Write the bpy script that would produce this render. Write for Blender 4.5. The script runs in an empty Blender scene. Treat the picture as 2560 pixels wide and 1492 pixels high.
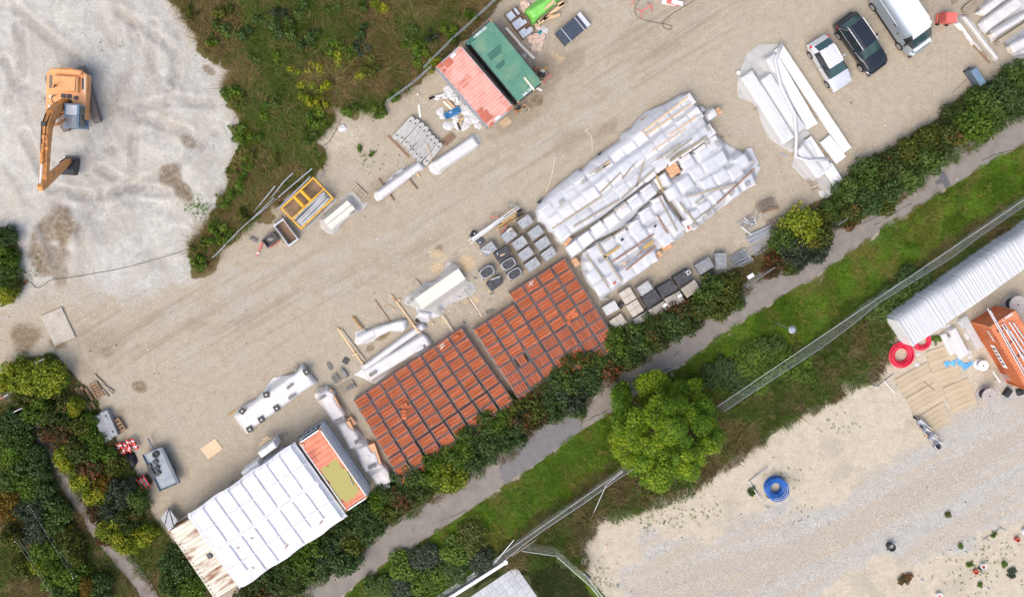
import bpy, bmesh, math, random
import numpy as np
from mathutils import Vector, Matrix
S = bpy.context.scene
C = S.collection
rnd = random.Random(7)
npr = np.random.default_rng(11)
R = math.radians
# camera
# The photograph is a drone view looking almost straight down; the spot below the drone is up and left of
# the middle of the frame.  World origin = that spot, x to the right of the picture, y up, z to the drone.
PW, PH = 2560.0, 1492.0
CAM_H = 71.0
FPX = 2268.0                      # focal length in photo pixels
TILT = R(5.0)
NAD = (1090.0, 455.0)
_d = Vector((190.0, 291.0)).normalized()
PPX, PPY = NAD[0] + _d.x * FPX * math.tan(TILT), NAD[1] + _d.y * FPX * math.tan(TILT)
CAM_ROT = Matrix.Rotation(TILT, 3, Vector((-_d.y, -_d.x, 0)))
cam = bpy.data.cameras.new('camera')
cam.sensor_fit = 'HORIZONTAL'; cam.sensor_width = 36.0
cam.lens = FPX / PW * 36.0
cam.shift_x = (PW / 2 - PPX) / PW
cam.shift_y = -(PH / 2 - PPY) / PW
cam.clip_start = 1.0; cam.clip_end = 3000.0
cam_o = bpy.data.objects.new('camera', cam); C.objects.link(cam_o)
cam_o.matrix_world = Matrix.Translation((0, 0, CAM_H)) @ CAM_ROT.to_4x4()
S.camera = cam_o
# sky, sun, exposure
SUN_EL, SUN_ROT = R(58), R(215)
world = bpy.data.worlds.new('World'); S.world = world; world.use_nodes = True
wn = world.node_tree.nodes; wl = world.node_tree.links
bg = wn['Background']
sky = wn.new('ShaderNodeTexSky'); sky.sky_type = 'NISHITA'; sky.sun_disc = False
sky.sun_elevation = SUN_EL; sky.sun_rotation = SUN_ROT
sky.air_density = 1.0; sky.dust_density = 5.0; sky.ozone_density = 0.6
wl.new(sky.outputs[0], bg.inputs[0]); bg.inputs[1].default_value = 0.15
sun = bpy.data.lights.new('sun', 'SUN'); sun.energy = 0.6; sun.angle = R(60); sun.color = (1.0, 0.965, 0.91)
sun_o = bpy.data.objects.new('sun', sun); C.objects.link(sun_o)
_sd = Vector((math.sin(SUN_ROT) * math.cos(SUN_EL), math.cos(SUN_ROT) * math.cos(SUN_EL), math.sin(SUN_EL)))
sun_o.rotation_euler = _sd.to_track_quat('Z', 'Y').to_euler()
sun_o.location = (0, 0, 60)
S.view_settings.view_transform = 'Standard'; S.view_settings.look = 'None'
S.view_settings.gamma = 1.0; S.view_settings.use_curve_mapping = False
S.view_settings.exposure = 0.62
try:
 S.cycles.max_bounces = 6; S.cycles.transparent_max_bounces = 12
except Exception: pass
# picture point -> place
def W(px, py, z=0.0):
 d = CAM_ROT @ Vector(((px - PPX) / FPX, -(py - PPY) / FPX, -1.0))
 t = (CAM_H - z) / -d.z
 return Vector((d.x * t, d.y * t, z))
def T(i, j, x, y): return (640 * i + x / 3.9375, 373 * j + y / 3.9384)
def Zm(ox, oy, s): return lambda x, y: (ox + x / s, oy + y / s)
def TP(i, j, *pts): return [T(i, j, x, y) for x, y in pts]
def wpoly(pts, z=0.0): return [W(x, y, z) for x, y in pts]
def quad(c, z):
 """four picture corners in order, first edge along the long axis -> centre, angle, length, width"""
 a, b, d, e = [W(x, y, z) for x, y in c]
 u = ((b - a) + (d - e)) / 2; v = ((e - a) + (d - b)) / 2
 ctr = (a + b + d + e) / 4
 return ctr, math.atan2(u.y, u.x), u.length, v.length
def seg(p, q, z):
 a, b = W(*p, z), W(*q, z); u = b - a
 return (a + b) / 2, math.atan2(u.y, u.x), u.length
# noise on arrays
def _h(ix, iy, s):
 n = (ix * 374761393 + iy * 668265263 + s * 2147483647) & 0xFFFFFFFF
 n = ((n ^ (n >> 13)) * 1274126177) & 0xFFFFFFFF
 return ((n ^ (n >> 16)) & 0xFFFF) / 65535.0
def vnoise(x, y, s=0):
 x = np.asarray(x, float); y = np.asarray(y, float)
 ix = np.floor(x).astype(np.int64); iy = np.floor(y).astype(np.int64)
 fx = x - ix; fy = y - iy
 fx = fx * fx * (3 - 2 * fx); fy = fy * fy * (3 - 2 * fy)
 a = _h(ix, iy, s); b = _h(ix + 1, iy, s); c = _h(ix, iy + 1, s); d = _h(ix + 1, iy + 1, s)
 return (a * (1 - fx) + b * fx) * (1 - fy) + (c * (1 - fx) + d * fx) * fy
def fbm(x, y, sc=1.0, o=4, s=0):
 x = np.asarray(x, float) / sc; y = np.asarray(y, float) / sc
 t = 0.0; a = 0.5; n = 0.0
 for k in range(o):
  t = t + a * vnoise(x, y, s + k * 17); n += a; a *= 0.5; x = x * 2.03 + 5.1; y = y * 2.03 + 3.7
 return t / n
def sstep(x, a, b):
 t = np.clip((x - a) / (b - a), 0, 1); return t * t * (3 - 2 * t)
def sdist(X, Y, poly):
 """signed distance, positive inside"""
 d = np.full(X.shape, 1e9); ins = np.zeros(X.shape, bool); n = len(poly)
 for i in range(n):
  ax, ay = poly[i][0], poly[i][1]; bx, by = poly[(i + 1) % n][0], poly[(i + 1) % n][1]
  ex, ey = bx - ax, by - ay; L = ex * ex + ey * ey + 1e-12
  t = np.clip(((X - ax) * ex + (Y - ay) * ey) / L, 0, 1)
  d = np.minimum(d, np.hypot(X - ax - t * ex, Y - ay - t * ey))
  c = ((ay > Y) != (by > Y)) & (X < (bx - ax) * (Y - ay) / (by - ay + 1e-15) + ax)
  ins ^= c
 return np.where(ins, d, -d)
def pdist(X, Y, line):
 d = np.full(X.shape, 1e9)
 for i in range(len(line) - 1):
  ax, ay = line[i][0], line[i][1]; bx, by = line[i + 1][0], line[i + 1][1]
  ex, ey = bx - ax, by - ay; L = ex * ex + ey * ey + 1e-12
  t = np.clip(((X - ax) * ex + (Y - ay) * ey) / L, 0, 1)
  d = np.minimum(d, np.hypot(X - ax - t * ex, Y - ay - t * ey))
 return d
# materials
def _nt(name):
 m = bpy.data.materials.new(name); m.use_nodes = True
 nt = m.node_tree; return m, nt.nodes, nt.links, nt.nodes['Principled BSDF']
def mat(name, c, c2=None, sc=6.0, rough=0.8, metal=0.0, bump=0.0, bsc=None, lo=0.35, hi=0.65, c3=None, sc3=1.0, obj=0.0,
  stretch=(1, 1, 1), trans=0.0, spec=0.5, detail=4.0, rv=0.0, coat=0.0):
 m, N, L, B = _nt(name)
 B.inputs['Roughness'].default_value = rough; B.inputs['Metallic'].default_value = metal
 B.inputs['Specular IOR Level'].default_value = spec
 B.inputs['Coat Weight'].default_value = coat; B.inputs['Coat Roughness'].default_value = 0.08
 tc = N.new('ShaderNodeTexCoord'); mp = N.new('ShaderNodeMapping'); L.new(tc.outputs['Object'], mp.inputs[0])
 mp.inputs['Scale'].default_value = stretch
 col = None
 if c2 is not None:
  n = N.new('ShaderNodeTexNoise'); n.inputs['Scale'].default_value = sc; n.inputs['Detail'].default_value = detail
  n.inputs['Roughness'].default_value = 0.65
  L.new(mp.outputs[0], n.inputs['Vector'])
  r = N.new('ShaderNodeMapRange'); r.inputs[1].default_value = lo; r.inputs[2].default_value = hi; L.new(n.outputs[0], r.inputs[0])
  x = N.new('ShaderNodeMix'); x.data_type = 'RGBA'; x.inputs[6].default_value = (*c, 1); x.inputs[7].default_value = (*c2, 1)
  L.new(r.outputs[0], x.inputs[0]); col = x.outputs[2]
  if rv:
   rr = N.new('ShaderNodeMapRange'); rr.inputs[3].default_value = rough - rv; rr.inputs[4].default_value = rough + rv
   L.new(n.outputs[0], rr.inputs[0]); L.new(rr.outputs[0], B.inputs['Roughness'])
  if c3 is not None:
   n3 = N.new('ShaderNodeTexNoise'); n3.inputs['Scale'].default_value = sc3; n3.inputs['Detail'].default_value = 5
   L.new(mp.outputs[0], n3.inputs['Vector'])
   r3 = N.new('ShaderNodeMapRange'); r3.inputs[1].default_value = 0.52; r3.inputs[2].default_value = 0.68; L.new(n3.outputs[0], r3.inputs[0])
   x3 = N.new('ShaderNodeMix'); x3.data_type = 'RGBA'; x3.inputs[7].default_value = (*c3, 1)
   L.new(r3.outputs[0], x3.inputs[0]); L.new(col, x3.inputs[6]); col = x3.outputs[2]
 if obj:
  oi = N.new('ShaderNodeObjectInfo'); hs = N.new('ShaderNodeHueSaturation')
  rr = N.new('ShaderNodeMapRange'); rr.inputs[3].default_value = 1 - obj; rr.inputs[4].default_value = 1 + obj
  L.new(oi.outputs['Random'], rr.inputs[0]); L.new(rr.outputs[0], hs.inputs['Value'])
  if col is None: hs.inputs['Color'].default_value = (*c, 1)
  else: L.new(col, hs.inputs['Color'])
  col = hs.outputs[0]
 if col is None: B.inputs['Base Color'].default_value = (*c, 1)
 else: L.new(col, B.inputs['Base Color'])
 if bump:
  nb = N.new('ShaderNodeTexNoise'); nb.inputs['Scale'].default_value = bsc or sc * 3; nb.inputs['Detail'].default_value = 3
  L.new(mp.outputs[0], nb.inputs['Vector'])
  b = N.new('ShaderNodeBump'); b.inputs['Strength'].default_value = bump; b.inputs['Distance'].default_value = 0.03
  L.new(nb.outputs[0], b.inputs['Height']); L.new(b.outputs[0], B.inputs['Normal'])
 if trans:
  out = N['Material Output']; mx = N.new('ShaderNodeMixShader'); tl = N.new('ShaderNodeBsdfTranslucent')
  if col is None: tl.inputs[0].default_value = (*c, 1)
  else: L.new(col, tl.inputs[0])
  mx.inputs[0].default_value = trans; L.new(B.outputs[0], mx.inputs[1]); L.new(tl.outputs[0], mx.inputs[2]); L.new(mx.outputs[0], out.inputs[0])
 return m
def leaf_mat(name, ca, cb, cc=None, frac=0.18):
 """leaf colour varies per leaf ('tint' x: leaf, y: clump)"""
 m, N, L, B = _nt(name); B.inputs['Roughness'].default_value = 0.55; B.inputs['Specular IOR Level'].default_value = 0.35
 at = N.new('ShaderNodeAttribute'); at.attribute_name = 'tint'
 sx = N.new('ShaderNodeSeparateXYZ'); L.new(at.outputs['Vector'], sx.inputs[0])
 ad = N.new('ShaderNodeMath'); ad.operation = 'MULTIPLY_ADD'; ad.inputs[1].default_value = 0.45; L.new(sx.outputs[0], ad.inputs[0])
 m2 = N.new('ShaderNodeMath'); m2.operation = 'MULTIPLY'; m2.inputs[1].default_value = 0.55; L.new(sx.outputs[1], m2.inputs[0]); L.new(m2.outputs[0], ad.inputs[2])
 x = N.new('ShaderNodeMix'); x.data_type = 'RGBA'; x.inputs[6].default_value = (*ca, 1); x.inputs[7].default_value = (*cb, 1); L.new(ad.outputs[0], x.inputs[0])
 col = x.outputs[2]
 if cc is not None:
  r = N.new('ShaderNodeMapRange'); r.inputs[1].default_value = 1 - frac - 0.06; r.inputs[2].default_value = 1 - frac + 0.06; L.new(sx.outputs[2], r.inputs[0])
  y = N.new('ShaderNodeMix'); y.data_type = 'RGBA'; y.inputs[7].default_value = (*cc, 1); L.new(col, y.inputs[6]); L.new(r.outputs[0], y.inputs[0]); col = y.outputs[2]
 L.new(col, B.inputs['Base Color'])
 out = N['Material Output']; mx = N.new('ShaderNodeMixShader'); tl = N.new('ShaderNodeBsdfTranslucent'); L.new(col, tl.inputs[0])
 mx.inputs[0].default_value = 0.3; L.new(B.outputs[0], mx.inputs[1]); L.new(tl.outputs[0], mx.inputs[2]); L.new(mx.outputs[0], out.inputs[0])
 return m
def film_mat(name, c, op=0.7, rough=0.35, wr=3.0, dirt=(0.45, 0.40, 0.33), bump=0.35):
 """thin plastic film: partly see-through, glossy, creased, a little dirty"""
 m, N, L, B = _nt(name)
 tc = N.new('ShaderNodeTexCoord')
 n = N.new('ShaderNodeTexNoise'); n.inputs['Scale'].default_value = 0.9; n.inputs['Detail'].default_value = 6; n.inputs['Roughness'].default_value = 0.7; L.new(tc.outputs['Object'], n.inputs['Vector'])
 r = N.new('ShaderNodeMapRange'); r.inputs[1].default_value = 0.55; r.inputs[2].default_value = 0.85; r.inputs[4].default_value = 0.5; L.new(n.outputs[0], r.inputs[0])
 x = N.new('ShaderNodeMix'); x.data_type = 'RGBA'; x.inputs[6].default_value = (*c, 1); x.inputs[7].default_value = (*dirt, 1); L.new(r.outputs[0], x.inputs[0])
 L.new(x.outputs[2], B.inputs['Base Color']); B.inputs['Roughness'].default_value = rough
 w = N.new('ShaderNodeTexNoise'); w.inputs['Scale'].default_value = wr; w.inputs['Detail'].default_value = 5; w.inputs['Distortion'].default_value = 1.6; L.new(tc.outputs['Object'], w.inputs['Vector'])
 b = N.new('ShaderNodeBump'); b.inputs['Strength'].default_value = bump; b.inputs['Distance'].default_value = 0.12; L.new(w.outputs[0], b.inputs['Height']); L.new(b.outputs[0], B.inputs['Normal'])
 out = N['Material Output']
 tl = N.new('ShaderNodeBsdfTranslucent'); L.new(x.outputs[2], tl.inputs[0])
 m1 = N.new('ShaderNodeMixShader'); m1.inputs[0].default_value = 0.3; L.new(B.outputs[0], m1.inputs[1]); L.new(tl.outputs[0], m1.inputs[2])
 if op < 1:
  tr = N.new('ShaderNodeBsdfTransparent'); m2 = N.new('ShaderNodeMixShader'); m2.inputs[0].default_value = op
  L.new(tr.outputs[0], m2.inputs[1]); L.new(m1.outputs[0], m2.inputs[2]); L.new(m2.outputs[0], out.inputs[0])
 else: L.new(m1.outputs[0], out.inputs[0])
 return m
# mesh building
class MB:
 def __init__(s): s.v = []; s.f = []; s.m = []
 def add(s, vs, fs, mi=0):
  o = len(s.v); s.v.extend([tuple(p) for p in vs]); s.f.extend([tuple(i + o for i in f) for f in fs]); s.m.extend([mi] * len(fs)); return s
 def box(s, c, d, rz=0.0, mi=0, M=None, taper=1.0):
  hx, hy, hz = d[0] / 2, d[1] / 2, d[2] / 2; ca, sa = math.cos(rz), math.sin(rz); vs = []
  for k in (-1, 1):
   t = taper if k > 0 else 1.0
   for sx, sy in ((-1, -1), (1, -1), (1, 1), (-1, 1)):
    x, y = sx * hx * t, sy * hy * t
    vs.append((c[0] + x * ca - y * sa, c[1] + x * sa + y * ca, c[2] + k * hz))
  if M is not None: vs = [tuple(M @ Vector(p)) for p in vs]
  return s.add(vs, [(3, 2, 1, 0), (4, 5, 6, 7), (0, 1, 5, 4), (1, 2, 6, 5), (2, 3, 7, 6), (3, 0, 4, 7)], mi)
 def rbox(s, c, d, b=0.03, mi=0, M=None):
  """box with chamfered top edges"""
  hx, hy, hz = d[0] / 2, d[1] / 2, d[2] / 2; vs = []
  for z, i in ((-hz, 0), (hz - b, 0), (hz, b)):
   for sx, sy in ((-1, -1), (1, -1), (1, 1), (-1, 1)): vs.append((c[0] + sx * (hx - i), c[1] + sy * (hy - i), c[2] + z))
  if M is not None: vs = [tuple(M @ Vector(p)) for p in vs]
  fs = [(3, 2, 1, 0), (8, 9, 10, 11)]
  for a in (0, 4):
   for k in range(4): fs.append((a + k, a + (k + 1) % 4, a + 4 + (k + 1) % 4, a + 4 + k))
  return s.add(vs, fs, mi)
 def tube(s, pts, r, n=6, mi=0, cap=True, r2=None):
  pts = [Vector(p) for p in pts]; vs = []; fs = []; m = len(pts)
  for i, p in enumerate(pts):
   d = (pts[min(i + 1, m - 1)] - pts[max(i - 1, 0)])
   d = d.normalized() if d.length > 1e-9 else Vector((0, 0, 1))
   a = Vector((0, 0, 1)) if abs(d.z) < 0.9 else Vector((1, 0, 0))
   u = d.cross(a).normalized(); w = u.cross(d)
   rr = r if r2 is None else r + (r2 - r) * i / max(1, m - 1)
   for k in range(n):
    t = 2 * math.pi * k / n + math.pi / n; vs.append(tuple(p + (u * math.cos(t) + w * math.sin(t)) * rr))
  for i in range(m - 1):
   for k in range(n): fs.append((i * n + k, i * n + (k + 1) % n, (i + 1) * n + (k + 1) % n, (i + 1) * n + k))
  if cap: fs.append(tuple(range(n - 1, -1, -1))); fs.append(tuple((m - 1) * n + k for k in range(n)))
  return s.add(vs, fs, mi)
 def cyl(s, c, r, h, n=16, mi=0, r2=None, M=None, hole=0.0):
  vs = []; fs = []; r2 = r if r2 is None else r2
  for z, q in ((0, r), (h, r2)):
   for k in range(n):
    t = 2 * math.pi * k / n; vs.append((c[0] + q * math.cos(t), c[1] + q * math.sin(t), c[2] + z))
  for k in range(n): fs.append((k, (k + 1) % n, n + (k + 1) % n, n + k))
  if hole:
   for z in (0, h):
    for k in range(n):
     t = 2 * math.pi * k / n; vs.append((c[0] + hole * math.cos(t), c[1] + hole * math.sin(t), c[2] + z))
   for k in range(n):
    j = (k + 1) % n
    fs += [(2 * n + j, 2 * n + k, 3 * n + k, 3 * n + j), (n + k, n + j, 3 * n + j, 3 * n + k), (j, k, 2 * n + k, 2 * n + j)]
  else: fs += [tuple(range(n - 1, -1, -1)), tuple(range(n, 2 * n))]
  if M is not None: vs = [tuple(M @ Vector(p)) for p in vs]
  return s.add(vs, fs, mi)
 def prism(s, poly, z0, z1, mi=0):
  n = len(poly); vs = [(p[0], p[1], z0) for p in poly] + [(p[0], p[1], z1) for p in poly]
  return s.add(vs, [tuple(range(n - 1, -1, -1)), tuple(range(n, 2 * n))] + [(k, (k + 1) % n, n + (k + 1) % n, n + k) for k in range(n)], mi)
 def side(s, prof, y0, y1, mi=0):
  """profile in x,z pulled along y"""
  n = len(prof); vs = [(p[0], y0, p[1]) for p in prof] + [(p[0], y1, p[1]) for p in prof]
  return s.add(vs, [tuple(range(n)), tuple(range(2 * n - 1, n - 1, -1))] + [(k, n + k, n + (k + 1) % n, (k + 1) % n) for k in range(n)], mi)
 def plank(s, a, b, w, h, mi=0):
  a, b = Vector(a), Vector(b); d = (b - a); L = d.length; d.normalize()
  u = Vector((-d.y, d.x, 0)); u = u.normalized() if u.length > 1e-6 else Vector((1, 0, 0)); n = d.cross(u) * -1
  if n.z < 0: n = -n
  vs = []
  for p in (a, b):
   for su, sn in ((-1, 0), (1, 0), (1, 1), (-1, 1)): vs.append(tuple(p + u * su * w / 2 + n * sn * h))
  return s.add(vs, [(0, 1, 2, 3), (7, 6, 5, 4), (0, 4, 5, 1), (1, 5, 6, 2), (2, 6, 7, 3), (3, 7, 4, 0)], mi)
 def mesh(s, name, mats, smooth=False):
  me = bpy.data.meshes.new(name); me.from_pydata(s.v, [], s.f)
  for m in (mats if isinstance(mats, (list, tuple)) else [mats]): me.materials.append(m)
  if any(s.m): me.polygons.foreach_set('material_index', s.m)
  if smooth: me.polygons.foreach_set('use_smooth', [True] * len(s.f))
  me.update(); return me
def npmesh(name, V, F, mats, smooth=False, tint=None):
 """big mesh from arrays; F is (n,3) or (n,4)"""
 me = bpy.data.meshes.new(name); nv, nf, k = len(V), len(F), F.shape[1]
 me.vertices.add(nv); me.vertices.foreach_set('co', np.asarray(V, np.float32).ravel())
 me.loops.add(nf * k); me.loops.foreach_set('vertex_index', np.asarray(F, np.int32).ravel())
 me.polygons.add(nf); me.polygons.foreach_set('loop_start', np.arange(0, nf * k, k, dtype=np.int32))
 me.polygons.foreach_set('loop_total', np.full(nf, k, np.int32))
 if smooth: me.polygons.foreach_set('use_smooth', np.ones(nf, bool))
 for m in (mats if isinstance(mats, (list, tuple)) else [mats]): me.materials.append(m)
 if tint is not None:
  a = me.attributes.new('tint', 'FLOAT_VECTOR', 'POINT'); a.data.foreach_set('vector', np.asarray(tint, np.float32).ravel())
 me.update(calc_edges=True); me.validate(); return me
def link(name, data, parent=None, loc=(0, 0, 0), rz=0.0):
 o = bpy.data.objects.new(name, data); C.objects.link(o); o.location = loc; o.rotation_euler = (0, 0, rz)
 if parent is not None: o.parent = parent
 return o
def part(name, mb, m, parent, smooth=False, loc=(0, 0, 0), rz=0.0, label=None):
 o = link(name, mb.mesh(name, m, smooth) if isinstance(mb, MB) else mb, parent, loc, rz)
 if label: o['label'] = label
 return o
def tag(o, label, cat, group=None, kind=None):
 o['label'] = label; o['category'] = cat
 if group: o['group'] = group
 if kind: o['kind'] = kind
 return o
def thing(name, label, cat, loc=(0, 0, 0), rz=0.0, group=None):
 return tag(link(name, None, None, loc, rz), label, cat, group)
def solo(name, mb, m, label, cat, loc=(0, 0, 0), rz=0.0, group=None, smooth=False):
 return tag(link(name, mb.mesh(name, m, smooth) if isinstance(mb, MB) else mb, None, loc, rz), label, cat, group)
def struct(name, me, label=None):
 o = link(name, me); o['kind'] = 'structure'
 if label: o['label'] = label
 return o
def stuff(name, me, parent=None, label=None, cat=None):
 o = link(name, me, parent); o['kind'] = 'stuff'
 if label: o['label'] = label
 if cat and parent is None: o['category'] = cat
 return o
def dup(root, loc, rz, label, group=None):
 r = root.copy(); C.objects.link(r); r.location = loc; r.rotation_euler = (0, 0, rz); r['label'] = label
 if group: r['group'] = group
 for ch in root.children:
  c = ch.copy(); C.objects.link(c); c.parent = r
  for g in ch.children:
   d = g.copy(); C.objects.link(d); d.parent = c
 return r
ORD = ['first', 'second', 'third', 'fourth', 'fifth', 'sixth', 'seventh', 'eighth', 'ninth', 'tenth', 'eleventh', 'twelfth', 'thirteenth', 'fourteenth', 'fifteenth', 'sixteenth']
# == ground
X0, X1, Y0, Y1, GS = -44.0, 62.0, -44.0, 24.0, 0.2
gx = np.arange(X0, X1 + 1e-6, GS); gy = np.arange(Y0, Y1 + 1e-6, GS)
GX, GY = np.meshgrid(gx, gy)
wob = (fbm(GX, GY, 1.6, 3, 3) - 0.5) * 1.3; wob2 = (fbm(GX, GY, 0.7, 3, 9) - 0.5) * 0.9
def P2(pts): return [(p.x, p.y) for p in wpoly(pts)]
def mask(pts, soft=0.8, w=1.0): return sstep(sdist(GX, GY, P2(pts)) + wob * w + wob2 * w * 0.6, -soft, soft)
def blob(px, py, rpx, k=1.0, e=1.0, ang=0.0):
 c = W(px, py); r = rpx / 32.0; a = R(ang)
 dx, dy = GX - c.x, GY - c.y; u = (dx * math.cos(a) + dy * math.sin(a)) / e; v = -dx * math.sin(a) + dy * math.cos(a)
 return k * sstep(1.0 - (np.hypot(u, v) / r) + (wob + wob2) * 0.55, 0.0, 0.55)
def track(line, wd=0.25, k=1.0, soft=0.25): return k * (1 - sstep(pdist(GX, GY, P2(line)) + wob2 * 0.12, wd - soft / 2, wd + soft))
CHALK = [(-260, -250), (395, -250), (427, -10), (465, 48), (484, 84), (495, 122), (525, 138), (560, 168), (567, 216), (582, 256), (590, 282), (625, 300), (650, 240), (668, 290),
         (655, 350), (600, 373), (590, 424), (602, 464), (570, 500), (555, 540), (510, 560), (500, 600), (480, 640), (480, 700), (390, 725), (300, 735), (200, 700), (120, 720), (40, 770), (-60, 800), (-260, 800)]
SCRUB = [(419, -200), (419, 0), (465, 48), (484, 84), (495, 122), (521, 138), (554, 165), (584, 173), (566, 216), (579, 256), (587, 282), (617, 300), (650, 330), (640, 360), (600, 373), (581, 424), (592, 464), (561, 490),
         (546, 515), (528, 548), (505, 561), (500, 589), (488, 601), (470, 624), (482, 647), (490, 670), (487, 690), (526, 675), (551, 640), (602, 580), (645, 552), (700, 512), (780, 440), (815, 405), (805, 380), (770, 355),
         (810, 330), (835, 300), (822, 262), (870, 268), (900, 262), (945, 280), (975, 262), (1070, 180), (1170, 80), (1247, 0), (1330, -90), (1330, -200)]
VERGE = [(2700, 300), (2560, 360), (2453, 421), (2375, 467), (2301, 515), (2258, 546), (2197, 574), (2171, 604), (2093, 655), (2024, 701), (1958, 736), (1912, 769), (1839, 812), (1763, 868), (1686, 921), (1610, 972), (1534, 1028), (1463, 1069),
         (1402, 1114), (1356, 1149), (1280, 1198), (1247, 1221), (1186, 1266), (1105, 1320), (1046, 1355), (978, 1398), (902, 1447), (851, 1492), (700, 1600), (1500, 1600), (1520, 1492), (1458, 1406), (1453, 1347), (1491, 1294), (1610, 1261), (1700, 1235), (1829, 1144),
         (1920, 1084), (1971, 1051), (2009, 1020), (2082, 997), (2108, 969), (2174, 934), (2225, 868), (2240, 800), (2300, 760), (2420, 690), (2560, 620), (2700, 560)]
SAND = [(1830, 1144), (1920, 1084), (2009, 1020), (2108, 969), (2174, 934), (2225, 860), (2330, 800), (2480, 790), (2700, 640), (2900, 900), (2900, 1650), (1510, 1650), (1500, 1492), (1456, 1406), (1451, 1347), (1488, 1294), (1610, 1261), (1700, 1235)]
GREY = [(1613, 1335), (1700, 1342), (1750, 1365), (1800, 1320), (1860, 1290), (1953, 1254), (2037, 1287), (2121, 1264), (2160, 1220), (2199, 1177), (2283, 1119), (2326, 1086), (2390, 1041), (2443, 1010), (2494, 975), (2560, 940), (2800, 800), (2800, 1180), (2560, 1282), (2460, 1340), (2352, 1388),
  (2288, 1421), (2268, 1398), (2207, 1375), (2136, 1429), (2034, 1492), (1900, 1580), (1540, 1580), (1555, 1440), (1600, 1400)]
HEDGE = [(2700, 90), (2560, 165), (2504, 178), (2471, 211), (2402, 241), (2377, 274), (2301, 328), (2268, 353), (2199, 386), (2161, 403), (2110, 450), (2072, 500), (2037, 505), (1971, 551), (1930, 600), (1880, 640), (1790, 693), (1750, 717), (1683, 753), (1603, 798), (1550, 830), (1510, 863), (1432, 903),
         (1351, 990), (1239, 1013), (1122, 1101), (988, 1185), (919, 1256), (866, 1297), (729, 1386), (600, 1492), (560, 1560), (740, 1560), (818, 1447), (940, 1348), (1021, 1294), (1135, 1226), (1275, 1152), (1364, 1056), (1442, 1041), (1547, 952), (1712, 837), (1818, 769), (1920, 706), (1983, 660), (2105, 576), (2230, 525), (2352, 424), (2428, 381), (2560, 300), (2700, 220)]
LHEDGE = [(-200, 960), (0, 935), (60, 900), (140, 880), (180, 930), (240, 1000), (280, 1080), (300, 1110), (350, 1200), (385, 1280), (420, 1330), (480, 1420), (540, 1492), (560, 1600), (-200, 1600)]
PLATE = []
m_chalk = mask(CHALK, 1.7, 1.4); m_scrub = np.maximum(mask(SCRUB, 0.45, 1.2), np.maximum(blob(592, 328, 22), blob(880, 280, 18)))
for b in [(1165, 1000, 10), (948, 285, 14), (888, 290, 14)]: m_scrub = np.maximum(m_scrub, blob(*b))
m_scrub = m_scrub * (1 - blob(985, 120, 20, 0.8, 1.8, -60)) * (1 - blob(650, 250, 26)) * (1 - blob(660, 310, 22))
m_verge = mask(VERGE, 0.45, 1.5); m_sand = mask(SAND, 0.7); m_grey = np.clip(mask(GREY, 0.9, 1.6) * 1.1, 0, 1) * m_sand
m_hedge = np.maximum(mask(HEDGE, 0.4, 0.5), mask(LHEDGE, 0.4, 0.5)); m_hedge = np.maximum(m_hedge, blob(5, 650, 75, 1, 0.7))
m_sand = np.maximum(m_sand * (1 - m_verge), blob(850, 345, 60, 0.9, 1.5, 0) * (1 - m_scrub) * 0.6)
m_turf = mask([p for p in VERGE[:34]] + [(1290, 1352), (1446, 1241), (1527, 1182), (1700, 1075), (1863, 963), (1948, 908), (2027, 857), (2165, 748), (2339, 643), (2487, 535), (2700, 400)], .6, .5)
m_soil = np.clip(np.maximum(m_scrub, np.maximum(m_verge, m_hedge)), 0, 1)
# damp / muddy patches
dm = np.zeros_like(GX)
for b in [(140, 575, 75, .95, 1.0), (130, 640, 70, .85, 1.0), (150, 690, 45, .7, .7), (60, 840, 48, .9), (150, 860, 30, .9, 1.2), (250, 860, 55, .45, 2.2, 0), (345, 965, 32, .9, .7, 70), (270, 880, 18, .7), (430, 440, 34, .9, 1.6, -50), (455, 470, 30, .9, 1.6, -50), (475, 355, 20, .8, 1.6, -30),
          (380, 470, 14, .7, .5), (270, 380, 22, .5, 1.5), (250, 440, 45, .35, 1.5), (525, 178, 14, .8, 1.8, -40), (1345, 250, 14, 1.5), (1360, 190, 60, .55, 2.4, 35), (1290, 300, 50, .5, 2.0, 35), (1480, 250, 40, .35, 2.5, 35), (890, 590, 70, .25, 3, 35), (1010, 640, 90, .22, 3, 35),
          (295, 1050, 40, .55, .7), (320, 1110, 40, .5, .8), (215, 920, 40, .35, 1.5, -40), (955, 840, 16, .9, 1.8, 30), (925, 870, 14, .9, 1.5, 40), (1100, 620, 12, .8), (1520, 320, 26, .5, 2, 35), (340, 1050, 70, .3), (500, 810, 40, .35, 2.2, 0), (1430, 345, 40, .45, 2.4, 38), (700, 700, 60, .2, 3, 25),
          (1290, 610, 60, .45, .9, -35), (1010, 1150, 50, .35, .5, -35), (930, 660, 50, .25, 3, 25), (960, 470, 45, .45, 2.2, 35), (820, 580, 30, .4, 1.5, 30), (1180, 1010, 60, .3)]:
 dm = np.maximum(dm, blob(*b))
for ln, wd, k in [([(1300, 330), (1500, 190), (1700, 60), (1900, -60)], 1.2, .28), ([(600, 760), (900, 640), (1150, 470), (1300, 370), (1420, 280)], 1.0, .24), ([(300, 820), (620, 740), (900, 690)], 0.8, .22)]:
 dm = np.maximum(dm, track(ln, wd, k, 1.2) * (0.5 + fbm(GX, GY, 2.0, 3, 71)))
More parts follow.
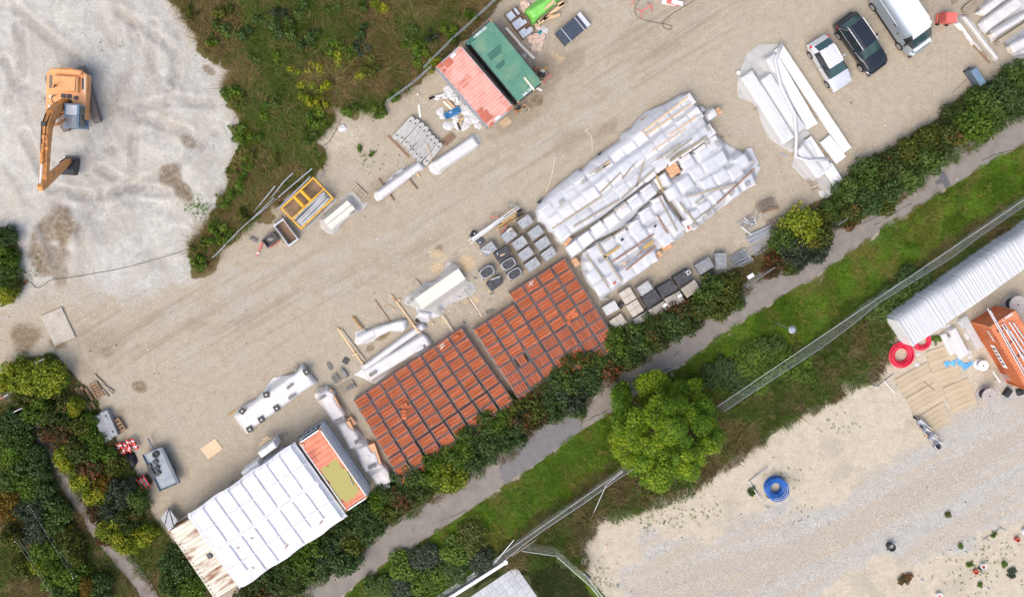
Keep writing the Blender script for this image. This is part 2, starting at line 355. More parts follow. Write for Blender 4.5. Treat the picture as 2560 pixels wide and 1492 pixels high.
# light sandy spills (saw dust) and pale dry streaks
sd = np.zeros_like(GX)
for b in [(1095, 655, 34, .75), (1160, 660, 28, .9), (990, 705, 42, .7), (1390, 140, 26, .9, 1.2), (1115, 800, 34, .8), (1210, 775, 22, .7), (1190, 750, 22, .7)]: sd = np.maximum(sd, blob(*b))
sd = sd * (.25 + .75 * sstep(fbm(GX, GY, .9, 4, 87), .38, .62))
pale = np.zeros_like(GX)
for ln, wd in [([(610, 700), (800, 655), (1010, 585), (1200, 470), (1400, 330), (1600, 200)], .35), ([(640, 780), (860, 720), (1000, 650)], .4), ([(1320, 330), (1500, 220), (1640, 120)], .3), ([(440, 780), (620, 770), (700, 740)], .9), ([(560, 640), (590, 700), (560, 720)], .7),
               ([(1480, 10), (1530, 25), (1560, 40)], .5), ([(480, 900), (520, 880)], .8), ([(0, 780), (150, 745), (330, 730)], .8)]:
 pale = np.maximum(pale, track(ln, wd, .8, .6) * sstep(fbm(GX, GY, 1.0, 3, 41), .3, .6))
ruts = np.zeros_like(GX)
RUT = [[(1540, 1500), (1760, 1420), (1960, 1380), (2120, 1310), (2260, 1230), (2420, 1150), (2600, 1060)], [(1700, 1492), (1900, 1440), (2100, 1350), (2240, 1270), (2350, 1200), (2500, 1120)], [(1830, 1300), (1980, 1330)]]
for ln in RUT[:2]: ruts = np.maximum(ruts, track(ln, .55, 1.0, .7))
ruts = np.maximum(ruts, track(RUT[2], .8, .5, 1.0)) * m_grey
ruts = np.maximum(ruts, blob(1850, 1420, 90, .6, 1.8, 20)) * m_grey
# crawler tracks pressed into the pale heap
TR = []
for ln in [[(330, 60), (345, 120), (290, 240), (262, 330)], [(385, 60), (380, 160), (352, 280), (330, 370)], [(440, 150), (430, 230), (400, 330)], [(300, 30), (420, 110), (450, 150), (440, 200)], [(230, 180), (120, 90), (40, 20)], [(20, 250), (60, 180), (50, 60)], [(250, 480), (210, 560), (200, 700)],
           [(150, 500), (110, 560), (140, 660)], [(340, 340), (330, 450), (260, 490)], [(120, 250), (40, 210), (10, 150)], [(470, 330), (380, 300), (260, 260)], [(60, 330), (130, 470), (220, 490)], [(560, 260), (440, 250), (330, 270)], [(540, 330), (430, 420), (300, 480)], [(250, 420), (330, 470), (420, 480)]]: TR.append((ln, 0.28))
bump = (fbm(GX, GY, 5.0, 4, 21) - 0.5) * 0.75 + (fbm(GX, GY, 1.6, 4, 22) - 0.5) * 0.3 + (fbm(GX, GY, 0.6, 2, 24) - .5) * .07
rut_z = np.zeros_like(GX); rut_e = np.zeros_like(GX)
for ln, wd in TR:
 d = pdist(GX, GY, P2(ln)); rut_z -= 0.10 * (1 - sstep(d, wd, wd + .25)); rut_e = np.maximum(rut_e, (1 - sstep(np.abs(d - wd - .3), .05, .3)))
rut_z += 0.06 * rut_e
ex = W(185, 255); keep = sstep(np.hypot(GX - ex.x, GY - ex.y), 3.0, 6.0)
GZ = m_chalk * (1 - m_soil) * (1.25 * bump * keep + 1.3 * rut_z * (0.3 + 0.7 * keep)) * sstep(sdist(GX, GY, P2(CHALK)), 0.2, 3.0)
GZ += (fbm(GX, GY, 1.2, 3, 31) - .5) * .035 * (1 - m_chalk) - 0.012
GZ += m_grey * (fbm(GX, GY, 0.9, 3, 33) - .5) * .08 - ruts * .05
seven = lambda a: np.clip(a, 0, 1)
nx, ny = len(gx), len(gy)
V = np.stack([GX, GY, GZ], -1).reshape(-1, 3)
I = np.arange(nx * ny).reshape(ny, nx)
F = np.stack([I[:-1, :-1], I[:-1, 1:], I[1:, 1:], I[1:, :-1]], -1).reshape(-1, 4)
# outer ring to the horizon
far = 900.0
rim = np.concatenate([I[0, :], I[1:, -1], I[-1, -2::-1], I[-2:0:-1, 0]]); n0 = len(V)
dirv = V[rim] - np.array([(X0 + X1) / 2, (Y0 + Y1) / 2, 0]); dirv[:, 2] = 0
outer = V[rim] + dirv / np.linalg.norm(dirv, axis=1)[:, None] * far; outer[:, 2] = 0
V = np.concatenate([V, outer]); k = len(rim); a = np.arange(k); b = (a + 1) % k
F = np.concatenate([F, np.stack([rim[a], n0 + a, n0 + b, rim[b]], -1)])
ground_me_tri = np.concatenate([F])
def col2(*ch):
 z = np.stack([seven(c).reshape(-1) for c in ch], -1); return np.concatenate([z, np.repeat(z.mean(0)[None] * 0, k, 0)])
A1 = col2(m_chalk, m_sand, m_grey, m_soil); A2 = col2(dm, sd, np.maximum(pale, rut_e * m_chalk * .5), ruts)
LANE = [(60, 800), (330, 735), (640, 640), (880, 580), (1080, 440), (1230, 350), (1420, 150), (1560, -60), (1980, -60), (1840, 110), (1700, 220), (1480, 390), (1330, 480), (1180, 500), (1130, 640), (980, 690), (830, 820), (560, 960), (330, 960), (160, 900)]
lane = sstep(sdist(GX, GY, P2(LANE)) + wob * .8, -1.5, 3.0)
trk = np.zeros_like(GX)
for ln, wd in TR:
 d = pdist(GX, GY, P2(ln)); trk = np.maximum(trk, (1 - sstep(d, wd * .6, wd + .15)) * .4)
A4 = col2(m_turf, m_turf, m_turf, m_turf); A3 = col2(lane, m_grey, m_chalk, trk * m_chalk)
gm, N, L, B = _nt('ground gravel'); B.inputs['Roughness'].default_value = 0.95; B.inputs['Specular IOR Level'].default_value = 0.15
tc = N.new('ShaderNodeTexCoord')
def NZ(scale, det=4, rough=.6, dist=0.0):
 n = N.new('ShaderNodeTexNoise'); n.inputs['Scale'].default_value = scale; n.inputs['Detail'].default_value = det; n.inputs['Roughness'].default_value = rough; n.inputs['Distortion'].default_value = dist
 L.new(tc.outputs['Object'], n.inputs['Vector']); return n.outputs[0]
def MR(s, a, b, c=0.0, d=1.0, smooth=True):
 r = N.new('ShaderNodeMapRange'); r.interpolation_type = 'SMOOTHSTEP' if smooth else 'LINEAR'
 for i, v in zip((1, 2, 3, 4), (a, b, c, d)): r.inputs[i].default_value = v
 L.new(s, r.inputs[0]); return r.outputs[0]
def MA(op, x, y):
 m = N.new('ShaderNodeMath'); m.operation = op
 for i, q in ((0, x), (1, y)):
  if isinstance(q, (int, float)): m.inputs[i].default_value = q
  else: L.new(q, m.inputs[i])
 return m.outputs[0]
def MX(f, a, b):
 x = N.new('ShaderNodeMix'); x.data_type = 'RGBA'
 for i, q in ((6, a), (7, b)):
  if isinstance(q, tuple): x.inputs[i].default_value = (*q, 1)
  else: L.new(q, x.inputs[i])
 if isinstance(f, (int, float)): x.inputs[0].default_value = f
 else: L.new(f, x.inputs[0])
 return x.outputs[2]
def ATT(name):
 a = N.new('ShaderNodeAttribute'); a.attribute_name = name
 s = N.new('ShaderNodeSeparateColor'); L.new(a.outputs['Color'], s.inputs[0]); return s.outputs[0], s.outputs[1], s.outputs[2], a.outputs['Alpha']
aC, aS, aG, aO = ATT('zone'); aD, aU, aP, aR = ATT('wear')
n_big = NZ(0.35, 5); n_mid = NZ(1.6, 5, .7); n_fine = NZ(7.0, 4, .75); n_grit = NZ(16.0, 2, .6); n_edge = NZ(3.0, 4, .7)
def EDGE(s, w=.35): return MR(MA('ADD', s, MA('MULTIPLY', MA('SUBTRACT', n_edge, .5), .9)), .5 - w, .5 + w)
c = MX(MR(n_mid, .3, .7), (.358, .304, .228), (.425, .371, .288))
c = MX(MR(n_big, .4, .65, 0, .6), c, (.385, .35, .283))
ch = MX(MR(n_mid, .35, .68), (.420, .408, .370), (.520, .513, .475)); ch = MX(MR(n_big, .45, .62, 0, .7), ch, (.415, .388, .338))
c = MX(EDGE(aC), c, ch)
sa = MX(MR(n_mid, .3, .7), (.450, .395, .303), (.535, .485, .392)); sa = MX(MR(n_fine, .62, .72, 0, .45), sa, (.33, .27, .2)); sa = MX(MR(n_big, .5, .66, 0, .7), sa, (.39, .35, .28))
c = MX(EDGE(aS), c, sa)
gr = MX(MR(n_mid, .3, .7), (.375, .366, .335), (.45, .443, .412)); c = MX(EDGE(aG), c, gr)
c = MX(MA('MULTIPLY', EDGE(aR), .8), c, (.40, .36, .305))
c = MX(MA('MULTIPLY', MR(aD, .08, 1.0), MR(n_edge, .25, .6, .45, 1.0)), c, (.200, .148, .092))
c = MX(MA('MULTIPLY', MR(aU, .1, .9), MR(n_fine, .3, .6, .3, 1)), c, (.56, .42, .25))
c = MX(MA('MULTIPLY', MR(aP, .1, .9), MR(n_edge, .35, .6, .1, .6)), c, (.42, .395, .36))
def STREAK(rot, sx, sy, lo, hi):
 m0 = N.new('ShaderNodeMapping'); m0.inputs['Rotation'].default_value = (0, 0, R(rot)); L.new(tc.outputs['Object'], m0.inputs[0])
 mp = N.new('ShaderNodeMapping'); mp.inputs['Scale'].default_value = (sx, sy, 1); L.new(m0.outputs[0], mp.inputs[0]); n = N.new('ShaderNodeTexNoise'); n.inputs['Scale'].default_value = 1; n.inputs['Detail'].default_value = 5; n.inputs['Roughness'].default_value = .6; n.inputs['Distortion'].default_value = .35
 L.new(mp.outputs[0], n.inputs['Vector']); return MR(n.outputs[0], lo, hi)
aL, aT, aX, aY = ATT('lane'); aW = ATT('turf')[0]
c = MX(MA('MULTIPLY', aL, MA('MULTIPLY', STREAK(-31, .07, 1.5, .47, .66), .46)), c, (.235, .190, .138))
c = MX(MA('MULTIPLY', aL, MA('MULTIPLY', STREAK(-34, .10, 2.2, .52, .68), .38)), c, (.43, .40, .36))
c = MX(MA('MULTIPLY', aT, MA('MULTIPLY', STREAK(-27, .06, .9, .42, .62), .8)), c, (.43, .375, .30))
c = MX(MA('MULTIPLY', aX, MA('MULTIPLY', STREAK(66, .16, .9, .50, .70), .45)), c, (.27, .245, .215))
c = MX(MA('MULTIPLY', aY, MR(n_edge, .3, .6, .3, 1.0)), c, (.25, .225, .195))
so = MX(MR(n_mid, .3, .7), (.070, .085, .020), (.135, .105, .046)); so = MX(MR(n_big, .42, .6), so, (.165, .125, .065)); so = MX(aW, so, (.075, .125, .016))
c = MX(MR(MA('ADD', aO, MA('MULTIPLY', MA('SUBTRACT', n_edge, .5), .8)), .3, .6), c, so)
# grit: single stones light and dark
amp = MA('ADD', .22, MA('MULTIPLY', aG, .30))
gv = MA('ADD', 1.0, MA('MULTIPLY', MA('SUBTRACT', MR(n_grit, .25, .75, 0, 1, False), .5), MA('MULTIPLY', amp, 2.0)))
gv = MA('MULTIPLY', gv, MR(n_fine, .25, .75, .80, 1.2, False))
hs = N.new('ShaderNodeHueSaturation'); L.new(c, hs.inputs['Color']); L.new(gv, hs.inputs['Value']); L.new(hs.outputs[0], B.inputs['Base Color'])
bn = N.new('ShaderNodeBump'); bn.inputs['Strength'].default_value = .5; bn.inputs['Distance'].default_value = .05
L.new(MA('ADD', MA('MULTIPLY', n_grit, .5), n_fine), bn.inputs['Height']); L.new(bn.outputs[0], B.inputs['Normal'])
gme = npmesh('ground', V, F, gm, smooth=True)
for nm, A in (('zone', A1), ('wear', A2), ('lane', A3), ('turf', A4)):
 at = gme.attributes.new(nm, 'FLOAT_COLOR', 'POINT'); at.data.foreach_set('color', A.astype(np.float32).ravel())
struct('ground', gme)
# asphalt paths
m_asph = mat('worn asphalt', (.200, .182, .160), (.258, .234, .206), 1.3, .9, bump=.25, bsc=40, c3=(.19, .175, .158), sc3=.5, detail=8)
m_asph2 = mat('newer asphalt', (.15, .148, .15), (.185, .182, .182), 2.5, .9, bump=.25, bsc=40, detail=8)
m_asph3 = mat('patched asphalt', (.10, .103, .112), (.125, .128, .135), 4, .9, bump=.25, bsc=40)
m_crack = mat('crack dirt', (.05, .045, .035), rough=1)
m_dirtpath = mat('trodden path', (.20, .175, .15), (.26, .235, .21), 1.4, .95, bump=.3, bsc=30, c3=(.12, .095, .065), sc3=1.2)
LOW = [(2760, 250), (2660, 300), (2537, 373), (2453, 421), (2375, 467), (2301, 515), (2258, 546), (2197, 574), (2171, 604), (2093, 655), (2024, 701), (1958, 736), (1912, 769), (1839, 812), (1763, 868), (1686, 921), (1610, 972), (1534, 1028), (1463, 1069),
       (1402, 1114), (1356, 1149), (1280, 1198), (1247, 1221), (1186, 1266), (1105, 1320), (1046, 1355), (978, 1398), (902, 1447), (851, 1492), (760, 1550), (660, 1620)]
def resamp(pts, step):
 out = []
 for i in range(len(pts) - 1):
  a, b = np.array(pts[i], float), np.array(pts[i + 1], float); n = max(1, int(np.linalg.norm(b - a) / step))
  for q in range(n): out.append(a + (b - a) * q / n)
 out.append(np.array(pts[-1], float)); return np.array(out)
def ribbon(name, low, width_px, z, m, jit=4.0, seed=0):
 p = resamp(low, 7.0); d = np.gradient(p, axis=0); d /= np.linalg.norm(d, axis=1)[:, None]
 nrm = np.stack([-d[:, 1], d[:, 0]], -1); nrm *= np.where(nrm[:, 1] < 0, 1, -1)[:, None]
 j1 = (fbm(p[:, 0], p[:, 1], 30, 4, seed) - .5) * jit * 2.2; j2 = (fbm(p[:, 0], p[:, 1], 25, 4, seed + 5) - .5) * jit * 2
 lo = p - nrm * j1[:, None]; up = p + nrm * (width_px + j2)[:, None]
 ws = []
 for q in range(5):
  r = lo + (up - lo) * q / 4.0; ws.append(np.array([W(x, y, z + .006 * math.sin(q * .785)) for x, y in r]))
 n = len(p); Vv = np.concatenate(ws); Ff = []
 for q in range(4):
  i = np.arange(n - 1) + q * n; Ff.append(np.stack([i, i + 1, i + 1 + n, i + n], -1))
 return struct(name, npmesh(name, Vv, np.concatenate(Ff), m, smooth=True))
ribbon('path', LOW, 78.0, .030, m_asph, 4.0, 3)
def flat(name, pts, z, m, kind='structure'):
 w = wpoly(pts, z); me = bpy.data.meshes.new(name); me.from_pydata([tuple(p) for p in w], [], [tuple(range(len(w)))]); me.materials.append(m)
 me.update()
 if me.polygons[0].normal.z < 0: me.flip_normals()
 o = link(name, me); o['kind'] = kind; return o
flat('path_patch', [(1438, 1034), (1443, 1046), (1449, 1056), (1452, 1066), (1463, 1069), (1402, 1113), (1356, 1147), (1280, 1196), (1262, 1209), (1254, 1190), (1247, 1172), (1256, 1150), (1290, 1110), (1364, 1050)], .0415, m_asph2)
flat('path_patch', TP(3, 1, (1640, 320), (1690, 285), (1670, 240), (1740, 220), (1765, 275), (1800, 350), (1745, 385), (1715, 335), (1655, 355)), .0415, m_asph3)
flat('path_patch', TP(1, 3, (1540, 780), (1565, 790), (1550, 825), (1530, 815)), .0415, m_asph2)
# cracks
mb = MB(); cr = random.Random(5)
def crack(pts, w=.065):
 prev = None
 q = resamp(pts, 6.0)
 for i in range(len(q) - 1):
  a = W(q[i][0] + cr.uniform(-1.2, 1.2), q[i][1] + cr.uniform(-1.2, 1.2), .0405) if prev is None else prev
  b = W(q[i + 1][0] + cr.uniform(-1.5, 1.5), q[i + 1][1] + cr.uniform(-1.5, 1.5), .0405)
  d = (b - a); u = Vector((-d.y, d.x, 0)).normalized() * w * cr.uniform(.4, 1.0) / 2
  mb.add([a - u, b - u, b + u, a + u], [(0, 1, 2, 3)]); prev = b
for pts in [TP(2, 2, (650, 1180), (690, 1220), (670, 1250)), TP(2, 2, (690, 1220), (780, 1180), (860, 1140), (960, 1080)), TP(2, 2, (1040, 840), (1130, 820), (1210, 790)), TP(2, 2, (1300, 780), (1420, 730), (1560, 690)), TP(2, 2, (1590, 570), (1640, 520)),
   TP(3, 1, (1130, 690), (1210, 650), (1320, 580), (1420, 530)), TP(3, 1, (1040, 745), (1110, 720)), TP(3, 1, (2100, 120), (2220, 50), (2400, 10)), TP(3, 1, (1640, 420), (1670, 360)), TP(1, 3, (1820, 720), (1880, 690)), TP(1, 3, (2400, 320), (2440, 240)), TP(1, 3, (2460, 180), (2490, 280)),
   TP(2, 2, (1330, 800), (1480, 740)), TP(2, 1, (2300, 1400), (2420, 1350)), TP(3, 1, (900, 740), (1000, 700), (1090, 660)), TP(1, 3, (1900, 690), (2000, 640), (2080, 600))]: crack(pts)
cr_o = stuff('path_cracks', mb.mesh('path_cracks', m_crack))
cr_o['label'] = 'dark hairline cracks running along the asphalt path'
LP = [(-60, 985), (25, 1005), (70, 1060), (97, 1119), (165, 1233), (200, 1285), (236, 1348), (290, 1410), (330, 1457), (370, 1520)]
ribbon('footpath', LP, 40.0, .028, m_dirtpath, 7.0, 31)
# paved terrace and lawn at the foot of the picture
m_slab = mat('terrace slab', (.40, .42, .44), (.50, .52, .53), 2.0, .85, bump=.1, obj=.10)
m_lawn = mat('lawn soil', (.035, .05, .012), (.06, .07, .02), 3, 1.0)
flat('lawn', [(1190, 1452), (1240, 1405), (1280, 1385), (1330, 1378), (1388, 1388), (1440, 1440), (1500, 1510), (1560, 1620), (1000, 1620), (1100, 1515)], .012, m_lawn)
ter = link('terrace', None); ter['kind'] = 'structure'
a0 = W(1290, 1414, .05); ux = (W(1344, 1492, .05) - a0).normalized(); vx = (W(1180, 1484, .05) - a0).normalized()
ter.location = a0; ter.rotation_euler = (0, 0, math.atan2(ux.y, ux.x))
th = ux.x * vx.y - ux.y * vx.x
sl = MB(); sl.box((0, 0, 0), (.585, .585, .06)); slab_me = sl.mesh('slab', m_slab)
for i in range(9):
 for j in range(9):
  o = link('slab', slab_me, ter, (.3 + i * .6, (-.3 - j * .6) if th < 0 else (.3 + j * .6), 0)); o.rotation_euler = (rnd.uniform(-.006, .006), rnd.uniform(-.006, .006), 0)
# == vegetation
lr = np.random.default_rng(3)
def leaf_cloud(P, Nn, size, jit=.6, asp=.6, rng=lr):
 """quads centred at P facing roughly Nn"""
 n = len(P); Nn = Nn + rng.normal(0, jit, (n, 3)); Nn /= np.linalg.norm(Nn, axis=1)[:, None] + 1e-9
 t = rng.normal(0, 1, (n, 3)); u = np.cross(Nn, t); u /= np.linalg.norm(u, axis=1)[:, None] + 1e-9; w = np.cross(Nn, u)
 s = (np.asarray(size) * rng.uniform(.6, 1.35, n))[:, None]
 V = np.stack([P - u * s, P - w * s * asp, P + u * s, P + w * s * asp], 1).reshape(-1, 3)
 return V, np.arange(4 * n).reshape(-1, 4)
def crown_mesh(name, seed, nl, size, lobes=14, flat=.8, spiky=0.0, m=None):
 """unit-radius dome crown made of leaf clumps with gaps between them"""
 g = np.random.default_rng(seed); Ps = []; Ns = []; Ts = []
 cs = []
 for k in range(lobes):
  for _ in range(30):
   a = g.uniform(0, 2 * np.pi); r = math.sqrt(g.uniform(0, 1)) * .78; z = g.uniform(.05, 1.0) * math.sqrt(max(0, 1 - r * r)) * flat
   p = np.array([r * math.cos(a), r * math.sin(a), z])
   if all(np.linalg.norm(p - q[0]) > .26 for q in cs): break
  cs.append((p, g.uniform(.22, .46), g.uniform(0, 1)))
 w = np.array([q[1] ** 2 for q in cs]); w /= w.sum()
 for (c, r, t), f in zip(cs, w):
  n = max(20, int(nl * f)); d = g.normal(0, 1, (n, 3)); d[:, 2] = np.abs(d[:, 2]) * .9 - .25; d /= np.linalg.norm(d, axis=1)[:, None]
  rr = r * (g.uniform(.45, 1.0, n) ** .5) * (1 + .55 * (vnoise(d[:, 0] * 4 + c[0] * 9, d[:, 1] * 4 + c[1] * 7, seed) - .5) + spiky * (g.uniform(0, 1, n) ** 4))
  Ps.append(c + d * rr[:, None]); Ns.append(d + np.array([0, 0, .5])); Ts.append(np.stack([g.uniform(0, 1, n), np.full(n, t), g.uniform(0, .55, n) + .45 * t], -1))
 P = np.concatenate(Ps); Nn = np.concatenate(Ns); Tt = np.concatenate(Ts)
 V, F = leaf_cloud(P, Nn, size, .8, .6, g)
 return npmesh(name, V, F, m, tint=np.repeat(Tt, 4, 0))
LM = {
 'g': leaf_mat('leaves dark green', (.042, .085, .014), (.128, .205, .036), (.13, .17, .035), .16),
 'd': leaf_mat('leaves deep green', (.034, .074, .018), (.098, .165, .040), (.10, .14, .04), .15),
 'o': leaf_mat('leaves olive', (.045, .064, .010), (.145, .168, .022), (.17, .13, .02), .14),
 'y': leaf_mat('leaves yellow green', (.10, .150, .012), (.33, .40, .025), (.48, .39, .02), .22),
 'b': leaf_mat('leaves fresh green', (.046, .098, .010), (.155, .26, .022), (.18, .23, .02), .16),
 'r': leaf_mat('leaves rust and green', (.038, .068, .013), (.105, .138, .025), (.22, .09, .025), .2),
 'R': leaf_mat('leaves red brown', (.040, .048, .014), (.105, .085, .026), (.24, .070, .025), .36),
 's': leaf_mat('leaves grey green', (.030, .048, .025), (.080, .110, .058), (.10, .12, .06), .1),
 'O': leaf_mat('leaves orange', (.11, .085, .010), (.26, .17, .015), (.34, .10, .015), .3),
}
m_bark = mat('bark', (.06, .045, .032), (.10, .078, .055), 5, .95, bump=.4, stretch=(1, 1, .2))
CROWNS = [crown_mesh('crown', 100 + k, 2900, .080, 17 + k % 5, .75, .5, LM['g']) for k in range(6)]
CROWN_BIG = [crown_mesh('crown', 200 + k, 4200, .062, 26, .75, .5, LM['g']) for k in range(3)]
CROWN_SM = [crown_mesh('crown', 300 + k, 700, .125, 9, .7, .5, LM['g']) for k in range(4)]
stem = MB()
for k in range(4):
 a = k * 1.7; stem.tube([(0.03 * math.cos(a), .03 * math.sin(a), 0), (.12 * math.cos(a), .12 * math.sin(a), .3), (.4 * math.cos(a), .4 * math.sin(a), .75)], .035, 5, r2=.012)
STEM = stem.mesh('stem', m_bark)
CAT = {'g': 'dark green', 'd': 'deep green', 'o': 'olive green', 'y': 'yellow green', 'b': 'fresh green', 'r': 'rust speckled', 'R': 'reddish brown', 's': 'grey green', 'O': 'orange tinged'}
def shrub(px, py, rpx, c, label, group, h=None, pool=None, cat='shrub', name='hedge_shrub'):
 r = rpx / 32.0; h = h if h else min(2.1, r * 1.0 + .5)
 p = W(px, py, h * .55); p.z = 0
 t = thing(name, label, cat, p, rnd.uniform(0, 6.28), group)
 me = rnd.choice(pool or (CROWNS if rpx < 48 else CROWN_BIG))
 o = link('crown', me, t, (0, 0, h * .12)); o.scale = (r * rnd.uniform(.92, 1.12), r * rnd.uniform(.92, 1.12), h * .95)
 o.material_slots[0].link = 'OBJECT'; o.material_slots[0].material = LM[c]
 s = link('stem', STEM, t); s.scale = (r, r, h * .9)
 return t
# near-by landmark for each stretch of the hedge beside the asphalt path
def where(px):
 for lim, s in ((700, 'by the rusty container end'), (820, 'below the white roofed shelter'), (935, 'between shelter roof and asphalt path'), (1010, 'under the lower end of the wrapped brick row'), (1130, 'below the southwest tile crates'), (1260, 'hiding the lower tile crates of the southwest block'), (1370, 'at the end of the aisle between the tile blocks'),
                   (1470, 'hiding the lower tile crates of the northeast block'), (1560, 'below the last corner of the tile crates'), (1680, 'behind the wrapped paving slabs'), (1800, 'beside the dark paver pallets'), (1900, 'near the galvanised railings'), (1965, 'below the rusty mesh cages'), (2060, 'beside the steel tubes'),
                   (2150, 'past the end of the white panels'), (2260, 'opposite the dark path patch'), (2360, 'above the dark path patch'), (2450, 'under the far corner of the car park'), (2700, 'by the grey bin')):
  if px < lim: return s
HS = [(2548, 190, 42, 'g'), (2500, 235, 46, 'd'), (2455, 262, 44, 'g'), (2545, 255, 40, 'd'), (2488, 292, 36, 'g'), (2432, 312, 50, 'b'), (2395, 290, 34, 'r'), (2365, 345, 44, 'r'), (2320, 350, 38, 'o'), (2320, 400, 44, 'g'), (2270, 385, 40, 'o'), (2270, 440, 44, 'g'), (2225, 420, 44, 'r'), (2215, 475, 46, 'd'), (2170, 440, 44, 'g'),
      (2165, 500, 46, 'd'), (2125, 480, 42, 'g'), (2210, 505, 34, 'o'), (2125, 535, 38, 'r'), (2085, 520, 30, 'g'), (2060, 545, 24, 'o'), (2118, 552, 26, 'R'), (2005, 572, 58, 'y'), (1992, 630, 48, 's'), (2045, 590, 42, 'o'), (1958, 600, 36, 'g'), (2030, 622, 40, 's'), (1948, 648, 30, 'R'), (1975, 655, 30, 'o'), (1930, 672, 26, 'R'),
      (1822, 725, 46, 'o'), (1778, 728, 46, 'g'), (1790, 760, 40, 'o'), (1838, 752, 30, 'g'), (1750, 768, 38, 'r'), (1725, 790, 40, 'r'), (1698, 778, 34, 'R'), (1680, 812, 42, 'd'), (1645, 805, 36, 'r'), (1640, 845, 42, 'r'), (1602, 835, 40, 'g'), (1600, 868, 40, 'd'), (1572, 845, 30, 'r'), (1560, 890, 40, 'r'), (1545, 858, 44, 'b'), (1520, 895, 34, 'g'),
      (1520, 918, 40, 'R'), (1490, 900, 32, 'g'), (1480, 935, 42, 'd'), (1448, 918, 40, 'o'), (1455, 958, 42, 'd'), (1412, 948, 44, 'g'), (1425, 992, 44, 's'), (1388, 968, 38, 'd'), (1390, 1010, 40, 'd'), (1362, 985, 38, 'r'), (1440, 1025, 26, 'g'), (1330, 1018, 44, 'o'), (1352, 1040, 30, 'R'), (1300, 1048, 42, 'R'), (1285, 1088, 36, 'd'), (1290, 1010, 34, 'o'),
      (1262, 1050, 40, 'b'), (1250, 1100, 40, 'd'), (1222, 1062, 40, 'g'), (1215, 1120, 42, 'd'), (1190, 1090, 40, 'd'), (1160, 1098, 40, 'b'), (1180, 1145, 38, 'd'), (1140, 1140, 46, 'b'), (1112, 1185, 50, 'y'), (1085, 1160, 40, 'b'), (1072, 1200, 40, 'b'), (1040, 1185, 38, 'g'), (1040, 1228, 40, 'r'), (1005, 1205, 34, 'd'), (1005, 1245, 38, 'R'), (970, 1232, 32, 'g'),
      (975, 1275, 38, 'o'), (945, 1262, 34, 'b'), (940, 1300, 40, 'd'), (905, 1290, 40, 'd'), (905, 1330, 40, 'd'), (868, 1320, 36, 'd'), (872, 1352, 40, 'o'), (835, 1348, 38, 'd'), (860, 1395, 44, 'd'), (818, 1388, 42, 's'), (788, 1362, 42, 'b'), (800, 1420, 40, 'd'), (762, 1398, 40, 'b'), (755, 1438, 40, 'g'), (722, 1420, 38, 'g'), (715, 1462, 40, 'r'), (680, 1445, 36, 'd'), (675, 1485, 38, 'R'), (640, 1472, 36, 'r'), (620, 1505, 36, 'd')]
seen = {}
for (x, y, r, c) in HS:
 if x == 2005: w_ = 'small rounded tree with yellow green top beside the steel tubes'
 else:
  q = (CAT[c], where(x)); seen[q] = seen.get(q, 0) + 1
  w_ = f"{CAT[c]} hedge shrub {where(x)}" + ('' if seen[q] == 1 else f", {ORD[seen[q]-1]} along")
 shrub(x, y, r * .95, c, w_, 'shrubs in the hedge along the asphalt path')
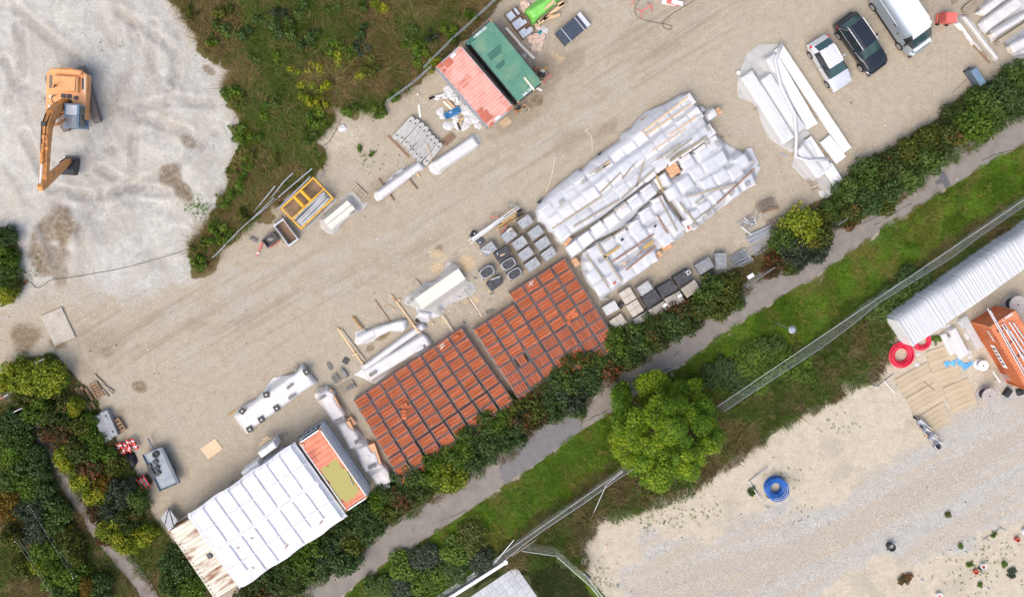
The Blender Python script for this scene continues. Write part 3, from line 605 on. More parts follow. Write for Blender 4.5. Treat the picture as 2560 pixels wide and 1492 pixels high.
LHS = [(40, 935, 44, 'y', 'yellow shrub at the entrance corner of the yard'), (105, 945, 60, 'y', 'big yellow green shrub beside the wooden pallets'), (62, 990, 40, 'o', 'olive shrub overhanging the small footpath bend'), (12, 960, 30, 'y', 'pale yellow shrub cut by the picture edge'), (138, 955, 40, 'b', 'fresh green shrub touching the brown planks'), (95, 1022, 38, 'b', 'round fresh green shrub standing by the footpath'),
       (180, 1018, 30, 'y', 'small yellow shrub below the brown planks'), (150, 1030, 44, 'r', 'rust speckled shrub behind the small yellow one'), (135, 1080, 38, 'R', 'red brown shrub on the footpath edge'), (165, 1080, 42, 'R', 'red brown shrub in the middle of the corner hedge'), (196, 1068, 38, 'o', 'olive shrub by the concrete barriers'), (222, 1050, 24, 'b', 'bright green shrub against the concrete barriers'),
       (228, 1095, 32, 'b', 'green shrub next to the red barriers'), (200, 1120, 44, 'r', 'rust speckled shrub facing the red barriers'), (165, 1150, 38, 'y', 'yellow shrub leaning over the narrow footpath'), (255, 1142, 38, 'b', 'green shrub beside the black net heap'), (290, 1165, 34, 'o', 'olive shrub beside the red generator'), (228, 1168, 42, 'R', 'red brown shrub opposite the red generator'),
       (205, 1203, 38, 'y', 'yellow green shrub halfway down the footpath'), (240, 1240, 40, 'y', 'broad yellow shrub across from the flatbed trailer'), (255, 1215, 36, 'O', 'orange tinged shrub behind the broad yellow one'), (305, 1225, 44, 's', 'grey green shrub below the red generator'), (340, 1250, 42, 'g', 'dark green shrub below the flatbed trailer'), (290, 1270, 40, 's', 'grey green shrub in the lower corner hedge'),
       (245, 1280, 32, 'R', 'red brown shrub hanging on the lower footpath'), (325, 1292, 40, 'r', 'rust speckled shrub near the dark tarp'), (280, 1318, 42, 'y', 'yellow shrub on the lower footpath'), (315, 1352, 42, 'y', 'last big yellow shrub of the corner hedge'), (362, 1338, 32, 'y', 'yellow shrub next to the weeds by the dark tarp'), (262, 1348, 26, 'R', 'low red shrub creeping onto the footpath'),
       (440, 1415, 46, 'd', 'deep green shrub at the rusty container side'), (478, 1470, 42, 'b', 'fresh green shrub at the bottom by the rusty container'), (425, 1465, 38, 'g', 'dark green shrub near the bottom end of the footpath'),
       (30, 1062, 44, 'd', 'deep green bush at the top of the far footpath side'), (50, 1106, 40, 'g', 'dark green bush on the far footpath side'), (25, 1130, 44, 'b', 'fresh green bush at the left picture edge'), (75, 1160, 44, 'd', 'deep green bush opposite the yellow overhang'), (28, 1190, 46, 'g', 'green bush behind the footpath bend at the edge'), (70, 1215, 44, 'b', 'fresh green bush in the thick of the far side'),
       (98, 1186, 36, 'd', 'deep green bush right at the narrow path'), (110, 1242, 42, 'd', 'large deep green bush by the narrow path'), (70, 1265, 44, 's', 'grey green bush behind the thin wire fence'), (22, 1262, 44, 'O', 'orange tinged bush at the left edge'), (140, 1300, 44, 'g', 'green bush beside the thin wire fence post'), (92, 1320, 44, 's', 'grey green bush in the lower far side'),
       (170, 1350, 38, 'o', 'olive bush leaning to the lower path'), (118, 1378, 44, 'b', 'green bush beside the yellow patch'), (105, 1410, 36, 'y', 'yellow bush in the lower far side'), (185, 1395, 36, 'o', 'olive bush close to the bottom path'), (135, 1440, 46, 'b', 'fresh green bush near the bottom edge'), (190, 1442, 42, 'b', 'green bush above the orange one'), (216, 1462, 34, 'O', 'orange bush at the bottom edge'),
       (165, 1490, 42, 'g', 'dark green bush cut by the bottom edge'), (250, 1472, 40, 'd', 'deep green bush at the bottom beside the path'), (60, 1420, 34, 'o', 'olive bush standing in the dry grass'), (30, 1350, 36, 'o', 'olive bush between dry grass and wire fence'),
       (6, 590, 32, 'd', 'deep green bush at the edge below the excavator'), (10, 640, 36, 'b', 'fresh green bush at the edge of the pale gravel'), (18, 690, 36, 'g', 'dark green bush at the gravel edge'), (12, 735, 34, 'y', 'yellow bush at the edge above the wet patch'), (36, 715, 20, 'o', 'small olive bush reaching onto the gravel')]
for i, (x, y, r, c, l) in enumerate(LHS): shrub(x, y, r * .86, c, l, 'shrubs in the corner hedges by the footpath', name='wild_shrub')
BR = [(1880, 905, 52, 'b', 'bramble bush beside the mesh fence and lamp post'), (1925, 870, 40, 'g', 'bramble bush under the street lamp'), (1845, 950, 46, 'd', 'bramble bush against the big tree'), (1900, 940, 40, 'b', 'bramble bush grown into the mesh fence'), (1955, 905, 36, 'b', 'bright bramble on the fence line'), (1800, 930, 40, 'd', 'dark bramble next to the crown of the big tree'),
      (2010, 920, 34, 'b', 'low bramble on the far side of the mesh fence'), (2200, 770, 36, 'g', 'low bush in the dry strip by the corrugated stack'), (2290, 700, 40, 'd', 'low bush between fence and corrugated stack'), (2245, 735, 34, 'g', 'bush near the fence post above the corrugated stack'),
      (1010, 1420, 44, 'b', 'nettle clump beside the asphalt path'), (1060, 1400, 44, 's', 'nettle clump in the middle of the verge'), (1000, 1470, 42, 's', 'nettle clump at the bottom edge'), (1090, 1450, 42, 'b', 'nettle clump near the white handrail'), (1140, 1380, 44, 'b', 'nettle clump in the upper verge'), (1050, 1478, 40, 'b', 'nettle clump at the bottom by the handrail'), (950, 1465, 38, 'g', 'nettle clump on the path edge'),
      (1180, 1350, 40, 'o', 'nettle clump below the first mesh fence'), (1200, 1400, 36, 's', 'nettle clump by the handrail end'), (1130, 1430, 36, 'd', 'dark nettle clump behind the handrail')]
for i, (x, y, r, c, l) in enumerate(BR): shrub(x, y, r, c, l, 'brambles and nettles on the verge', h=.9, name='bramble_bush', cat='bush')
WB = [(560, 30, 'o'), (655, 45, 'd'), (690, 70, 'd'), (700, 30, 's'), (720, 70, 'g'), (788, 90, 'd'), (765, 110, 'd'), (830, 15, 'g'), (905, 10, 'g'), (945, 18, 'y'), (920, 55, 'g'), (905, 80, 'd'), (880, 128, 'b'), (900, 120, 's'), (840, 120, 'b'), (855, 152, 'y'), (1018, 105, 'b'), (1050, 120, 'b'), (1025, 85, 'g'), (1078, 90, 's'), (1118, 70, 'b'), (1135, 90, 'b'), (1040, 140, 'b'), (1078, 158, 'y'),
      (985, 240, 'b'), (925, 170, 'o'), (905, 185, 'y'), (770, 210, 'y'), (790, 175, 'y'), (738, 175, 'y'), (815, 225, 'y'), (765, 245, 'y'), (800, 255, 'y'), (700, 150, 'b'), (690, 255, 'g'), (660, 275, 'b'), (790, 300, 'b'), (770, 340, 'g'), (875, 275, 'b'), (950, 280, 'b'), (640, 340, 'b'), (620, 410, 'b'), (600, 440, 'b'), (640, 400, 'o'), (690, 395, 'o'), (560, 500, 'b'), (590, 480, 'b'), (540, 570, 'b'), (520, 610, 'b'), (500, 655, 'b'), (560, 590, 'b'), (610, 540, 'o'), (500, 615, 'o'), (592, 330, 'b'), (577, 230, 'b'), (600, 250, 'o'), (1130, 20, 'o'), (480, 30, 'o'), (530, 100, 'b'), (1175, 40, 'b'), (750, 20, 'g'), (640, 140, 'g'), (555, 70, 'g'), (610, 85, 'd')]
wl_n = {}
def scrub_where(x, y):
 return ('in the lower tail of the scrub' if y > 470 else 'at the pale gravel edge of the scrub' if x < 600 and y > 160 else 'beside the bare sandy ground' if y > 260 and x > 740 else 'near the mesh fence by the containers' if x > 1000 else 'in the brown grass at the upper edge' if y < 60 else 'in the lower middle of the scrub' if y > 190 else 'in the tall brown grass')
for (x, y, c) in WB:
 q = f"{CAT[c]} weed bush {scrub_where(x, y)}"; wl_n[q] = wl_n.get(q, 0) + 1
 l = q if wl_n[q] == 1 else q + f", {ORD[wl_n[q]-1]} from the west"
 shrub(x, y, rnd.uniform(17, 27), c, l, 'weed bushes in the scrub', h=rnd.uniform(.8, 1.3), pool=CROWN_SM, cat='weed bush', name='weed_bush')
# the large tree beside the path
bt = W(1675, 1090, 4.0); bt.z = 0
tree = thing('tree', 'big bright green feathery tree between the asphalt path and the sandy lot', 'tree', bt)
g = np.random.default_rng(77); RB = 4.35; HB = 7.2
Ps, Ns, Ts = [], [], []
limbs = MB(); limbs.tube([(0, 0, 0), (.08, .03, 1.6), (.1, .1, 3.2), (.05, .1, 4.8)], .28, 9, r2=.10)
for k in range(15):
 a = k * 2.4 + g.uniform(-.3, .3); z0 = g.uniform(1.2, 3.6); r = g.uniform(.5, .95) * RB; z1 = z0 + g.uniform(.6, 2.2)
 mid = (r * .45 * math.cos(a), r * .45 * math.sin(a), z0 + (z1 - z0) * .7); end = (r * math.cos(a + .1), r * math.sin(a + .1), z1)
 limbs.tube([(.07, .06, z0 - .6), mid, end], .085, 5, r2=.02)
cl = []
for k in range(175):
 a = g.uniform(0, 2 * np.pi); rr = math.sqrt(g.uniform(0, 1)); wob_ = 1 + .08 * math.sin(3 * a + .7) + .07 * math.sin(7 * a + 2)
 r = rr * RB * wob_ * .93; zt = 1.6 + (HB - 1.8) * math.sqrt(max(0.0, 1 - (rr * .98) ** 2)); z = zt * g.uniform(.72, 1.0)
 if rr > .8: z = g.uniform(.9, 2.8)
 cl.append((np.array([r * math.cos(a), r * math.sin(a), z]), g.uniform(.42, .85), g.uniform(0, 1), a))
for c, r, t, a in cl:
 n = int(430 * (r / .6) ** 2); d = g.normal(0, 1, (n, 3)); d /= np.linalg.norm(d, axis=1)[:, None]
 d[:, 2] *= .6; q = r * g.uniform(.25, 1, n) ** .6
 st = np.array([math.cos(a), math.sin(a), .15]); p = c + d * q[:, None] + st * (g.uniform(0, 1, n)[:, None] ** 3) * .3
 Ps.append(p); Ns.append(d + np.array([0, 0, .7])); Ts.append(np.stack([g.uniform(0, 1, n), np.full(n, t), g.uniform(0, .6, n) + .4 * t], -1))
V, F = leaf_cloud(np.concatenate(Ps), np.concatenate(Ns), .092, .5, .5, g)
m_tree = leaf_mat('leaves of the big tree', (.052, .125, .006), (.195, .335, .012), (.31, .385, .010), .3)
part('trunk', limbs, m_bark, tree, smooth=True)
part('crown', npmesh('crown', V, F, m_tree, tint=np.repeat(np.concatenate(Ts), 4, 0)), None, tree)
# grasses (nobody could count them)
def inside(X, Y, pts): return sdist(X, Y, P2(pts)) > 0
def sample(pts, n, marg=0.0, excl=(), seed=1):
 g = np.random.default_rng(seed); w = np.array(P2(pts)); lo = w.min(0); hi = w.max(0)
 lo = np.maximum(lo, [-38, -36]); hi = np.minimum(hi, [54, 18])
 out = np.zeros((0, 2))
 while len(out) < n:
  p = g.uniform(lo, hi, (n * 2, 2)); d = sdist(p[:, 0], p[:, 1], w)
  k = d + (fbm(p[:, 0], p[:, 1], .9, 3, 5) - .5) * 1.2 > marg
  for e in excl: k &= sdist(p[:, 0], p[:, 1], P2(e)) < 0
  out = np.concatenate([out, p[k]])
  if k.sum() == 0: break
 return out[:n]
def blades(name, pts2, h, lean, wd, mats, tintf, seed=1, dirs=None):
 g = np.random.default_rng(seed); n = len(pts2); x, y = pts2[:, 0], pts2[:, 1]
 sw = fbm(x, y, 3.5, 2, seed + 9) * 4 * np.pi; a = sw + g.normal(0, .9, n) if dirs is None else dirs + g.normal(0, .7, n)
 hh = h * g.uniform(.5, 1.3, n) * (.55 + .9 * fbm(x, y, 1.1, 3, seed)); ll = hh * lean * g.uniform(.5, 1.5, n)
 dx, dy = np.cos(a), np.sin(a); b = g.uniform(0, 2 * np.pi, n); wx, wy = -np.sin(b) * wd, np.cos(b) * wd
 z0 = np.zeros(n)
 A = np.stack([x - wx, y - wy, z0], -1); Bv = np.stack([x + wx, y + wy, z0], -1)
 M1 = np.stack([x + wx * .7 + dx * ll * .4, y + wy * .7 + dy * ll * .4, hh * .75], -1); M2 = np.stack([x - wx * .7 + dx * ll * .4, y - wy * .7 + dy * ll * .4, hh * .75], -1)
 Tp = np.stack([x + dx * ll, y + dy * ll, hh * .95], -1)
 V = np.stack([A, Bv, M1, M2, Tp, Tp], 1).reshape(-1, 3); i = np.arange(n) * 6
 F = np.concatenate([np.stack([i, i + 1, i + 2, i + 3], -1), np.stack([i + 3, i + 2, i + 4, i + 5], -1)])
 V[5::6] += np.stack([wx * .12, wy * .12, z0], -1)
 t = tintf(x, y, g); return npmesh(name, V, F, mats, tint=np.repeat(t, 6, 0))
def tn(sc, s):
 def f(x, y, g):
  n = len(x); return np.stack([g.uniform(0, 1, n), sstep(fbm(x, y, sc, 3, s), .3, .7), np.clip(sstep(fbm(x, y, sc * 1.7, 3, s + 40), .40, .62) * .75 + g.uniform(0, .35, n), 0, 1)], -1)
 return f
m_dry = leaf_mat('dry grass', (.15, .112, .030), (.40, .295, .135), (.115, .185, .022), .44)
m_dryb = leaf_mat('dry strip grass', (.115, .10, .028), (.30, .235, .10), (.10, .175, .022), .48)
m_grn = leaf_mat('green grass', (.085, .175, .010), (.200, .345, .020), (.25, .235, .05), .17)
m_mown = leaf_mat('lawn grass', (.030, .052, .007), (.070, .100, .012), (.09, .08, .02), .2)
SCR_TOP = [p for p in SCRUB]
stuff('dry_grass', blades('dry_grass', sample(SCR_TOP, 70000, .1, (), 4), .60, 1.1, .020, m_dry, tn(2.4, 3), 4), None, 'tall brown and green grass covering the scrub above the containers', 'grass')
LOWSC = [(470, 640), (560, 480), (600, 300), (700, 230), (840, 260), (830, 310), (760, 360), (815, 400), (640, 545), (550, 640), (490, 690)]
stuff('green_weeds', blades('green_weeds', sample(LOWSC, 42000, .15, (), 6), .30, .8, .024, m_grn, tn(1.6, 13), 6), None, 'low green weeds along the pale gravel edge', 'weeds')
RFENCE = [(2700, 400), (2560, 505), (2487, 535), (2410, 590), (2339, 643), (2165, 748), (2027, 857), (1948, 908), (1863, 963), (1700, 1075), (1527, 1182), (1446, 1241), (1359, 1297), (1290, 1352), (1240, 1405), (1130, 1480), (1040, 1560)]
VG = [p for p in LOW[:-1]] + [(760, 1600)] + RFENCE[::-1]
stuff('verge_grass', blades('verge_grass', sample(VG, 105000, .05, (), 8), .20, 1.5, .020, m_grn, tn(1.0, 23), 8), None, 'green grass verge between the asphalt path and the mesh fence', 'grass')
DS = RFENCE[:-2] + [(1240, 1420), (1388, 1388), (1450, 1420), (1453, 1347), (1491, 1294), (1610, 1261), (1700, 1235), (1829, 1144), (1920, 1084), (1971, 1051), (2009, 1020), (2082, 997), (2108, 969), (2174, 934), (2215, 868), (2230, 790), (2300, 740), (2420, 670), (2560, 590), (2700, 500)]
stuff('dry_strip_grass', blades('dry_strip_grass', sample(DS, 56000, -.55, (), 9), .42, 1.0, .018, m_dryb, tn(1.8, 33), 9), None, 'brown and green grass strip between mesh fence and sandy lot', 'grass')
LAWN = [(1190, 1452), (1240, 1405), (1280, 1385), (1330, 1378), (1388, 1388), (1440, 1440), (1500, 1510), (1560, 1620), (1360, 1620), (1344, 1492), (1290, 1414), (1180, 1484)]
stuff('lawn_grass', blades('lawn_grass', sample(LAWN, 26000, .1, (), 10), .10, .6, .014, m_mown, tn(1.5, 43), 10), None, 'short dark lawn around the slab terrace', 'grass')
HD = HEDGE
stuff('hedge_undergrowth', blades('hedge_undergrowth', sample(HD, 30000, .1, (), 12), .34, .9, .020, m_dryb, tn(1.5, 53), 12), None, 'brown and green undergrowth at the foot of the path hedge', 'undergrowth')
FP_EX = [LP[0], *LP, (396, 1492), (343, 1424), (254, 1335), (211, 1261), (137, 1144), (60, 1020)]
stuff('corner_undergrowth', blades('corner_undergrowth', sample(LHEDGE, 36000, .1, (FP_EX,), 14), .45, .9, .020, m_dryb, tn(1.7, 63), 14), None, 'brown and green undergrowth on both sides of the footpath', 'undergrowth')
def tussocks(name, pts, nb, h, m, tint_f, seed, label, cat):
 g = np.random.default_rng(seed); n = len(pts); c = np.repeat(pts, nb, 0); a = g.uniform(0, 2 * np.pi, n * nb); r = g.uniform(0, .16, n * nb)
 bias = np.repeat(g.uniform(0, 2 * np.pi, n), nb); a = np.where(g.uniform(0, 1, n * nb) < .45, bias + g.normal(0, .5, n * nb), a)
 sz = np.repeat(g.uniform(.6, 1.5, n), nb)
 p = c + np.stack([np.cos(a) * r, np.sin(a) * r], -1); hue = np.repeat(g.uniform(0, 1, n), nb); third = np.repeat((g.uniform(0, 1, n) < .38) * 1.0, nb)
 def tf(x, y, gg): return np.stack([gg.uniform(0, 1, n * nb), hue, np.clip(third * .9 + gg.uniform(0, .12, n * nb), 0, 1)], -1)
 me = blades(name, p, h, 1.35, .022, m, tf, seed, dirs=a); return stuff(name, me, None, label, cat)
tussocks('grass_tussocks', sample(SCRUB, 900, .2, (), 101), 46, .62, m_dry, None, 102, 'brown and green grass tussocks leaning in all directions in the scrub', 'grass')
tussocks('strip_tussocks', sample(DS, 380, .1, (), 103), 40, .5, m_dryb, None, 104, 'brown grass tussocks in the dry strip by the mesh fence', 'grass')
tussocks('verge_tussocks', sample(VG, 420, .3, (), 105), 36, .30, m_grn, None, 106, 'small green grass tussocks on the verge', 'grass')
tussocks('hedge_tussocks', sample(HD, 260, .1, (), 107), 36, .40, m_dryb, None, 108, 'grass tussocks along the foot of the hedge', 'grass')
# sparse seedlings on the sand
sp = []
g = np.random.default_rng(91)
for cx, cy, rx, ry, n in [(1700, 1275, 110, 40, 60), (1640, 1310, 60, 25, 40), (2430, 1430, 140, 60, 70), (1960, 1190, 60, 40, 26), (2090, 1060, 60, 40, 24), (1500, 1440, 40, 60, 50), (2500, 1380, 70, 40, 24), (2000, 1280, 60, 30, 14), (930, 400, 60, 40, 20), (500, 520, 40, 25, 60), (470, 505, 35, 30, 40), (60, 690, 40, 40, 40)]:
 for _ in range(n):
  p = W(cx + g.normal(0, .5) * rx, cy + g.normal(0, .5) * ry); sp.append((p.x, p.y))
sp = np.array(sp); sp = np.repeat(sp, 9, 0) + g.normal(0, .04, (len(sp) * 9, 2))
stuff('seedlings', blades('seedlings', sp, .10, 1.1, .014, m_grn, tn(1.5, 73), 15), None, 'scattered green seedlings on the bare ground', 'weeds')
for (x, y, r, c, l) in [(2425, 1412, 9, 'b', 'round green plant beside the white and red pots'), (2512, 1410, 9, 'b', 'round green plant in the dry twigs at the lower right'), (2451, 1461, 8, 'b', 'round green plant near the bottom right edge'), (2370, 1286, 9, 'o', 'brown green tuft on the grey gravel track'), (2262, 1450, 20, 'R', 'brown dried weed patch on the sand'), (2485, 1335, 9, 'b', 'green tuft by the thin steel bar'), (2402, 1365, 8, 'b', 'green tuft in the sand beside the gravel edge'), (2455, 1422, 9, 's', 'grey green plant below the white pipe pot'), (2530, 1432, 15, 's', 'dark green creeping weed at the right edge'), (2342, 850, 14, 'b', 'green weed clump beside the red hose coil'),
      (2180, 915, 10, 'b', 'small green weed at the edge of the sandy lot'), (1925, 840 + 400, 8, 'd', 'small weed in the sand beside the blue hose coil'), (1880, 1230, 12, 'd', 'dark weed tuft between the leaning steel bars'), (900, 372, 9, 'b', 'small green tuft on the bare ground by the concrete blocks'), (928, 384, 8, 'b', 'second small green tuft on the bare ground')]:
 shrub(x, y, r, c, l, 'plants growing in bare ground', h=.28, pool=CROWN_SM, cat='plant', name='ground_plant')
# == materials of the things
m_tile = mat('red clay tile', (.43, .093, .030), (.59, .160, .056), 9, .75, c3=(.52, .25, .15), sc3=5, obj=.14, bump=.2)
m_tile2 = mat('brown clay tile', (.40, .095, .040), (.54, .150, .066), 9, .75, c3=(.42, .21, .15), sc3=5, obj=.12, bump=.2)
m_galv = mat('galvanised steel', (.42, .44, .46), (.56, .58, .60), 8, .42, .75, obj=.08)
m_galvd = mat('weathered steel frame', (.22, .21, .225), (.34, .325, .34), 8, .55, .35)
m_steel = mat('dull steel', (.28, .31, .34), (.42, .45, .48), 6, .4, .6, obj=.15)
m_dark = mat('dark plastic', (.018, .019, .021), (.03, .03, .033), 4, .5)
m_rubber = mat('rubber', (.012, .012, .013), rough=.7)
m_conc = mat('concrete', (.30, .29, .27), (.42, .41, .39), 3, .9, c3=(.24, .23, .21), sc3=1.2, bump=.15, bsc=20, obj=.08)
m_concl = mat('pale concrete slab', (.45, .41, .345), (.54, .50, .43), 2.5, .85, c3=(.40, .36, .30), sc3=1.1, bump=.1, bsc=20, obj=.08)
m_pave = mat('dark paver', (.052, .055, .062), (.085, .088, .098), 6, .7, obj=.30)
m_pavel = mat('grey paver', (.23, .245, .26), (.34, .355, .37), 5, .75, obj=.18)
m_stone = mat('split granite', (.38, .41, .45), (.68, .71, .74), 5, .75, c3=(.13, .14, .16), sc3=7, lo=.3, hi=.6)
m_stonew = mat('white pebble', (.62, .64, .66), (.78, .78, .78), 5, .7, c3=(.15, .16, .18), sc3=9)
m_wood = mat('fresh timber', (.55, .37, .20), (.68, .50, .31), 3, .7, stretch=(.6, 6, 6), obj=.10)
m_woodc = mat('cream planed board', (.74, .64, .50), (.82, .74, .62), 2, .6, stretch=(.4, 5, 5), obj=.05)
m_woodg = mat('weathered timber', (.30, .255, .185), (.42, .365, .28), 3, .85, stretch=(.6, 6, 6), obj=.14)
m_woodb = mat('brown timber', (.20, .125, .070), (.31, .21, .13), 3, .85, stretch=(.6, 6, 6), obj=.16)
m_rustb = mat('rusty bar', (.22, .11, .065), (.33, .19, .125), 5, .85)
m_ochre = mat('ochre board', (.38, .25, .085), (.48, .34, .14), 3, .8)
m_ply = mat('plywood', (.60, .44, .27), (.70, .54, .36), 1.5, .7, stretch=(1, 5, 1))
m_film = film_mat('clear cover film', (.76, .79, .84), .86, .28, 2.6, (.62, .60, .56))
m_filmw = film_mat('white cover film', (.80, .80, .81), 1.0, .30, 3.4, (.70, .66, .60), .25)
m_filmg = film_mat('milky cover film', (.80, .83, .86), .55, .28, 3.0, (.6, .58, .52))
m_shrink = film_mat('white shrink wrap', (.87, .85, .84), 1.0, .45, 5.0, (.74, .62, .53), .12)
m_white = mat('white paint', (.76, .77, .78), (.82, .82, .82), 2, .4)
m_whitem = mat('white steel panel', (.78, .79, .80), (.84, .84, .84), 1.5, .4, c3=(.70, .69, .66), sc3=.7)
m_black = mat('black print', (.02, .02, .022), rough=.6)
m_blue = mat('blue plastic', (.012, .13, .33), (.03, .20, .44), 4, .45)
m_bluet = mat('blue tarp', (.06, .30, .62), (.16, .46, .78), 6, .4, bump=.5, bsc=8)
m_red = mat('red plastic', (.60, .035, .025), (.72, .07, .05), 4, .4)
m_redp = mat('faded red paint', (.62, .13, .11), (.70, .18, .15), 3, .45)
m_yel = mat('yellow paint', (.66, .34, .01), (.76, .42, .02), 5, .45, c3=(.40, .20, .03), sc3=4)
m_orange = mat('orange paint', (.72, .325, .115), (.78, .38, .145), 2.5, .38, c3=(.60, .26, .10), sc3=1.5, coat=.3)
m_orange2 = mat('worn orange boom', (.56, .225, .055), (.68, .30, .085), 4, .45, c3=(.32, .15, .06), sc3=3)
m_cabblue = mat('blue grey cab', (.12, .20, .29), (.18, .27, .37), 3, .4)
m_glass = mat('dark glass', (.02, .028, .032), rough=.06, spec=.8)
m_glassg = mat('tinted glass', (.035, .075, .075), rough=.05, spec=.9)
m_track = mat('crawler steel', (.16, .135, .125), (.24, .205, .19), 6, .7, .3)
m_green = mat('green container paint', (.085, .250, .180), (.125, .310, .225), 1.2, .5, c3=(.20, .33, .21), sc3=.9, detail=8)
m_greend = mat('dark green repair paint', (.028, .12, .092), (.045, .15, .112), 2, .5)
m_pink = mat('faded red container paint', (.66, .31, .255), (.74, .39, .33), 1.2, .5, c3=(.56, .22, .17), sc3=.8, detail=8)
m_pinkd = mat('rusty repair paint', (.40, .10, .062), (.50, .15, .09), 2, .6)
m_grey = mat('grey blue steel wall', (.27, .29, .32), (.36, .38, .41), 3, .5)
m_navy = mat('dark steel', (.020, .024, .034), (.04, .045, .055), 3, .45)
m_orc = mat('orange container paint', (.46, .125, .045), (.56, .17, .065), 1.5, .5, c3=(.36, .10, .04), sc3=1.0)
m_orcr = mat('orange container roof', (.66, .215, .095), (.74, .275, .135), 1.5, .5)
m_rust = mat('cream container roof with rust', (.62, .57, .45), (.74, .71, .62), 1.6, .65, c3=(.24, .095, .03), sc3=1.1, detail=8, stretch=(1.6, .35, 1))
m_rustd = mat('rusty edge', (.33, .15, .06), (.52, .30, .15), 4, .8)
m_redroof = mat('red container roof', (.58, .155, .075), (.70, .235, .135), 1.5, .45, c3=(.42, .11, .06), sc3=1.0, rv=.15)
m_water, N_, L_, B_ = _nt('green puddle'); B_.inputs['Base Color'].default_value = (.30, .27, .030, 1); B_.inputs['Roughness'].default_value = .12; B_.inputs['Alpha'].default_value = .90
m_tarp = mat('white roof tarp', (.66, .67, .70), (.73, .74, .765), .8, .45, c3=(.58, .585, .60), sc3=.5, bump=.35, bsc=1.6)
m_seam = mat('grey seam strip', (.52, .54, .58), (.58, .60, .64), 3, .6)
m_greenf = film_mat('green cover film', (.30, .80, .16), 1.0, .3, 3.0, (.55, .85, .42), .5)
m_navyp = mat('dark blue panel', (.038, .052, .080), (.052, .068, .100), 2, .4)
m_bag = mat('paper sack', (.62, .46, .35), (.72, .58, .48), 5, .7, c3=(.66, .60, .62), sc3=2.5, bump=.4, bsc=6)
m_card = mat('cardboard', (.46, .33, .20), (.54, .41, .27), 3, .8)
m_brick = mat('light brick', (.62, .34, .18), (.74, .46, .27), 6, .8, obj=.2)
m_hose = mat('red hose', (.70, .012, .055), (.80, .03, .085), 5, .4)
m_bhose = mat('blue pipe', (.010, .10, .42), (.02, .16, .52), 5, .35)
m_carsil = mat('silver car paint', (.72, .74, .78), rough=.25, metal=.35, coat=.6)
m_carblk = mat('black car paint', (.010, .013, .020), rough=.18, coat=.8)
m_van = mat('silver van side', (.36, .42, .48), rough=.3, metal=.45, coat=.4)
m_vanw = mat('van roof paint', (.70, .73, .77), rough=.35, coat=.3)
m_lampr = mat('tail lamp red', (.60, .015, .02), rough=.15)
m_lampw = mat('head lamp', (.70, .74, .78), rough=.1, metal=.3)
m_teal = mat('teal plastic', (.02, .30, .34), rough=.5)
m_terra = mat('terracotta', (.36, .055, .03), (.46, .10, .06), 5, .8)
m_mat1 = mat('muddy road mat', (.45, .365, .245), (.52, .435, .315), 1.2, .9, c3=(.38, .295, .19), sc3=.6, bump=.4, bsc=9, stretch=(1, 3, 1), obj=.07)
m_wire = mat('fence wire', (.42, .47, .48), (.55, .60, .60), 4, .5, .3)
# shared builders
def corr(mb, L, Wd, n, amp, axis='x', z=0.0, flat=.45, x0=None, y0=None, mi=0, zf=None):
 """corrugated plate L along x, Wd along y, ridges across x, n ridges"""
 x0 = -L / 2 if x0 is None else x0; y0 = -Wd / 2 if y0 is None else y0
 p = L / n; xs = []
 for i in range(n):
  b = x0 + i * p
  xs += [(b, -amp), (b + p * flat, -amp), (b + p * .5, amp), (b + p * (.5 + flat), amp)]
 xs.append((x0 + L, -amp)); m = len(xs)
 ny_ = 2 if zf is None else 14
 vs = []
 for j in range(ny_):
  y = y0 + Wd * j / (ny_ - 1)
  for x, h in xs: vs.append((x, y, z + (h if zf is None else zf(x, y, h))))
 fs = [(j * m + i, j * m + i + 1, (j + 1) * m + i + 1, (j + 1) * m + i) for j in range(ny_ - 1) for i in range(m - 1)]
 return mb.add(vs, fs, mi)
def wall(mb, L, H, n, amp, M, mi=0):
 t = MB(); corr(t, L, H, n, amp); return mb.add([tuple(M @ Vector((v[0], v[2], v[1] + H / 2))) for v in t.v], t.f, mi)
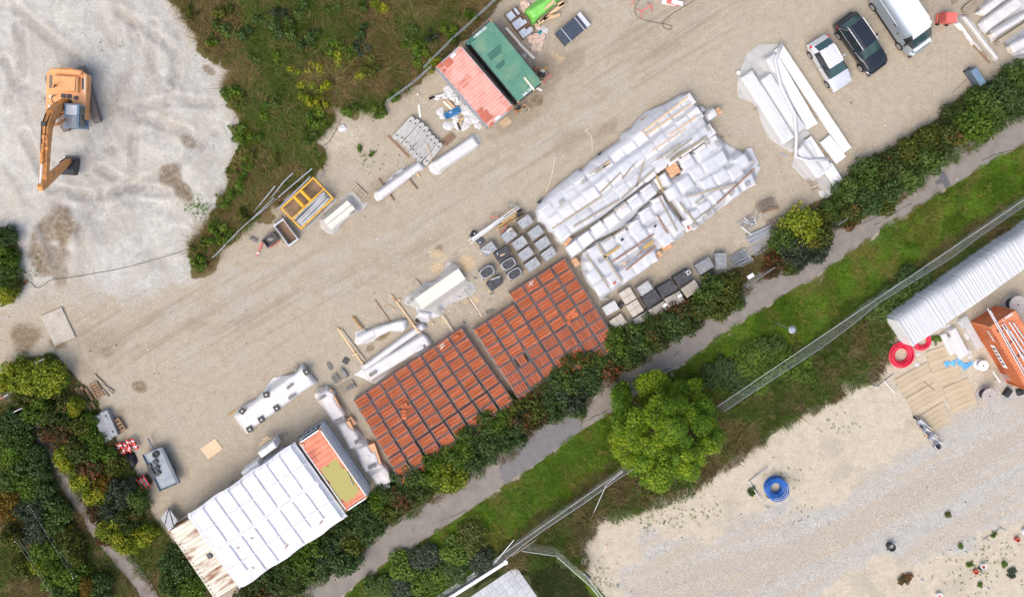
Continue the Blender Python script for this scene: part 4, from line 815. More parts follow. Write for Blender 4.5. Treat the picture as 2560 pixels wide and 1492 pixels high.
def container(label, corners, z, roof_m, wall_m, nroof, end_m=None, h=2.59, group='shipping containers', roof=True, dims=None, amp=.022):
 """corners: roof corners in the picture, first edge long; local x long axis, door end at +x"""
 c, a, L_, W_ = quad(corners, z); L_, W_ = dims or (L_, W_); c.z = 0
 t = thing('shipping_container', label, 'container', c, a, group)
 fr = MB()
 for sx in (-1, 1):
  for sy in (-1, 1): fr.box((sx * (L_ / 2 - .07), sy * (W_ / 2 - .07), h / 2), (.14, .14, h - .02))
  fr.box((sx * (L_ / 2 - .05), 0, h - .06), (.10, W_ - .28, .12)); fr.box((sx * (L_ / 2 - .05), 0, .08), (.10, W_ - .28, .14))
 for sy in (-1, 1): fr.box((0, sy * (W_ / 2 - .04), h - .06), (L_ - .28, .06, .10)); fr.box((0, sy * (W_ / 2 - .04), .08), (L_ - .28, .07, .14))
 part('frame', fr, wall_m, t)
 for sy in (-1, 1):
  w = MB(); wall(w, L_ - .28, h - .26, 20, .018, Matrix.Translation((0, sy * (W_ / 2 - .07), .14))); part('side_wall', w, wall_m, t)
 w = MB(); wall(w, W_ - .28, h - .26, 8, .018, Matrix.Translation((-L_ / 2 + .07, 0, .14)) @ Matrix.Rotation(math.pi / 2, 4, 'Z')); part('end_wall', w, end_m or wall_m, t)
 for sy in (-1, 1):
  d = MB(); d.box((L_ / 2 - .06, sy * (W_ - .3) / 4, h / 2), (.05, (W_ - .32) / 2, h - .34)); dd = part('door', d, end_m or wall_m, t)
  b = MB(); b.tube([(L_ / 2 - .02, sy * .2, .25), (L_ / 2 - .02, sy * .2, h - .25)], .02, 5); b.tube([(L_ / 2 - .02, sy * .75, .25), (L_ / 2 - .02, sy * .75, h - .25)], .02, 5); part('locking_bar', b, m_galv, dd)
 if roof:
  r = MB(); corr(r, L_ - .30, W_ - .12, nroof, amp, z=h - .03); r.box((-L_ / 2 + .085, 0, h - .018), (.13, W_ - .28, .03)); r.box((L_ / 2 - .085, 0, h - .018), (.13, W_ - .28, .03))
  part('roof', r, roof_m, t)
 cc = MB().rbox((0, 0, 0), (.18, .16, .12), .02)
 ccm = cc.mesh('corner_casting', m_rustd)
 for sx in (-1, 1):
  for sy in (-1, 1): link('corner_casting', ccm, t, (sx * (L_ / 2 - .088), sy * (W_ / 2 - .078), h - .045))
 return t, L_, W_, h
def drape(outline, boxes, res=.10, slope=1.6, base=.035, wr=.05, seed=1, hole=None, edge=5.0, zmax=None, m=None, name='film', sm=1, zin=0.0, fold=None):
 """film lying over boxes: outline = world polygon (x,y); boxes = (cx,cy,ang,L,W,h)"""
 O = np.array(outline); lo = O.min(0) - res; hi = O.max(0) + res
 xs = np.arange(lo[0], hi[0] + res, res); ys = np.arange(lo[1], hi[1] + res, res); X, Y = np.meshgrid(xs, ys)
 Z = np.full(X.shape, base)
 for cx, cy, a, L_, W_, h in boxes:
  ca, sa = math.cos(a), math.sin(a); u = (X - cx) * ca + (Y - cy) * sa; v = -(X - cx) * sa + (Y - cy) * ca
  d = np.hypot(np.maximum(np.abs(u) - L_ / 2 + .04, 0), np.maximum(np.abs(v) - W_ / 2 + .04, 0))
  Z = np.maximum(Z, h + .025 - d * slope - .35 * d * d)
 sd_ = sdist(X, Y, O); 
 for _ in range(sm):
  Zp = np.pad(Z, 1, mode='edge'); Z = .5 * Z + .125 * (Zp[:-2, 1:-1] + Zp[2:, 1:-1] + Zp[1:-1, :-2] + Zp[1:-1, 2:])
 if fold is not None: q_ = math.cos(fold) * X + math.sin(fold) * Y; p_ = -math.sin(fold) * X + math.cos(fold) * Y; Z = Z + .10 * (sstep(fbm(q_ * .12, p_ * 1.5, .8, 3, seed + 8), .35, .65) - .5)
 w1 = np.abs(fbm(X + .6 * Y, Y - .3 * X, .9, 4, seed) - .5) * 2; w2 = fbm(X, Y, .28, 3, seed + 3) - .5
 Z = Z + wr * (w1 - .35) + wr * .5 * w2
 Z = np.minimum(Z, base + zin + np.maximum(sd_, 0) * edge + .04 * (w1)); Z = np.maximum(Z, base * .5)
 inside_ = sd_ > 0
 if hole is not None: inside_ &= sdist(X, Y, np.array(hole)) < 0
 ny_, nx_ = X.shape; fi = inside_[:-1, :-1] | inside_[1:, :-1] | inside_[:-1, 1:] | inside_[1:, 1:]
 if hole is not None: fi &= (sdist(X, Y, np.array(hole)) < 0)[:-1, :-1]
 # pull outer vertices back onto the outline
 gyy, gxx = np.gradient(sd_, res); gl = np.hypot(gxx, gyy) + 1e-6; k = np.where(sd_ < 0, -sd_, 0)
 X2 = X + gxx / gl * k; Y2 = Y + gyy / gl * k
 idx = -np.ones(X.shape, int); used = np.zeros(X.shape, bool)
 used[:-1, :-1] |= fi; used[1:, :-1] |= fi; used[:-1, 1:] |= fi; used[1:, 1:] |= fi
 idx[used] = np.arange(used.sum()); V = np.stack([X2[used], Y2[used], Z[used]], -1)
 F = np.stack([idx[:-1, :-1][fi], idx[:-1, 1:][fi], idx[1:, 1:][fi], idx[1:, :-1][fi]], -1)
 return npmesh(name, V, F, m, smooth=True)
def bx_px(c4, h):
 c, a, L_, W_ = quad(c4, h); return (c.x, c.y, a, L_, W_, h)
hb = MB()
for y in (-.095, 0, .095): hb.box((0, y, .1), (.60, .03, .19))
for x in (-.285, -.10, .10, .285): hb.box((x, -.0475, .1), (.04, .064, .186)); hb.box((x, .0475, .1), (.04, .064, .186))
HB_ME = hb.mesh('hollow_block', m_conc)
def hollow_block(px, py, z, ang, label, s=1.0, m=None):
 o = link('hollow_block', HB_ME, None, W(px, py, z), R(-ang)); o.scale = (s, s, s * .8)
 return tag(o, label, 'concrete block', 'hollow concrete blocks used as weights')
bp = MB(); bp.rbox((0, 0, .05), (.46, .46, .10), .02); BPM = bp.mesh('plate', m_dark); bn_ = MB().cyl((0, 0, .1), .06, .03, 10); BNM = bn_.mesh('knob', m_white)
def ballast(px, py, z, ang, label, dot=True):
 t = thing('ballast_plate', label, 'weight', W(px, py, z), R(-ang), 'dark square weights on the white wrapping')
 link('plate', BPM, t)
 if dot: link('knob', BNM, t)
PLK = {}
def beam(p, q, w, h, m, label, z=0.0, z2=None, name='timber_beam', cat='timber', group=None):
 a = W(*p, z + h); b = W(*q, (z if z2 is None else z2) + h); a.z -= h; b.z -= h
 d = b - a; c = (a + b) / 2; L_ = d.length; key = (round(L_, 1), w, h, m.name)
 if key not in PLK: PLK[key] = MB().box((0, 0, h / 2), (round(L_, 1), w, h)).mesh(name, m)
 o = link(name, PLK[key], None, c); o.rotation_euler = (0, -math.asin(max(-1, min(1, d.z / max(L_, 1e-6)))), math.atan2(d.y, d.x))
 return tag(o, label, cat, group)
def pallet(c4, label, m=m_woodg, n=5, z=0.0, group='wooden pallets', h=.14):
 c, a, L_, W_ = quad(c4, z + h); c.z = z
 t = thing('pallet', label, 'pallet', c, a, group)
 s = MB().box((0, 0, 0), (L_, W_ / (n * 1.42), .022)).mesh('slat', m)
 for k in range(n): link('slat', s, t, (0, -W_ / 2 + W_ / (n * 1.42) / 2 + k * (W_ - W_ / (n * 1.42)) / (n - 1), h - .011))
 b = MB().box((0, 0, 0), (.10, W_, h - .03)).mesh('bearer', m)
 for x in (-L_ / 2 + .06, 0, L_ / 2 - .06): link('bearer', b, t, (x, 0, (h - .03) / 2))
 return t
# == crates of roof tiles
# cage: four posts, two rails, pallet deck; four rows of tiles on edge
CL, CWd, CH = 1.17, .86, 1.12
fr = MB()
for sx in (-1, 1):
 for sy in (-1, 1): fr.box((sx * (CL / 2 - .02), sy * (CWd / 2 - .02), CH / 2), (.04, .04, CH))
for sy in (-1, 1):
 fr.box((0, sy * (CWd / 2 - .018), CH - .02), (CL - .08, .024, .036)); fr.box((0, sy * (CWd / 2 - .018), .42), (CL - .08, .03, .03))
for sx in (-1, 1):
 fr.box((sx * (CL / 2 - .018), 0, CH - .02), (.024, CWd - .08, .036)); fr.box((sx * (CL / 2 - .018), 0, .42), (.03, CWd - .08, .03))
CAGE = fr.mesh('cage', m_galvd)
DECK = MB().box((0, 0, .08), (CL - .10, CWd - .10, .12)).mesh('deck', m_woodg)
def tile_row(n, L_, w, top, seed, irr=.012):
 g = random.Random(seed); mb = MB(); p = L_ / n
 for i in range(n):
  x = -L_ / 2 + (i + .5) * p; z = top + g.uniform(-irr, irr) - (g.random() < .06) * .05; y = g.uniform(-.008, .008); k = p * .36
  # curved tile end: low rim, higher middle
  for (ya, yb, za, zb) in ((-.5, -.22, -.03, 0), (-.22, .22, 0, .004), (.22, .5, 0, -.03)):
   mb.add([(x - k, y + ya * w, z + za), (x + k, y + ya * w, z + za + .006), (x + k, y + yb * w, z + zb + .006), (x - k, y + yb * w, z + zb)], [(0, 1, 2, 3)])
  mb.add([(x + k, y - .5 * w, z - .024), (x + k, y + .5 * w, z - .024), (x + p - k, y + .5 * w, z - .07), (x + p - k, y - .5 * w, z - .07)], [(0, 3, 2, 1)])
 mb.box((0, 0, (top - .07 + .16) / 2), (L_, w * .94, top - .07 - .16)); return mb
ROWM = [tile_row(17, CL - .13, .226, CH - .02 - .03 * (k % 2), 40 + k).mesh('tile_row', m_tile) for k in range(7)]
ROWS = [tile_row(11, CWd - .12, .186, CH - .02, 60 + k).mesh('tile_row', m_tile2) for k in range(4)]
LOOSE = MB()
for i in range(4):
 for z in (0, .0): LOOSE.add([(-.2, -.13 + z, i * .03), (.2, -.13, i * .03), (.2, .13, i * .03), (-.2, .13, i * .03)], [(0, 1, 2, 3)])
ltile = MB().rbox((0, 0, .05), (.40, .24, .10), .015).mesh('roof_tile', m_tile)
def tile_crate(px, py, du, dv, label, perp=False, group='', flat_top=False):
 """px,py: corner; du long edge, dv short edge (picture px)"""
 c4 = [(px, py), (px + du[0], py + du[1]), (px + du[0] + dv[0], py + du[1] + dv[1]), (px + dv[0], py + dv[1])]
 c, a, L_, W_ = quad(c4, CH); c.z = 0
 t = thing('tile_crate', label, 'tile crate', c, a + rnd.uniform(-.012, .012), group)
 o = link('cage', CAGE, t); link('deck', DECK, t); t.scale = (L_ / CL * .98, W_ / CWd * .965, 1 + rnd.uniform(-.02, .03))
 if flat_top:
  for k in range(3): link('tile_row', ROWM[k], t, (0, -.255 + .255 * k, -.14))
  for (x, y, r_) in ((-.33, .12, .2), (-.02, .16, 1.5), (.22, .14, 1.6), (.05, -.16, .1), (.36, -.14, 1.5), (-.36, -.2, 1.2), (.30, .26, .1)): link('roof_tile', ltile, t, (x, y, CH - .14), r_)
 elif perp:
  for k in range(5):
   if rnd.random() < .04: continue
   link('tile_row', rnd.choice(ROWS), t, (-CL / 2 + .065 + .105 + k * .208, 0, -rnd.uniform(0, .035)), math.pi / 2 + (math.pi if rnd.random() < .5 else 0))
 else:
  for k in range(3): link('tile_row', rnd.choice(ROWM), t, (rnd.uniform(-.015, .015), -.255 + .255 * k, -rnd.uniform(0, .05)), rnd.choice((0, math.pi)))
 return t
zA = Zm(870, 800, 5.995); zB = Zm(1170, 640, 6.618)
for c in range(8):
 for r in range(10):
  k = c / 7.0; rv = (14.3 + (16.0 - 14.3) * k, 24.25 + (22.7 - 24.25) * k)
  if c == 0 and r > 8: continue
  if c >= 6 and r > 8: continue
  gap = (3.0 if (r >= 6 and c >= 2) else 0) + (2.2 if r >= 6 else 0)
  x = 882.8 + c * 34.05 + r * rv[0] + rnd.uniform(-.5, .5) + gap * .5 * (c >= 2) * .9; y = 1003.2 - c * 23.15 + r * rv[1] + rnd.uniform(-.5, .5) + (1.4 if r >= 6 else 0)
  tile_crate(x, y, (32.6, -21.4), (rv[0] * .95, rv[1] * .95), f"red roof tile crate, southwest block, {ORD[c]} column from shelter, {ORD[r]} from the track", False, 'tile crates of the southwest block')
for r in range(0, 10):
 for c in range(0, 7):
  if r == 0 and c < 3: continue
  if r == 9 and c > 1: continue
  x = 1182.3 + c * 35.2 + (r - 1) * 15.7 + rnd.uniform(-.6, .6) - (r - 1) * c * .02; y = 825.1 - c * 22.2 + (r - 1) * 24.0 + rnd.uniform(-.6, .6) + (r - 1) * c * .06
  perp = r >= 5 or (r >= 4 and c >= 5)
  tile_crate(x, y, (33.3, -20.9), (15.4, 23.2), f"{'brown red' if perp else 'orange red'} roof tile crate, northeast block, {ORD[c]} column from the aisle, {ORD[r]} from the track", perp, 'tile crates of the northeast block', flat_top=(r == 4 and c == 5))
def loose_tiles(px, py, ang, label, n=2):
 t = thing('tile_stack', label, 'roof tiles', W(px, py, CH + .0), R(-ang), 'loose tiles on the crates'); t.location.z = CH + .01
 for k in range(n): link('roof_tile', ltile, t, (0, (k - (n - 1) / 2) * .26, 0))
loose_tiles(*zA(845, 1275), 62, 'two loose tiles lying on a crate of the southwest block', 2)
loose_tiles(*zA(840, 1410), 0, 'three loose tiles lying lower down on the southwest block', 3)
loose_tiles(*zB(1665, 1105), 60, 'single orange tile lying across the crate edges of the northeast block', 1)
loose_tiles(*zA(1630, 240), -30, 'loose tile on the top corner crate of the southwest block', 1)
loose_tiles(*zB(140, 1250), 65, 'loose tile on the west corner crate of the northeast block', 1)
for k, (p, q) in enumerate([((1370, 395), (1440, 345)), ((1385, 415), (1450, 375)), ((1395, 440), (1420, 395))]):
 beam(zA(*p), zA(*q), .07, .03, m_woodc, ['upper of three short wooden sticks lying on a tile crate', 'middle of three short wooden sticks lying on a tile crate', 'lower of three short wooden sticks lying on a tile crate'][k], CH + .03, name='wood_stick', cat='stick', group='sticks on the tile crate')
wb = MB(); wb.tube([(-.25, -.1, 0), (.05, 0, .02), (.28, .12, 0)], .03, 5); wb.tube([(-.05, .2, 0), (0, 0, .03), (.1, -.22, 0)], .025, 5)
solo('white_strap', wb, m_white, 'crumpled white strap lying on an orange tile crate', 'strap', W(*zB(1040, 455), CH + .04), .4)
# == crates of granite setts, pallets of pavers
ssm = random.Random(8)
def stones(L_, W_, n, top, s, seed, jit=.5):
 g = random.Random(seed); mb = MB(); nx_ = max(2, int(L_ / s)); ny_ = max(2, int(W_ / s))
 for i in range(nx_):
  for j in range(ny_):
   x = -L_ / 2 + (i + .5) * L_ / nx_ + g.uniform(-s, s) * .22; y = -W_ / 2 + (j + .5) * W_ / ny_ + g.uniform(-s, s) * .22
   d = s * g.uniform(.62, .98); M = Matrix.Translation((x, y, top - d / 2 + g.uniform(-.05, .03))) @ Matrix.Rotation(g.uniform(0, 6.3), 4, 'Z') @ Matrix.Rotation(g.uniform(-.5, .5), 4, 'X') @ Matrix.Rotation(g.uniform(-.5, .5), 4, 'Y')
   mb.rbox((0, 0, 0), (d, d * g.uniform(.7, 1), d * .9), d * .2, M=M)
 return mb
GL, GW, GH = 1.12, .80, .85
gc = MB()
for sy in (-1, 1): gc.box((0, sy * (GW / 2 - .015), GH / 2), (GL, .03, GH))
for sx in (-1, 1): gc.box((sx * (GL / 2 - .015), 0, GH / 2), (.03, GW - .06, GH))
GCAGE = gc.mesh('crate', mat('grey crate board', (.26, .24, .225), (.38, .36, .34), 5, .7))
GFILL = MB().box((0, 0, .38), (GL - .07, GW - .07, .70)).mesh('fill', m_stone)
STN = [stones(GL - .08, GW - .08, 0, GH - .01, .095, 20 + k).mesh('granite_setts', m_stone) for k in range(3)]
STNW = stones(GL - .08, GW - .08, 0, GH - .01, .10, 29).mesh('pebbles', m_stonew)
def sett_crate(ctr, label, ang=-36, white=False, k=0):
 p = W(*ctr, GH); p.z = 0; t = thing('sett_crate', label, 'stone crate', p, R(-ang) + rnd.uniform(-.03, .03), 'crates of granite setts')
 link('crate', GCAGE, t); link('fill', GFILL, t); o = link('pebbles' if white else 'granite_setts', STNW if white else STN[k % 3], t, (0, 0, 0), math.pi * (k % 2)); o['kind'] = 'stuff'; return t
zC = Zm(1160, 500, 9.0)
for k, (c, l) in enumerate([((1383, 498), 'top crate of grey granite setts beside the film covered bricks'), ((1615, 735), 'granite sett crate next to the corner of the film covered bricks'), ((1015, 800), 'granite sett crate with planks and rubbish lying on top'), ((1255, 975), 'granite sett crate in the middle of the inner row'), ((1775, 980), 'granite sett crate third down the outer row'),
       ((1395, 1215), 'granite sett crate below the middle one of the inner row'), ((1915, 1220), 'granite sett crate with sandy patch, nearest the tile crates'), ((555, 1105), 'westernmost granite sett crate beside the dark plank'), ((1545, 1460), 'last granite sett crate of the inner row above the tile crates')]):
 sett_crate(zC(*c), l, -36 if k != 8 else -34, False, k)
zD = Zm(1500, 630, 5.995)
sett_crate(zD(675, 545), 'crate of white pebbles among the dark paver pallets', -33, True, 0)
for k, (p, q) in enumerate([((960, 700), (1060, 630)), ((1030, 730), (1120, 690)), ((1090, 760), (1150, 720))]): beam(zC(*p), zC(*q), .08, .03, (m_woodc, m_woodb, m_woodg)[k], ['white plank piece on the sett crate with rubbish', 'brown plank piece on the sett crate with rubbish', 'grey plank piece on the sett crate with rubbish'][k], GH + .02, name='plank', cat='plank')
beam(zC(390, 1150), zC(560, 1165), .05, .02, m_white, 'thin white strip lying on the westernmost sett crate', GH + .03, name='strip', cat='strip')
pv = MB().rbox((0, 0, 0), (.195, .125, .07), .008)
PV = {n: pv.mesh('paver', m) for n, m in (('d', m_pave), ('l', m_pavel))}
def paver_pallet(c4, label, kind='d', h=.8, nx_=6, ny_=6, group='pallets of concrete pavers', rand=True, film=None, core=None):
 c, a, L_, W_ = quad(c4, h); c.z = 0; t = thing('paver_pallet', label, 'paver pallet', c, a, group)
 b = MB(); b.box((0, 0, h / 2 + .02), (L_ - .03, W_ - .03, h - .12)); part('stack', b, m_pave if kind == 'd' else m_pavel, t)
 dk = MB()
 for y in (-1, 0, 1): dk.box((0, y * (W_ / 2 - .08), .05), (L_, .1, .08))
 part('pallet_base', dk, m_woodg, t)
 sx, sy = L_ / nx_, W_ / ny_
 for i in range(nx_):
  for j in range(ny_):
   if rnd.random() < .03: continue
   o = link('paver', PV[kind], t, (-L_ / 2 + (i + .5) * sx, -W_ / 2 + (j + .5) * sy, h - .035 + rnd.uniform(-.012, .014)))
   if rand and rnd.random() < .35: o.rotation_euler = (0, 0, math.pi / 2); o.scale = (sy / .195 * .93, sx / .125 * .93, 1)
   else: o.scale = (sx / .195 * .93, sy / .125 * .93, 1)
 if film:
  mb = MB(); k = 36; vs = []
  for z, f, j in ((.04, 1.03, 0), (h * .75, 1.04, .0), (h + .015, 1.02, 0), (h + .035, .93, .05), (h + .02, .84, .09)):
   for i in range(k):
    th = 2 * math.pi * i / k; n = 5.0 if z < h + .01 else 3.2
    rx = (abs(math.cos(th)) ** n + abs(math.sin(th)) ** n) ** (-1 / n) * f * (1 + j * (rnd.random() - .5))
    vs.append((rx * math.cos(th) * L_ / 2, rx * math.sin(th) * W_ / 2, z + rnd.uniform(-.008, .008)))
  fs = [(q * k + i, q * k + (i + 1) % k, (q + 1) * k + (i + 1) % k, (q + 1) * k + i) for q in range(4) for i in range(k)]
  mb.add(vs, fs); part('wrapping', mb, film, t, smooth=True)
 return t
paver_pallet([zC(650, 1215), zC(945, 1035), zC(1075, 1215), zC(785, 1410)], 'dark paver pallet with two wooden sticks on it', 'd', .75, 6, 4)
beam(zC(815, 1258), zC(910, 1215), .09, .04, m_wood, 'short yellow wooden piece on the dark paver pallet', .78, name='wood_piece', cat='wood piece')
beam(zC(740, 1180), zC(765, 1240), .05, .02, m_white, 'white strip on the dark paver pallet', .78, name='strip', cat='strip')
for c4, l in [([zB(520, 120), (zB(735, 10)), zB(815, 135), zB(610, 265)], 'film wrapped paver pallet touching the dark paver pallet'), ([zB(625, 290), zB(830, 175), zB(920, 290), zB(710, 435)], 'film wrapped paver pallet nearest the tile crates'), ([zB(155, 255), zB(375, 140), zB(470, 265), zB(260, 405)], 'film wrapped paver pallet standing furthest west')]:
 paver_pallet(c4, l, 'd', .72, 6, 4, 'film wrapped paver pallets', False, m_filmg)
paver_pallet([zB(290, 455), zB(510, 315), zB(585, 430), zB(400, 600)], 'opened dark paver pallet with a white strip on top', 'd', .66, 6, 4)
beam(zB(375, 395), zB(530, 335), .05, .02, m_white, 'white plastic strip across the opened paver pallet', .69, name='strip', cat='strip')
beam(zB(270, 505), zB(370, 590), .06, .04, m_wood, 'yellow stick leaning on the ground by the opened paver pallet', 0, name='stick', cat='stick')
hollow_block(*zB(395, 625), 0, -35, 'grey brick on the ground below the opened paver pallet', .5)
hollow_block(*zB(120, 370), 0, 10, 'pale block on the ground west of the wrapped paver pallets', .55)
hollow_block(*T(1, 2, 2300, 130), 0, -15, 'hollow block on bare gravel by the stepped edge of the tile crates', 1.05)
# perforated block stack, slabs, dark pavers at the east side
c, a, L_, W_ = quad([zD(35, 830), zD(220, 725), zD(285, 850), zD(100, 960)], .7); c.z = 0
t = thing('block_pallet', 'pallet of white hollow blocks with dark square holes', 'block pallet', c, a, 'pallets of concrete pavers')
b = MB(); b.box((0, 0, .30), (L_, W_, .48)); part('lower_blocks', b, m_conc, t); b = MB(); b.box((0, 0, .03), (L_, W_, .05)); part('pallet_base', b, m_woodg, t)
hw = MB()
for y in (-.095, 0, .095): hw.box((0, y, .1), (.60, .034, .19))
for x in (-.285, -.10, .10, .285): hw.box((x, -.0475, .1), (.06, .06, .186)); hw.box((x, .0475, .1), (.06, .06, .186))
HWM = hw.mesh('hollow_block', m_white)
for i in range(2):
 for j in range(4): o = link('hollow_block', HWM, t, ((i - .5) * L_ / 2, (j - 1.5) * W_ / 4, .52), 0); o.scale = (L_ / 2 / .62, W_ / 4 / .225, .9)
def slab_pallet(c4, label, h=.75, nx_=2, ny_=2, m=m_concl, group='pallets of concrete slabs', film=False, vert=False):
 c, a, L_, W_ = quad(c4, h); c.z = 0; t = thing('slab_pallet', label, 'slab pallet', c, a, group)
 b = MB(); b.box((0, 0, (h + .02) / 2), (L_ - .04, W_ - .04, h - .14)); part('lower_slabs', b, m, t); b = MB(); b.box((0, 0, .03), (L_, W_, .05)); part('pallet_base', b, m_woodg, t)
 s = MB().rbox((0, 0, 0), (L_ / nx_ - .022, W_ / ny_ - .022, .07), .01).mesh('slab', m)
 for i in range(nx_):
  for j in range(ny_): o = link('slab', s, t, (-L_ / 2 + (i + .5) * L_ / nx_, -W_ / 2 + (j + .5) * W_ / ny_, h - .025 + rnd.uniform(-.008, .008)))
 if film:
  o = [(x, y) for x, y in ((-L_ / 2 - .1, -W_ / 2 - .1), (L_ / 2 + .08, -W_ / 2 - .12), (L_ / 2 + .1, W_ / 2 + .08), (-L_ / 2 - .08, W_ / 2 + .1))]
  part('wrapping', drape(o, [(0, 0, 0, L_, W_, h + .03)], .08, 4.0, wr=.05, seed=int(L_ * 100), m=m_wrapb, name='wrapping', edge=9), None, t)
 return t
m_wrapb = film_mat('dusty beige film', (.50, .46, .40), .62, .45, 4, (.40, .35, .28), .6)
slab_pallet([zD(280, 620), zD(445, 522), zD(550, 690), zD(385, 795)], 'beige slab pallet, upper one by the film covered bricks')
slab_pallet([zD(385, 802), zD(555, 707), zD(660, 870), zD(495, 988)], 'beige slab pallet just below the upper one', ny_=2, nx_=2)
slab_pallet([zD(125, 1045), zD(315, 912), zD(405, 1062), zD(232, 1168)], 'low grey slab pallet with one slab shifted, beside the tile crates', .55, 2, 1)
slab_pallet([zD(480, 1022), zD(690, 890), zD(775, 965), zD(560, 1095)], 'grey slab pallet half hidden by the hedge', .7, 1, 3, m_conc)
slab_pallet([zD(700, 880), zD(960, 742), zD(1030, 832), (zD(815, 990))], 'film wrapped slab pallet with white sheet, first of three by the hedge', .85, 1, 3, m_concl, film=True)
slab_pallet([zD(950, 722), zD(1170, 592), zD(1300, 732), zD(1055, 840)], 'film wrapped slab pallet with white sheet, second of three by the hedge', .85, 1, 3, m_concl, film=True)
slab_pallet([zD(1190, 542), zD(1430, 432), zD(1490, 535), zD(1335, 700)], 'film wrapped slab pallet, third of three by the hedge', .85, 1, 3, m_concl, film=True)
for c, l in (((975, 795), 'white paper sheet on the first wrapped slab pallet'), ((1195, 655), 'white paper sheet on the second wrapped slab pallet')):
 solo('paper_sheet', MB().box((0, 0, 0), (.34, .22, .012)), m_white, l, 'paper', W(*zD(*c), .95), R(35))
paver_pallet([zD(622, 690), zD(820, 557), zD(930, 702), zD(722, 840)], 'dark paver pallet beside the white pebble crate', 'd', .85, 6, 6)
paver_pallet([zD(848, 540), zD(1068, 420), zD(1160, 560), zD(938, 690)], 'dark paver pallet in the middle of the row by the hedge', 'd', .95, 6, 6)
paver_pallet([zD(1105, 380), zD(1310, 255), zD(1420, 385), zD(1180, 525)], 'dark paver pallet with a white strap ring on top', 'd', .95, 6, 6)
rb = MB()
for r_ in (.16, .13): rb.tube([(r_ * math.cos(t * .42), r_ * math.sin(t * .42), .01 * t / 16) for t in range(16)], .016, 5)
rb.tube([(-.35, .05, 0), (-.15, 0, .01)], .016, 5); rb.tube([(-.1, -.28, 0), (.0, -.12, .01)], .016, 5)
solo('white_strap', rb, m_white, 'white strap ring lying on a dark paver pallet', 'strap', W(*zD(1325, 305), .97))
paver_pallet([zD(1420, 205), zD(1625, 78), zD(1722, 210), zD(1515, 335)], 'light grey paver pallet with tidy rows', 'l', .85, 5, 8, rand=True)
paver_pallet([zD(1710, 25), zD(1712 + 180, 12), zD(1910, 250), zD(1755, 255)], 'light grey paver pallet with jumbled stones, by the bundle of hooked bars', 'l', .7, 5, 7)
paver_pallet([zD(1505, 350), zD(1690, 258), zD(1760, 350), zD(1565, 450)], 'low dark paver pallet half under the hedge with an orange scrap', 'd', .45, 6, 5)
solo('orange_scrap', MB().rbox((0, 0, .05), (.2, .14, .08), .02), m_orange2, 'orange plastic scrap on the low dark paver pallet', 'scrap', W(*zD(1570, 382), .46), .7)
solo('black_bin', MB().rbox((0, 0, .15), (.36, .5, .3), .03), m_dark, 'black box standing beside the white hollow blocks', 'box', W(*zD(305, 795), .1), R(-20))
# == the big film covered brick stacks
zF1 = Zm(1600, 220, 7.856); zF3 = Zm(1320, 400, 7.856); zF4 = Zm(1600, 400, 7.856); zF5 = Zm(1400, 560, 7.856)
packs = {k: [] for k in 'ABCD'}
ANG = -36.5
def row(k, p, q, n, h=1.05):
 for i in range(n):
  f = i / (n - 1); packs[k].append(((p[0] + (q[0] - p[0]) * f + rnd.uniform(-2, 2), p[1] + (q[1] - p[1]) * f + rnd.uniform(-2, 2)), h + rnd.uniform(-.04, .04), ANG + rnd.uniform(-2, 2)))
row('A', (1368, 529), (1722, 254), 13, 1.0); row('A', (1392, 552), (1741, 290), 13, 1.25); row('A', (1406, 583), (1772, 330), 13, 1.1)
row('B', (1436, 620), (1620, 480), 7, 1.0)
for p in [(1488, 631), (1524, 610), (1558, 593), (1588, 568), (1617, 537), (1514, 668), (1548, 635), (1577, 617), (1604, 589), (1642, 575), (1487, 690), (1536, 697), (1504, 721), (1569, 683), (1600, 664), (1626, 646), (1666, 598), (1648, 508), (1669, 544), (1692, 570), (1484, 662)]: packs['C'].append((p, 1.0 + rnd.uniform(-.12, .06), -33 + rnd.uniform(-7, 7)))
for p in [(1656, 453), (1681, 483), (1709, 509), (1737, 542), (1715, 460), (1741, 495), (1764, 521), (1743, 433), (1771, 460), (1793, 492), (1718, 404), (1774, 414), (1805, 442), (1757, 380), (1839, 430), (1800, 398), (1870, 455), (1832, 479), (1725, 560), (1783, 358), (1856, 405)]: packs['D'].append((p, 1.0 + rnd.uniform(-.12, .06), -31 + rnd.uniform(-8, 8)))
packme = MB(); packme.rbox((0, 0, .56), (.98, .92, .92), .05); PACK = packme.mesh('shrink_wrap', m_shrink); pbase = MB()
for y in (-.38, 0, .38): pbase.box((0, y, .05), (1.0, .12, .09))
PBASE = pbase.mesh('pallet_base', m_woodg)
boxes = {k: [] for k in packs}
NMK = {'A': 'long three row stack', 'B': 'single middle row', 'C': 'lower stack', 'D': 'eastern stack'}
for k, lst in packs.items():
 for i, (p, h, an) in enumerate(lst):
  q = W(*p, h); q.z = 0; t = thing('brick_pack', f"white wrapped brick pack under film, {NMK[k]}, {ORD[i % 13]} pack" + (f" of {['outer', 'middle', 'inner'][i // 13]} row" if k == 'A' else ' of upper half' if k in 'CD' and i < 13 else ' of lower half' if k in 'CD' else ''), 'brick pack', q, R(-an), 'brick packs under the film')
  o = link('shrink_wrap', PACK, t); t.scale = (1.0, 1.0, h / 1.02); link('pallet_base', PBASE, t)
  boxes[k].append((q.x, q.y, R(-an), 1.0, .95, h))
